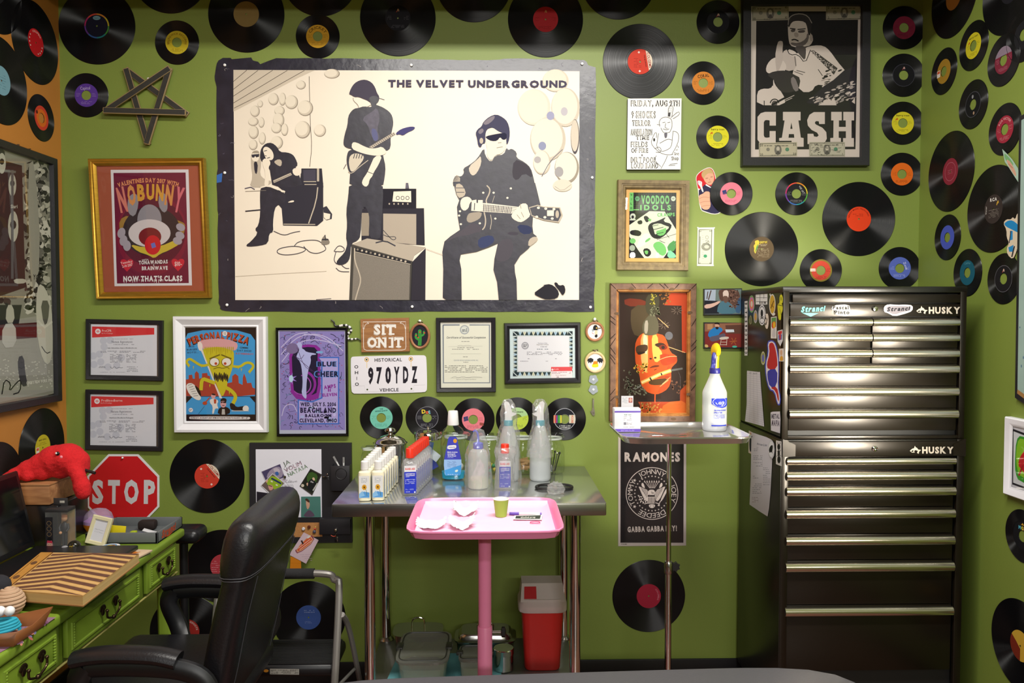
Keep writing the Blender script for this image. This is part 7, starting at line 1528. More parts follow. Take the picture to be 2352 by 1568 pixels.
def cabinet():
    zt,zb = ZF(1012) - .001,.10; cx = (BX0 + BX1) / 2; yf,yb = BYF - .004,BYB; D = yb - yf; cy = (yf + yb) / 2
    t = thing('tool_cabinet','black rolling tool cabinet with seven full width drawers under the chest','tool cabinet',(cx,cy,0))
    mb = MB()
    for x in (BX0 - .001,BX1 + .001): mb.box((x,cy,(zt + zb) / 2),(.004,D,zt - zb),TBK,.001)
    mb.box((cx,yb - .002,(zt + zb) / 2),(BX1 - BX0,.004,zt - zb),TBK); mb.box((cx,cy,zt - .004),(BX1 - BX0 + .006,D,.006),TBK,.001); mb.box((cx,cy,zb + .01),(BX1 - BX0,D,.02),TBK,.002); mb.box((cx,cy + .01,(zt + zb) / 2),(BX1 - BX0 - .01,D - .024,zt - zb - .03),MATS['toolbox_inside'])
    for x in (BX0 + .012,BX1 - .012): mb.box((x,yf + .006,(zt + zb) / 2),(.026,.016,zt - zb),TFR,.002)
    mb.build('case',t)
    mb = MB(); mb.box((cx,yf - .002,ZF(1034)),(BX1 - BX0 - .006,.014,ZF(1018) - ZF(1052)),TFR,.002); mb.build('name_panel',t)
    for s,x in ((1,BX0),(-1,BX1)):
        mb = MB(); mb.add([(x,yf - .011,ZF(1010)),(x + s * .045,yf - .011,ZF(1024)),(x + s * .045,yf - .011,ZF(1050)),(x,yf - .011,ZF(1052))],[(0,1,2,3)],TFR); mb.build('corner_flap',t)
    a = Art(lambda x,y: PY(x,y,yf - .0105),(0,-1,0)); husky(a,2117,1033,.98); a.build('brand_lettering',t)
    p = Vector((XF(2018),yf - .009,ZF(1033))); MB().lathe([(.0095,0),(.0095,.004),(.004,.006),(1e-6,.005)],CHROME,20,Matrix.Translation(p) @ Matrix.Rotation(R(90),4,'X')).build('key_lock',t)
    H = ((1054,1073),(1087,1109),(1123,1146),(1176,1199),(1239,1262),(1301,1325),(1407,1430)); E = (1084,1120,1171,1234,1296,1402,1560)
    for (h0,h1),e,s in zip(H,E,(1053,) + tuple(q + 2 for q in (1084,1120,1171,1234,1296,1402))): drawer(t,1815,2211,s,e,h0,h1)
    for x in (BX0 + .06,BX1 - .06):
        for y in (yf + .07,yb - .07): mb = MB(); mb.cyl((x - .015,y,.045),(x + .015,y,.045),.045,BLACK_RUB,n=24); mb.box((x,y,.09),(.04,.05,.02),STEEL,.002); mb.build('caster',t)
    mb = MB(); q = [Vector((BX1 + .002,y,ZF(1030))) for y in (-.12,-.40)]; mb.tube([q[0],q[0] + Vector((.028,-.006,0)),q[1] + Vector((.028,.006,0)),q[1]],.011,TBK,10); mb.build('side_handle',t)
    S = BX0 - .0035
    def paper(name,label,cat,quad,col,draw,d=.0012,curl=None):
        b = Art(lambda x,y: PXW(x,y,S - d),(-1,0,0)).at(1380,980,5.113); b.flat(quad,col); draw(b); v = [tuple(map(float,q.split(','))) for q in quad.split()]; m = b.o
        return tag(b.build(name,None,PXW(1380 + v[0][0] / 5.113,980 + v[0][1] / 5.113,S - d)),label,cat)
    paper('paper_list','long typed paper list held on the side of the tool cabinet','paper','1770,62 1850,90 1945,120 2005,150 2012,400 1992,780 1975,960 1958,1052 1860,990 1746,912 1760,600','#cfcbd4',lambda b: (b.text('Price List',1895,208,26,'#4c5464',w=120,rot=.12),b.scrib(1795,230,1850,290,3,6,'#8c8c98',2),b.scrib(1790,330,1900,470,7,6,'#8c8c98',3),b.scrib(1905,470,1990,690,10,6,'#8c8c98',4),b.scrib(1785,570,1850,610,2,6,'#8c8c98',5),b.scrib(1780,660,1890,790,6,6,'#8c8c98',6),b.scrib(1775,820,1850,890,4,6,'#9c8c98',7)))
    paper('photo_card','slim card of a suited figure tucked behind the typed list','card','1738,42 1785,66 1780,325 1733,302','#d0c4b8',lambda b: (b.el(1758,95,11,26,'#c09078',12),b.flat('1742,180 1750,130 1770,130 1776,200 1772,290 1748,290','#2c2c3c',1)),.0006)
    paper('round_magnet','round white magnet with a black dog mark over the typed list','magnet','1965,250 1972,190 1990,152 2015,160 2035,200 2042,270 2034,340 2012,376 1985,350 1970,310','#c8c8cc',lambda b: (b.el(2002,262,28,92,'#e0e0e2',24),b.flat('1972,270 1990,225 2015,210 2022,240 2012,290 2018,320 2000,290 1984,310','#1c1c20',1)),.004)
    paper('ant_card','white card with a black ant on the side of the tool cabinet','card','2058,158 2122,170 2124,464 2056,436','#d4d0cc',lambda b: (b.el(2090,235,17,36,'#1a1a1c',14),b.el(2090,310,13,40,'#1a1a1c',14),b.el(2092,385,19,44,'#1a1a1c',14),[b.line(q,5,'#1a1a1c') for q in ('2065,280 2090,300 2115,270','2062,350 2090,320 2118,345','2080,205 2075,180','2100,205 2108,182')]))
    b = Art(lambda x,y: PXW(x,y,BX0 - .0012),(-1,0,0)).at(1690,650,4.48); b.flat('115,900 250,915 262,1100 292,1475 95,1420 112,1250','#cdcad2')
    for k in range(23): b.line('%f,%f %f,%f' % (116 - k * .6,930 + k * 21.5,252 + k * 1.7,944 + k * 23.3),2,'#a4a2b0',lift=(k == 0))
    for k in range(4): b.line('%d,905 %d,%d' % (150 + k * 32,142 + k * 44,1430 + k * 12),2,'#a4a2b0',lift=False)
    b.text('DATE',150,925,10,'#5c5c68',w=20); b.text('INVENTORY',200,930,10,'#5c5c68',w=44)
    tag(b.build('paper_chart',None,PXW(1725,880,BX0 - .0012)),'ruled paper chart on the side of the upper tool chest','paper')
cabinet()

# ================================================================ chrome tray stand
def tray_shape(t,c,wd,dp,m,h=.022,nm='tray'):
    M = Matrix.Translation(c); k = dp / wd; w_ = wd / 2
    MB().lathe([(1e-6,-h),(w_ * .90,-h),(w_ * .93,-h + .004),(w_ * .965,-.004),(w_ * .985,.0005),(w_,-.001),(w_ * 1.0,-.005),(w_ * .975,-.006),(w_ * .94,-h - .001),(w_ * .90,-h - .0025),(1e-6,-h - .0025)],m,60,M,sy=k,pw=9,close=True).build(nm,t)
def mayo():
    z = 1.13; a,b,c,d = PZ(1418,1009,z),PZ(1697,1003,z),PZ(1405,971,z),PZ(1680,971,z)
    cx,cy = (a.x + b.x + c.x + d.x) / 4 + .012,-.49; ctr = Vector((cx,cy,z)); t = thing('tray_stand','chrome tray on a thin chrome pole in front of the crest poster','tray stand',(cx,cy,0))
    tray_shape(t,ctr,.44,.37,mat('tray_polished_steel','#d2d0cc',.15,metal=.88))
    px = (1541 - 1135) * (3.2 + cy) / 1800
    mb = MB(); mb.cyl((px,cy,.62),(px,cy,z - .022),.0085,CHROME,n=18); mb.cyl((px - .06,cy,z - .026),(px + .06,cy,z - .026),.006,CHROME,n=10); mb.build('upper_pole',t)
    mb = MB(); mb.cyl((px,cy,.05),(px,cy,.66),.0115,CHROME,n=18); mb.lathe([(.0125,.62),(.0150,.625),(.0150,.66),(.0125,.664)],STEEL,18,Matrix.Translation((px,cy,0))); mb.build('lower_pole',t)
    mb = MB(); n = 14; q = [Vector((px + .024 + (.018 if k % 2 else .013) * math.cos(k * .4488),cy - .004,.645 + (.018 if k % 2 else .013) * math.sin(k * .4488))) for k in range(n)]; mb.slab(q,(0,.012,0),BLACK_RUB); mb.build('clamp_knob',t)
    mb = MB(); mb.tube([(px - .22,cy - .02,.03),(px - .03,cy - .02,.045),(px + .03,cy - .02,.045),(px + .2,cy - .02,.03)],.012,STEEL,10); mb.tube([(px,cy - .02,.045),(px,cy + .22,.03)],.012,STEEL,10); mb.build('floor_base',t)
    fz = z - .0208
    def bx(px_,py_,w_,d_,h,nm,lb,cat): p = PZ(px_,py_,fz); return thing(nm,lb,cat,(p.x,p.y + d_ / 2,fz)),Vector((p.x,p.y + d_ / 2,fz))
    t2,p = bx(1434,993,.095,.075,.085,'paper_box','white and purple paper box at the left of the chrome tray','box')
    p.x = max(p.x,cx - .16); w_,h,dp = .094,.083,.05; PB = mat('box_white_card','#dedee4',.5); MB().box(p + Vector((0,0,h / 2)),(w_,dp,h),PB,.0008).build('box_body',t2)
    mb = MB(); mb.add([p + Vector(v) for v in ((-w_ / 2,-dp / 2,h),(w_ / 2,-dp / 2,h),(w_ / 2 - .001,dp / 2 - .01,h + .002),(-w_ / 2 + .002,dp / 2 - .01,h + .002))],[(0,1,2,3)],PB); mb.build('lid_flap',t2)
    a = Art(lambda x,y: p + Vector((x / 1000,-dp / 2 - .0004,y / 1000)),(0,-1,0)); a.rc(-47,70,47,76,'#7c64c8'); a.rc(-47,1,47,11,'#7458c8'); f = a.fn; a.fn = lambda x,y: f(x,-y); a.text('REF 1401',0,-62,4,'#7c9c8c',w=26,wt=1); a.scrib(-14,-58,14,-40,3,1.4,'#a89cac',4); a.rc(-14,-35,-5,-26,'#8c8a98'); a.scrib(-3,-35,16,-26,3,1.2,'#b0a8b4',5); a.scrib(-22,-20,24,-16,1,1.3,'#a8a4b0',6); a.scrib(-24,-8,24,-3,2,1.3,'#b8a8e8',7); a.build('printed_label',t2)
    cdp = p + Vector((.008,dp / 2 + .006,0)); a = Art(lambda x,y: cdp + Vector((x / 1000,0,y / 1000)),(0,-1,0)); a.rc(-22,20,22,124,'#d8d6da'); a.rc(5,99,19,117,'#a8605c'); a.el(12,109,5,7,'#d8a898',10); a.scrib(-18,96,2,118,6,1.3,'#8c98a0',2); tag(a.build('photo_card',None,cdp),'white card with a tiny photo propped behind the purple box','card')
    q = PZ(1646,990,fz); q.y += .03; p = Vector((q.x,q.y,fz)); t3 = thing('spray_bottle','large milky spray bottle with yellow trigger head on the chrome tray','bottle',p); M = Matrix.Translation(p)
    YL,NB = mat('yellow_plastic','#e8c41c',.3),mat('navy_plastic','#2c2c80',.35)
    MB().lathe([(.036,0),(.0385,.003),(.0395,.01),(.0395,.125),(.0375,.132),(.026,.158),(.016,.182),(.0155,.195)],MILKY,36,M).build('body',t3)
    MB().lathe([(.035,.002),(.0375,.005),(.0382,.012),(.0382,.05),(.0382,.0505)],glassy('bottle_water',(.9,.92,.96),.1,.02,(.75,.78,.85),.35),28,M).build('liquid',t3)
    MB().lathe([(.0172,.188),(.0178,.19),(.017,.204),(.0155,.206)],NB,24,M).build('collar',t3)
    mb = MB(); mb.tube([p + Vector(v) for v in ((0,0,.204),(.001,0,.225),(.002,0,.245))],0,YL,16,rr=[.0125,.0115,.0125]); mb.tube(catmull([p + Vector(v) for v in ((.004,.03,.252),(.002,.01,.262),(0,-.02,.268),(-.001,-.045,.258))],4),0,YL,14,rr=[.0075,.0095,.011,.012,.013,.0135,.013,.0125,.012,.011,.010,.0085,.007],flat=1.75); mb.build('trigger_head',t3)
    MB().tube(catmull([p + Vector(v) for v in ((-.010,-.035,.258),(-.014,-.036,.24),(-.013,-.03,.222),(-.016,-.034,.207))],4),.0042,NB,8,flat=1.8).build('trigger',t3)
    def cy_(x,y): g = x / 39.5; return p + Vector((.0412 * math.sin(g),-.0412 * math.cos(g),y / 1000))
    a = Art(lambda x,y: cy_(x,-y),(0,-1,0)); BL = '#2c3cb8'
    [a.rc(x,-109,x + 4,-78 - .012 * (x - 12) ** 2,BL,x == -20) for x in range(-20,40,4)]; a.ring(8,-97,23,25,'#c8ccec',30,ky=.62); a.text('zep',6,-96,15,'#dcdef0',w=36,wt=2,shear=.15)
    a.text('PROFESSIONAL',10,-70,5,BL,w=44,wt=2); a.text('SPRAYER',1,-62.5,5,BL,w=28,wt=2)
    for k in range(4): a.el(-12,-55 + k * 3.4,.9,.9,BL,6); a.scrib(-10,-56.5 + k * 3.4,26,-53.5 + k * 3.4,1,1.4,BL,k)
    [a.rc(x,-22,x + 4,-18,BL,x == -20) for x in range(-20,36,4)]; a.scrib(-20,-27,10,-25,1,.9,'#7c84c8',3); a.build('printed_label',t3); t3.scale = (1.1,1.1,1.1)
mayo()

# ================================================================ pink tray stand
def pink():
    z = .935; a,b,c,d = PZ(924,1222,z),PZ(1297,1219,z),PZ(961,1146,z),PZ(1279,1147,z); PK = mat('pink_paint','#ea86ae',.35)
    cx = (a.x + b.x + c.x + d.x) / 4; y0,y1 = (a.y + b.y) / 2,-.665; cy = (y0 + y1) / 2; ctr = Vector((cx,cy,z)); W_ = b.x - a.x; t = thing('tray_stand','pink metal tray stand in front of the steel table','tray stand',(cx,cy,0))
    tray_shape(t,ctr,W_,y1 - y0,PK,.024); px = (1113 - 1135) * (3.2 + cy) / 1800
    MB().cyl((px,cy,.3),(px,cy,z - .025),.0195,PK,n=26).build('upper_pole',t); MB().lathe([(.0222,.04),(.0222,.590),(.021,.592)],PK,26,Matrix.Translation((px,cy,0))).build('lower_pole',t)
    mb = MB(); q = Vector((px + .022,cy - .005,.575)); mb.cyl(q,q + Vector((.03,0,0)),.004,CHROME,n=10); mb.lathe([(.006,.0),(.0155,.003),(.0155,.012),(.006,.016)],BLACK_RUB,8,Matrix.Translation(q + Vector((.026,0,0))) @ Matrix.Rotation(R(90),4,'Y')); mb.build('clamp_knob',t)
    mb = MB(); mb.tube([(px - .24,cy + .12,.03),(px - .22,cy - .1,.035),(px,cy - .12,.04),(px + .22,cy - .1,.035),(px + .24,cy + .12,.03)],.016,PK,10); mb.tube([(px,cy,.045),(px,cy - .12,.04)],.02,PK,10); mb.build('floor_base',t)
    zf = z - .0225; NK = mat('pink_napkin_paper','#f6bcd6',.75,noise=.04,scale=60,bump=.25,bscale=40); rd = random.Random(4); n = 24; vs,fs = [],[]
    for j in range(n + 1):
        for i in range(n + 1):
            u,v = i / n - .5,j / n - .5; x,y = u * W_ * .885,v * (y1 - y0) * .88; e = max(abs(u),abs(v)) * 2; zz = .0005 + .0012 * abs(math.sin(u * 14)) * (abs(v) < .49) + (.0018 if abs(i - n // 3) == 0 or j == n // 2 or i == 2 * n // 3 else 0)
            if v > .43: zz += (v - .43) * .22
            elif abs(u) > .45: zz += (abs(u) - .45) * .25
            vs.append((cx + x,cy + y,zf + .001 + zz))
    for j in range(n):
        for i in range(n): k = j * (n + 1) + i; fs.append((k,k + 1,k + n + 2,k + n + 1))
    tag(MB().add(vs,fs,NK).build('paper_napkin',None,(cx,cy,zf),sharp=1.2),'pale pink paper napkin lining the pink tray','napkin')
    zn = zf + .004
    def gauze(px_,py_,w_,d_,seed,lb,up):
        p = PZ(px_,py_,zn); rr = random.Random(seed); m = 20; vs,fs = [],[]; GZ = mat('white_gauze','#ecebee',.9,bump=.5,bscale=300)
        for j in range(m + 1):
            for i in range(m + 1):
                u,v = i / m - .5,j / m - .5; ed = (j in (0,m)) or (i in (0,m)); sw = up * (4 * u * u) * .5
                vs.append((p.x + u * w_ + (rr.uniform(-.004,.004) if ed else 0),p.y + v * d_ + sw * .05 + (rr.uniform(-.004,.004) if ed else 0),zn + .002 + .012 * max(0,v + .1) * up + .010 * up * u * u * 4 + .003 * math.sin(9 * u + seed) * math.cos(7 * v) + .003))
        for j in range(m):
            for i in range(m): k = j * (m + 1) + i; fs.append((k,k + 1,k + m + 2,k + m + 1))
        tag(MB().add(vs,fs,GZ).build('gauze_pad',None,p,sharp=.9),lb,'gauze','white gauze pads on the pink tray')
    gauze(1068,1180,.072,.07,2,'white gauze pad farthest back on the pink tray',1.2); gauze(989,1212,.082,.06,5,'ragged white gauze pad at the front left of the pink tray',.9); gauze(1060,1213,.072,.055,7,'smooth white gauze pad in the middle front of the pink tray',1.3)
    p = PZ(1151,1188,zn); p.y += .016; t2 = thing('paper_cup','small lime green paper cup with white inside on the pink tray','cup',p); M = Matrix.Translation(p)
    MB().lathe([(.0165,0),(.0172,.002),(.0235,.052),(.0242,.0535),(.0246,.0525)],mat('cup_lime','#9cc44c',.6),32,M,close=True).build('cup_wall',t2); MB().lathe([(1e-6,.003),(.0165,.003),(.0228,.052),(.0236,.0544),(.0248,.0540),(.0246,.0525)],mat('cup_inside_white','#ecece6',.6),32,M,close=True).build('cup_inside',t2)
    p,q = PZ(1170,1179,zn + .004),PZ(1244,1180,zn + .004); d = q - p; t3 = thing('marker_pen','skin marker with purple cap beside the lime cup','pen',p); PU = mat('purple_cap','#5c3ca8',.3)
    MB().cyl(p,p + d * .3,.0046,PU,n=14).build('cap',t3); MB().cyl(p + d * .3,p + d * .95,.004,PLASTIC_W,n=14).build('barrel',t3); MB().cyl(p + d * .95,q,.0042,PU,n=14).build('end_plug',t3)
    a = Art(lambda x,y: PZ(x,y,zn + .0022),(0,0,1),.0001).at(780,1120,3.5); a.flat('1405,222 1632,215 1625,258 1395,254','#e4e0e0'); a.flat('1418,226 1618,220 1610,250 1412,247','#3c423a'); a.text('alcohol prep',1515,236,12,'#d4d4cc',w=120,wt=2); tag(a.build('foil_sachet',None,PZ(1212,1187,zn + .002)),'dark printed foil sachet lying below the purple capped marker','sachet')
    p = PZ(1229,1200,zn + .001); tag(MB().tube([p + Vector((.0145 * math.cos(g),.0105 * math.sin(g),.001)) for g in (i * .2618 for i in range(24))],.0011,mat('rubber_band_pink','#d83c6c',.5),6,closed=True).build('rubber_band',None,p),'thin dark pink rubber band on the pink napkin','rubber band')
pink()
# ================================================================ green desk along the orange wall
DZ = .76
DGR = mat('desk_green_paint','#76902c',.4,noise=.1,scale=9); RUBBED = mat('rubbed_wood_edge','#a8a05c',.6)
BRZ = mat('antique_bronze','#4c3c2c',.32,metal=.9,noise=.3,scale=80)
DX = PZ(425,1212,DZ).x; DYB = PZ(425,1212,DZ).y; DYF = -1.95; DXL = XL + .02
def D(px,py,z=DZ): return PZ(px,py,z)
def desk():
    cy = (DYB + DYF) / 2; L = DYB - DYF; t = thing('writing_desk','lime green painted desk with carved drawers and bronze handles under the orange wall','desk',((DX + DXL) / 2,cy,0))
    MB().box(((DX + DXL) / 2,cy,DZ - .015),(DX - DXL,L,.03),DGR,.008,seg=3).build('desk_top',t)
    fx = DX - .022; zt,zb = DZ - .03,.607
    MB().box(((fx + DXL) / 2,cy,(zt + zb) / 2),(fx - DXL - .01,L - .04,zt - zb),DGR,.003).build('apron',t)
    yq = lambda px: -3.2 + 1.13 * 1800 / (1135 - px) if px < 1135 else 0
    ys = [(-.42,-.655),(-.70,-1.13),(-1.17,-1.42)]
    for y0,y1 in ys:
        yc,w_ = (y0 + y1) / 2,y0 - y1; d = MB().box((fx + .004,yc,(zt + zb) / 2 + .004),(.014,w_,zt - zb - .02),DGR,.003).build('drawer',t)
        mb = MB(); ring_frame(mb,Vector((fx + .008,yc,(zt + zb) / 2 + .004)),w_ - .03,zt - zb - .045,0,[(0,0),(.003,.007),(.008,.007),(.012,0)],DGR,X=Vector((0,1,0)),N=Vector((1,0,0))); fixnormals(mb.build('panel_moulding',d))
        for s in (1,-1):
            mb = MB()
            for k in range(9): mb.ball((fx + .013,yc + s * (w_ / 2 - .026),(zt + zb) / 2 + .004 - .03 + k * .0075),.0042,DGR,8)
            mb.build('beading',d)
        mb = MB(); zc = (zt + zb) / 2 + .012; k = .038
        for s in (1,-1):
            c = Vector((fx + .016,yc + s * k,zc))
            for a_ in range(7): g = R(-60 + a_ * 20) + 1.5708; mb.ball(c + Vector((0,.012 * math.cos(g),.012 * math.sin(g))),.0065,BRZ,8,sx=.45)
            mb.ball(c,.009,BRZ,10,sx=.5,sz=1.6); mb.ball(c + Vector((.012,0,0)),.005,BRZ,10)
        mb.tube(catmull([Vector((fx + .028,yc + s * k,zc - dz)) for s,dz in ((1,0),(.98,.018),(.5,.027),(0,.031),(-.5,.027),(-.98,.018),(-1,0))],5),.0032,BRZ,8); mb.ball((fx + .028,yc,zc - .031),.0062,BRZ,10,sy=1.5); mb.build('drawer_handle',d).parent = d
    for y in (DYB - .045,DYF + .045):
        for x in (fx - .03,DXL + .05):
            mb = MB(); mb.box((x,y,zb - .012),(.056,.056,.03),DGR,.006); mb.lathe([(.018,0),(.022,.03),(.027,zb - .05),(.024,zb - .03)],DGR,16,Matrix.Translation((x,y,0)),pw=3.5); mb.build('leg',t)
    mb = MB(); mb.box((fx + .003,cy,zb + .003),(.006,L - .06,.004),RUBBED,.001); mb.box((fx + .012,-.555,zt - .004),(.004,.2,.003),RUBBED); mb.build('worn_edge',t)
desk()
SCRN,LBK = mat('laptop_screen','#0e0f12',.14),mat('laptop_black','#141416',.35)
def laptop():
    h = D(83,1267); y0,y1 = h.y,h.y - .40; x0 = h.x; t = thing('laptop','open black laptop on the green desk with its dark screen against the orange wall','laptop',(x0 + .12,(y0 + y1) / 2,DZ))
    MB().box((x0 + .165,(y0 + y1) / 2,DZ + .011),(.33,.40,.020),LBK,.005).build('keyboard_base',t)
    a = math.atan2(.05,.235); M = Matrix.Translation((x0,(y0 + y1) / 2,DZ + .022)) @ Matrix.Rotation(-a,4,'Y')
    s = MB().box((-.006,0,.125),(.010,.40,.25),LBK,.004,M).build('screen_lid',t); mb = MB(); mb.add([M @ Vector(v) for v in ((-.0006,-.185,.018),(-.0006,.185,.018),(-.0006,.185,.235),(-.0006,-.185,.235))],[(0,1,2,3)],SCRN); mb.build('display',s)
laptop()
def journal():
    z = .812; c = [PZ(x,y,z) for x,y in ((94,1268),(319,1271),(190,1368),(-10,1352))]
    ctr = sum(c,Vector()) / 4; t = thing('sketchbook','thick sketchbook with a chevron striped wooden cover resting on the laptop','book',(ctr.x,ctr.y,DZ + .022))
    P1,TAN,BRN = mat('journal_pages','#c0a068',.8,noise=.25,scale=3,stretch=(1,1,140)),'#c0985c','#5c3a2c'
    MB().slab([p + Vector((0,0,-.004)) for p in c],(0,0,-.023),P1).build('pages',t)
    MB().slab([ctr + (p - ctr) * 1.015 + Vector((0,0,-.025)) for p in c],(0,0,-.003),mat('journal_back','#8c6438',.7)).build('back_cover',t)
    f = lambda u,v: c[3].lerp(c[2],u).lerp(c[0].lerp(c[1],u),v) + Vector((0,0,.0003))
    MB().slab([p for p in c],(0,0,-.004),mat('cover_tan_wood',TAN,.55,noise=.25,scale=40)).build('front_cover',t)
    a = Art(f,(0,0,1),.00005); B1,T2 = mat('stripe_brown',BRN,.6,noise=.25,scale=120),mat('stripe_tan','#e0bc84',.6,noise=.2,scale=120); cl = lambda v: max(0,min(1,v))
    for k in range(-3,11):
        for j,(o0,o1,m) in enumerate(((0,.056,B1),(.078,.084,T2))):
            v0,v1 = k * .112 + o0,k * .112 + o1
            for (u0,d0),(u1,d1) in (((.14,0),(.55,.17)),((.55,.17),(1.0,.06))):
                q = [(u0,v0 + d0),(u1,v0 + d1),(u1,v1 + d1),(u0,v1 + d0)]
                if max(y for x,y in q) > .02 and min(y for x,y in q) < .98: a.pg([(x,cl(y)) for x,y in q],m,lift=False)
    a.build('chevron_stripes',t)
    b = Art(f,(0,0,1),.0001); b.pg([(0,0),(.13,0),(.13,1),(0,1)],mat('spine_wood','#b8843c',.5,noise=.3,scale=14)); b.ln([(.122,0),(.122,1)],.012,'#6b4420')
    for v in (.3,.68): b.el(.065,v,.03,.05,'#6b4c34',14)
    b.line('.02,.1 .03,.5 .02,.9',.008,'#7a5020'); b.build('wooden_spine',t)
journal()
FURR = mat('red_plush','#c8141c',.9,noise=.2,scale=160,bump=.9,bscale=420)
def left_back():
    bx0,bx1,by0,by1 = XL + .03,-1.44,-.60,-.405
    tag(MB().box(((bx0 + bx1) / 2,(by0 + by1) / 2,DZ + .0705),(bx1 - bx0,by1 - by0,.14),mat('black_box','#131214',.25),.006).build('printer',None,((bx0 + bx1) / 2,(by0 + by1) / 2,DZ)),'black boxy machine on the desk under the wooden box','printer')
    z = DZ + .141; WB = wood('box_wood','#8a5c3a','#a8784e',9,(1,6,6)); t = thing('wooden_box','shallow brown wooden box on the black machine below the red plush','box',(-1.56,-.52,z))
    MB().box((-1.563,-.52,z + .034),(.196,.168,.064),WB,.002).build('box_body',t); MB().box((-1.563,-.52,z + .0685),(.2,.172,.006),WB,.002).build('lid',t)
    z += .072; o = Vector((-1.46,-.515,z)); t = thing('plush_toy','bright red plush sea creature lying over the edge of the wooden box','plush toy',o)
    bl = [((-.205,-.09,.012),.026),((-.175,-.075,.03),.038),((-.13,-.05,.05),.05),((-.08,-.03,.066),.064),((-.03,-.02,.085),.078),((.02,-.02,.092),.078),((.058,-.02,.078),.062),((.07,-.02,.05),.05),((0,-.03,.045),.05),((-.07,-.05,.035),.042),((-.12,-.08,.022),.03)]
    mb = MB()
    for c,r in bl: c = Vector(c) * .75; r *= .75; mb.ball(o + Vector((c.x,c.y,max(c.z,r * .8) + .002)),r,FURR,14,sz=.88)
    for c,r in (((.075,-.06,.05),.036),((.10,-.075,.02),.034),((.115,-.08,-.02),.039),((.12,-.08,-.045),.036)): mb.ball(o + Vector(c) * .75,r * .75,FURR,14)
    b = mb.build('body',t); m = b.modifiers.new('fuse','REMESH'); m.mode = 'VOXEL'; m.voxel_size = .0045; m.use_smooth_shade = True; m = b.modifiers.new('soft','SMOOTH'); m.factor = .6; m.iterations = 24
    tx = bpy.data.textures.new('plush_pile','CLOUDS'); tx.noise_scale = .006; m = b.modifiers.new('pile','DISPLACE'); m.texture = tx; m.strength = .005
    e = o + Vector((.012,-.066,.096)); mb = MB(); mb.ball(e,.007,mat('eye_black','#0c0c10',.15),12,sy=.5); mb.ball(e + Vector((-.002,-.005,.002)),.0034,PLASTIC_W,8,sy=.5); mb.build('eye',t); MB().ball(e + Vector((.012,-.001,-.011)),.005,mat('cheek_pink','#e88c9c',.8),10,sy=.5).build('cheek',t)
    MB().cyl(o + Vector((.075,-.03,.036)),o + Vector((.118,-.035,.024)),.005,BLACK_RUB,n=12).build('black_stick',t)
    # boxed figure
    p = D(145,1269); p.z = DZ + .0005; p.y += .03; w_,d_,h = .072,.05,.125; t = thing('boxed_figure','toy figure in a clear display box with a dark header card on the desk','toy',p); c = p + Vector((-w_ / 2 + .0,d_ / 2,0)); DK = mat('blister_card','#2c2a2c',.5)
    mb = MB(); mb.box(c + Vector((0,0,h / 2)),(w_,d_,h - .002),glassy('blister_clear',rough=.05,base=.04,hz=.06)); mb.build('clear_box',t)
    mb = MB(); mb.box(c + Vector((0,0,h + .004)),(w_,d_,.010),DK,.001); mb.build('box_top',t); mb = MB(); mb.box(c + Vector((-.012,d_ / 2 - .002,h + .018)),(w_ * .66,.002,.034),DK,.0005); mb.box(c + Vector((-.006,d_ / 2 - .0035,h + .022)),(.016,.001,.008),mat('hang_slot','#a8a49c',.6),.0004); mb.build('header_card',t)
    mb = MB(); mb.box(c + Vector((0,d_ / 2 - .003,h / 2)),(w_ - .004,.002,h - .006),mat('tan_backing','#8c6c44',.7,noise=.3,scale=30)); mb.build('backing_card',t)
    SKN,BLK = mat('figure_skin','#c8946c',.6),mat('figure_black','#1c1c22',.5); q = c + Vector((.012,0,0)); mb = MB()
    for s in (-1,1): mb.tube([q + Vector((s * .004,0,.006)),q + Vector((s * .0045,0,.028)),q + Vector((s * .004,0,.05))],0,BLK,8,rr=[.0042,.0048,.006]); mb.tube([q + Vector((s * .011,0,.08)),q + Vector((s * .015,-.003,.066)),q + Vector((s * .010,-.008,.056))],.0036,BLK,8)
    mb.ball(q + Vector((0,0,.066)),.012,BLK,12,sy=.6,sz=1.7); b = mb.build('figure_body',t); MB().ball(q + Vector((0,0,.098)),.0095,SKN,12,sz=1.15).build('figure_head',t); MB().ball(q + Vector((0,.001,.104)),.0098,mat('figure_hair','#a8683c',.7),12,sz=.8).build('figure_hair',t); MB().ball(q + Vector((-.008,-.01,.052)),.005,SKN,8).build('figure_hand',t)
    a = Art(lambda x,y: c + Vector((x / 1000,-d_ / 2 - .0006,y / 1000)),(0,-1,0)); a.rc(-36,1,-12,108,'#242226'); [a.ring(-24,y,6,8,'#6c5840',18) for y in (88,70,52)]; a.pg(chaikin([(-34,2),(-32,26),(-26,36),(-18,34),(-12,22),(-12,2)],2),'#a87c80'); a.el(-23,16,7,12,'#c89c8c',16); a.flat('-32,24 -14,22 -15,30 -30,32','#b83048'); a.pg(chaikin([(-32,31),(-28,42),(-18,42),(-14,30)],2),'#141216'); a.el(-26,18,1.5,1,'#26201c',6); a.el(-20,18,1.5,1,'#26201c',6); a.build('printed_side',t)
    # mini frame
    p = D(232,1256); p.z = DZ; t = thing('mini_frame','small cream photo frame leaning in front of the grey tray','frame',p); M = Matrix.Translation(p + Vector((-.014,.018,.050))) @ Matrix.Rotation(R(-12),4,'X') @ Matrix.Rotation(R(13),4,'Y')
    X,N = (M.to_3x3() @ Vector((1,0,0))),(M.to_3x3() @ Vector((0,-1,0))); mb = MB(); ring_frame(mb,M.translation,.066,.094,0,[(0,-.006),(0,.004),(.002,.006),(.011,.005),(.013,.001)],mat('cream_frame','#ccc4a0',.5),X=X,N=N); fixnormals(mb.build('frame',t))
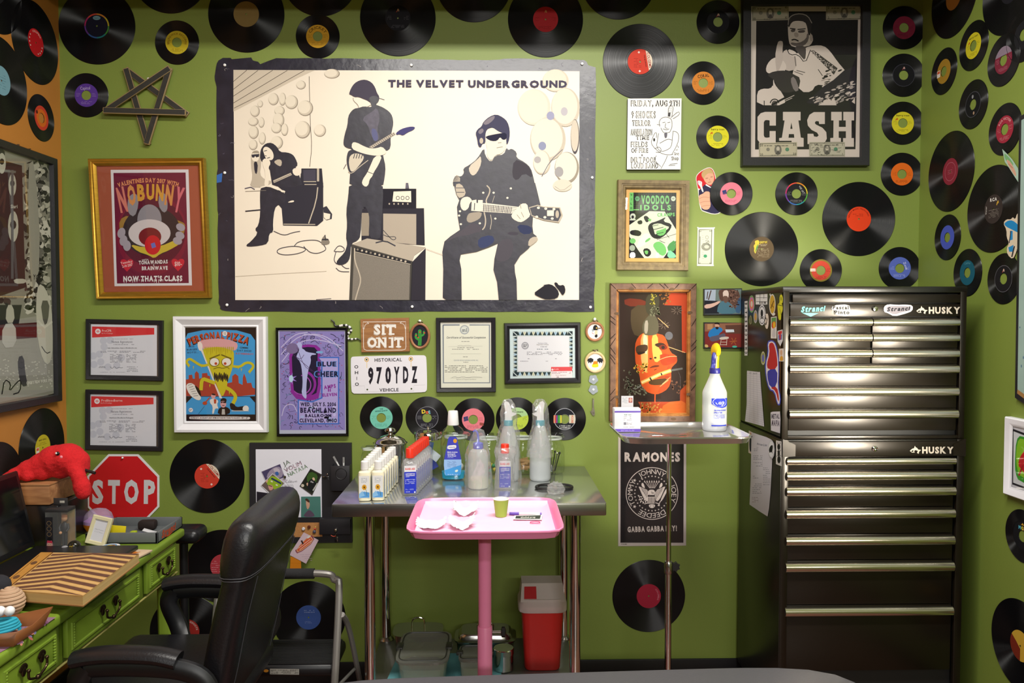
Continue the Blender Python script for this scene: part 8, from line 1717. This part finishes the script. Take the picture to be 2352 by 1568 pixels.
    U = N.cross(X); U = U if U.z > 0 else -U; a = Art(lambda x,y: M.translation + X * (x / 1000) + U * (y / 1000) + N * .0012,N); a.rc(-21,-35,21,35,'#d4d4dc'); f = a.fn; a.fn = lambda x,y: f(x,-y); a.text('Mini Frame',0,-3,4,'#8c8c94',w=30,wt=0); a.text('2" x 3" Photo',0,5,3.4,'#8c8c94',w=28,wt=0); a.build('print',t)
    # dome
    p = D(216,1226); p.y += .03; p.z = DZ; t = thing('dome_ornament','round ornament with clear lilac top and orange base behind the mini frame','ornament',p); M = Matrix.Translation(p)
    MB().lathe([(.02,0),(.038,.008),(.048,.026),(.05,.034),(.048,.034)],mat('orange_plastic','#d8781c',.35),30,M).build('orange_base',t); MB().lathe([(.05,.034),(.0495,.046),(.043,.064),(.028,.078),(.010,.083),(1e-6,.0835)],glassy('lilac_clear',(.85,.74,.88),.05,.06,(.7,.55,.75),.25),30,M).build('clear_dome',t); MB().lathe([(.0485,.032),(.0485,.044),(.046,.046),(1e-6,.046)],mat('lilac_filling','#b088c0',.5),28,M).build('lilac_filling',t)
    # grey tray with bits
    a0,b0 = D(362,1249),D(414,1210); x0,x1,y0,y1,h = -1.37,a0.x,a0.y,b0.y,.037; GT = mat('grey_tray_paint','#5e6264',.5,noise=.08,scale=40); t = thing('grey_tray','shallow grey wooden tray with an orange script logo at the end of the desk','tray',((x0 + x1) / 2,(y0 + y1) / 2,DZ)); mb = MB(); xc,yc = (x0 + x1) / 2,(y0 + y1) / 2; z = DZ + .001
    for c,d in (((xc,y0 + .004,z + h / 2),(x1 - x0,.008,h)),((xc,y1 - .004,z + h / 2),(x1 - x0,.008,h)),((x0 + .004,yc,z + h / 2),(.008,y1 - y0,h)),((x1 - .004,yc,z + h / 2),(.008,y1 - y0,h)),((xc,yc,z + .003),(x1 - x0,y1 - y0,.006))): mb.box(c,d,GT,.0015)
    mb.build('tray_body',t); a = Art(lambda x,y: Vector((x1 + .0006,y0 + x / 1000,z + y / 1000)),(1,0,0)); f = a.fn; a.fn = lambda x,y: f(x,-y); a.text('Stranci',92,-21,26,'#c84c28',w=115,wt=2,shear=.3); a.flat('50,-7 130,-7 92,-1','#c84c28'); a.build('script_logo',t)
    zt = z + .0075
    def bit(nm,lb,cat,u,v,w_,d_,h_,col,rz=0,tilt=0,draw=None): M = Matrix.Translation((x0 + (x1 - x0) * u,y0 + (y1 - y0) * v,zt + h_ / 2 + abs(math.sin(tilt)) * w_ / 2)) @ Matrix.Rotation(rz,4,'Z') @ Matrix.Rotation(tilt,4,'Y'); return tag(MB().box((0,0,0),(w_,d_,h_),ink(col),min(h_,d_) * .3,M).build(nm,None,M.translation),lb,cat)
    bit('sticky_note','bright yellow folded note standing in the grey tray','note',.40,.12,.05,.003,.045,'#dcc820',.1,.12); bit('paper_label','white paper label with dark lettering in the grey tray','label',.72,.45,.045,.03,.002,'#d8d8dc',.2,.35); bit('paper_label','white and red paper label by the right rim of the grey tray','label',.9,.3,.03,.03,.002,'#d8c4c0',-.2,.3); bit('marker_pen','short blue pen in the grey tray','pen',.6,.38,.03,.009,.009,'#2838b0',.2); bit('glasses_case','dark brown glasses case at the back of the grey tray','case',.58,.74,.06,.04,.032,'#2c2422',.1); bit('eraser','grey eraser in the middle of the grey tray','eraser',.52,.22,.05,.03,.010,'#8c8880',.3); bit('grey_putty','flat grey pad at the right of the grey tray','pad',.78,.2,.05,.035,.008,'#74747a',-.2); bit('lime_clip','small lime green clip beside the yellow note','clip',.5,.42,.02,.02,.012,'#a8b82c')
    # small things before the tray
    def flat_thing(nm,lb,cat,px,py,draw,th=.004,r=None):
        p = D(px,py); p.z = DZ + .0005; t = thing(nm,lb,cat,p); draw(p,t)
    def badge(p,t): M = Matrix.Translation(p); MB().lathe([(.030,0),(.032,.003),(.031,.007),(1e-6,.008)],PLASTIC_W,30,M).build('disc',t); a = Art(lambda x,y: p + Vector((x / 1000,y / 1000,.0083)),(0,0,1)); a.el(0,0,22,22,'#6c9cc8',24); a.el(2,0,15,12,'#d8b02c',18); a.flat('-4,-2 12,8 14,2 2,-8','#3c2c34'); a.flat('0,8 14,12 12,4','#b85c2c'); a.build('print',t)
    flat_thing('round_badge','white round badge with a blue and yellow print before the grey tray','badge',252,1259,badge)
    def flag(p,t): M = Matrix.Translation(p + Vector((0,0,.006))) @ Matrix.Rotation(.12,4,'Z'); MB().box((0,0,0),(.062,.036,.012),BLACK_RUB,.002,M).build('tin',t); a = Art(lambda x,y: M @ Vector((x / 1000,y / 1000,.0062)),(0,0,1)); a.rc(-30,-17,30,17,'#2c3c84'); [a.line(q,w_,c) for q,w_,c in (('-30,-17 30,17',8,'#dcd8dc'),('-30,17 30,-17',8,'#dcd8dc'),('-30,-17 30,17',3,'#c02834'),('-30,17 30,-17',3,'#c02834'),('-30,0 30,0',12,'#dcd8dc'),('0,-17 0,17',12,'#dcd8dc'),('-30,0 30,0',7,'#c02834'),('0,-17 0,17',7,'#c02834'))]; a.build('flag_print',t)
    flat_thing('flag_tin','small tin with a union flag lid before the mini frame','tin',215,1267,flag)
    def egg(p,t): MB().ball(p + Vector((0,0,.018)),.02,mat('egg_black','#1c1a12',.2),16,sz=.88).build('shell',t); a = Art(lambda x,y: p + Vector((x / 1000,-.0195,.018 + y / 1000)),(0,-1,0)); a.line('-8,0 -3,6 2,2 6,7',2,'#c8a838',1); a.line('-6,-5 5,-4',2,'#c8a838'); a.build('gold_mark',t)
    flat_thing('black_egg','small glossy black and gold egg beside the boxed figure','ornament',171,1266,egg)
    def bead(p,t): MB().ball(p + Vector((0,0,.012)),.014,glassy('bead_glass',(.95,.97,.98),.05,.1,(.8,.8,.85),.3),14,sz=.85).build('bead',t)
    flat_thing('glass_bead','clear glass bead in front of the boxed figure','bead',149,1270,bead)
    def card(p,t): M = Matrix.Translation(p + Vector((0,0,.004))) @ Matrix.Rotation(-.15,4,'Z'); MB().box((0,0,0),(.095,.075,.006),mat('card_tan','#c4ac90',.7),.001,M).build('block',t); a = Art(lambda x,y: M @ Vector((x / 1000,y / 1000,.0032)),(0,0,1)); a.flat('-8,-12 4,18 10,6 26,14 18,-8 6,-16','#c8742c',1); a.el(-30,6,5,4,'#5c8c4c',8); a.build('print',t)
    flat_thing('printed_block','tan block with an orange flower print beside the sketchbook','block',303,1274,card)
left_back()
def front_left():
    p = D(20,1416,DZ); p.z = DZ + .004; r = .034; t = thing('crochet_toy','beige crocheted ball toy with dark cap at the left edge of the desk','toy',p); YN = mat('beige_yarn','#b8987c',.9); mb = MB()
    for k in range(12): g = (k + .5) / 12 * math.pi; mb.tube([p + Vector((r * math.sin(g) * math.cos(a_ * .26),r * math.sin(g) * math.sin(a_ * .26),r - r * math.cos(g))) for a_ in range(24)],.0052,YN,8,closed=True)
    mb.build('yarn_ball',t); MB().ball(p + Vector((-.03,.012,.072)),.028,mat('dark_yarn','#1e1e26',.9,bump=.6),14).build('dark_cap',t)
    p = D(8,1462,DZ); t = thing('leather_tray','brown leather valet tray holding a teal cord and white beads','tray',(p.x,p.y,DZ)); LE = mat('brown_leather','#7c4a26',.5,noise=.15,scale=30); w_,d_ = .075,.06; q = [(-w_,-d_),(w_,-d_),(w_,d_),(-w_,d_)]; c = Vector((p.x - .015,p.y,DZ + .001)); vs = [c + Vector((x,y,0)) for x,y in q] + [c + Vector((x * 1.22,y * 1.25,.04 if i % 2 else .043)) for i,(x,y) in enumerate(q)] + [c + Vector(((q[i][0] + q[(i + 1) % 4][0]) / 2 * 1.12,(q[i][1] + q[(i + 1) % 4][1]) / 2 * 1.12,.026)) for i in range(4)]
    mb = MB(); fs = [(0,1,2,3)]
    for i in range(4): j = (i + 1) % 4; fs += [(i,j,4 + j,8 + i,4 + i)]
    mb.add(vs,fs,LE); o = mb.build('tray_body',t); m = o.modifiers.new('hide','SOLIDIFY'); m.thickness = .002
    rd = random.Random(1); pts = [c + Vector((.045 * math.cos(k * 1.1) * (1 - k * .008),.036 * math.sin(k * 1.1 + .4) * (1 - k * .008),.012 + k * .0011)) for k in range(24)]
    tag(MB().tube(catmull(pts,6),.0042,mat('teal_cord','#1c98b0',.7),8).build('cord',None,c),'coiled teal cord lying in the brown leather tray','cord')
    for k,(x,y,z,r_) in enumerate(((-.01,.028,.05,.013),(.012,.03,.05,.012))): tag(MB().ball(c + Vector((x,y,z)),r_,PLASTIC_W,14).build('white_bead',None,c + Vector((x,y,z))),'white round bead on top of the teal cord','bead','white beads on the cord')
    a = Art(lambda x,y: PZ(x,y,DZ + .0012),(0,0,1),.00004); a.pg([(30,1416),(129,1417),(52,1470),(-40,1520)],mat('painting_mauve','#8c6c84',.5,noise=.1,scale=30)); rd = random.Random(9)
    for k in range(80): u,v = rd.random(),rd.random(); x,y = 20 + 95 * u - 60 * v,1420 + 62 * v; a.el(x,y,rd.uniform(3,9),rd.uniform(2,4),rd.choice(['#a05c54','#c07c6c','#6c6c90','#b89c84','#7c5470']),8,rd.uniform(0,3),lift=(k % 20 == 0))
    tag(a.build('painted_print',None,D(50,1445)),'mauve and red abstract painted sheet lying on the desk front','print')
front_left()

# ================================================================ office chair, arm rest stand, step stool, treatment bed
LEA,HARD = mat('black_leather','#17161a',.36,noise=.15,scale=40,bump=.25,bscale=180),mat('black_hard_plastic','#121215',.42)
def chair():
    o = Vector((-.93,-.95,0)); t = thing('office_chair','black leather office chair facing the green desk','chair',o)
    # back: rounded slab leaning away from the desk; s runs up, y across
    mb = MB(); prof = []; n = 12
    def sec(zz,xf,th,wy):
        q = []
        for k in range(28): g = 6.28319 * k / 28; c_,s_ = math.cos(g),math.sin(g); q.append(Vector((xf + th / 2 * math.copysign(abs(c_) ** .6,c_),o.y + wy / 2 * math.copysign(abs(s_) ** .45,s_),zz + .01 * 0)))
        return q
    S = [(.40,-.77,.05,.40),(.43,-.765,.085,.45),(.55,-.735,.10,.48),(.70,-.705,.10,.50),(.82,-.675,.095,.50),(.84,-.672,.09,.495),(.86,-.672,.115,.50),(.92,-.660,.125,.50),(.965,-.655,.115,.48),(.99,-.652,.075,.44),(.995,-.652,.03,.40)]
    vs = sum((sec(*s) for s in S),[]); fs = [(i * 28 + k,i * 28 + (k + 1) % 28,(i + 1) * 28 + (k + 1) % 28,(i + 1) * 28 + k) for i in range(len(S) - 1) for k in range(28)]; fs += [tuple(range(27,-1,-1)),tuple((len(S) - 1) * 28 + k for k in range(28))]
    b = mb.add(vs,fs,LEA).build('backrest',t,sharp=1.0); m = b.modifiers.new('soft','SUBSURF'); m.levels = m.render_levels = 1
    mb = MB(); ST = mat('grey_stitching','#3a3a40',.6)
    for zz,xf,th,wy in ((.853,-.672,.104,.502),(.846,-.672,.098,.502)): q = sec(zz,xf,th + .003,wy + .003); mb.tube([q[k] for k in range(28)],.0013,ST,5,closed=True)
    for s_ in (1,-1): mb.tube([(x + .044,o.y + s_ * .19,z) for z,x in ((.46,-.755),(.6,-.722),(.74,-.694),(.84,-.668))],.0013,ST,5)
    mb.build('seam',b).parent = b
    MB().box((o.x + .0,o.y,.47),(.46,.50,.10),LEA,.04,seg=4).build('seat',t)
    for s_ in (1,-1):
        y = o.y + s_ * .275; a = MB(); a.tube(catmull([(-1.06,y,.66),(-1.02,y,.668),(-.96,y,.672),(-.86,y,.668),(-.80,y,.655)],4),.033,LEA,14,flat=.62); p = a.build('arm_pad',t)
        a = MB(); a.tube(catmull([(-1.03,y,.645),(-1.05,y,.60),(-1.02,y,.52),(-.98,y - s_ * .05,.45)],5),.021,HARD,10,flat=1.4); a.tube(catmull([(-1.03,y,.64),(-.93,y,.642),(-.80,y,.632),(-.735,y,.60),(-.72,y,.53),(-.76,y - s_ * .04,.46)],5),.019,HARD,10,flat=1.4); a.build('arm_support',t)
    mb = MB(); mb.cyl((o.x,o.y,.1),(o.x,o.y,.43),.028,HARD,n=18); mb.build('gas_column',t)
    for k in range(5): g = k * 1.2566 + .93; e = Vector((o.x + .28 * math.cos(g),o.y + .28 * math.sin(g),.075)); mb = MB(); mb.tube([(o.x,o.y,.12),e],.022,HARD,8); mb.build('base_arm',t); mb = MB(); mb.cyl(e + Vector((-.014,0,-.045)),e + Vector((.014,0,-.045)),.029,HARD,n=16); mb.build('caster',t)
chair()
def armstand():
    p = PY(440,1225,-.25); t = thing('arm_rest_stand','black padded arm rest on a post behind the far end of the desk','arm rest',(p.x,p.y,0)); MB().box((p.x - .03,p.y,p.z),(.15,.12,.055),LEA,.026,seg=4).build('pad',t); MB().cyl((p.x - .03,p.y,.02),(p.x - .03,p.y,p.z - .02),.016,HARD,n=14).build('post',t); MB().lathe([(.14,0),(.14,.012),(.03,.025)],HARD,24,Matrix.Translation((p.x - .03,p.y,0))).build('base',t)
armstand()
def stool():
    t = thing('step_stool','folding step stool with grey tube frame and black ribbed step','step stool',(-.72,-.45,0)); TB = mat('stool_grey_tube','#8c8884',.35,metal=.4); x0,x1 = -.95,-.535
    q = [(x0,-.66,0),(x0,-.52,.55),(x0 + .02,-.50,.615),(x0 + .07,-.495,.632),(x1 - .07,-.495,.632),(x1 - .02,-.50,.612),(x1,-.52,.55),(x1 - .01,-.66,0)]
    MB().tube(catmull(q,5),.0125,TB,10).build('front_frame',t); MB().tube([(x0 + .12,-.495,.632),(x1 - .09,-.495,.632)],.018,mat('foam_grip','#232326',.9,bump=.5),12).build('foam_grip',t)
    MB().tube(catmull([(x0 + .015,-.53,.5),(x0 + .015,-.45,.4),(x0 + .015,-.26,0)],5),.010,TB,8).build('rear_leg',t); MB().tube(catmull([(x1 + .012,-.53,.5),(x1 + .025,-.45,.4),(x1 + .05,-.26,0)],5),.010,TB,8).build('rear_leg',t); MB().tube([(x1,-.585,.27),(x1 + .03,-.36,.24)],.006,TB,8).build('side_brace',t)
    mb = MB(); mb.box((-.74,-.43,.308),(.385,.22,.045),HARD,.018,seg=3); s = mb.build('step',t); mb = MB()
    for k in range(22): mb.box((-.74,-.53 + k * .0093,.3315),(.36,.004,.004),BLACK_RUB,.001)
    mb.build('tread_ribs',s).parent = s; a = Art(lambda x,y: PY(x,y,-.5412),(0,-1,0),.00005); a.pg([(620,1535),(687,1536),(687,1549),(620,1548)],'#a8a49c'); a.scrib(622,1537,685,1547,4,1.2,'#5c5854',3); a.el(611,1540,6,3.5,'#c8842c',12); a.build('warning_label',s).parent = s
stool()
def bed():
    a,b = PZ(840,1566,.70),PZ(1900,1534,.70); d = (b - a); d.z = 0; X = d.normalized(); Yv = Vector((X.y,-X.x,0)); M = Matrix((X,-Yv,Vector((0,0,1)))).transposed().to_4x4(); e = b + X * .05; M.translation = e + X * -.65 + Yv * .345; M.translation.z = .012
    t = thing('treatment_bed','dark grey padded treatment bed along the bottom of the photo','bed',tuple(M.translation)); VY = mat('grey_vinyl','#4b4a4f',.45,noise=.06,scale=60,bump=.1)
    MB().lathe([(.48,.605),(.50,.615),(.505,.66),(.49,.692),(.46,.70),(1e-6,.70)],VY,72,M,sx=1.3,sy=.72,pw=7).build('cushion',t)
    MB().box((0,0,.575),(1.2,.62,.05),HARD,.01,M).build('bed_frame',t)
    for x in (-.5,.5):
        for y in (-.24,.24): MB().cyl(M @ Vector((x,y,0)),M @ Vector((x,y,.56)),.022,STEEL,n=14).build('leg',t)
bed()
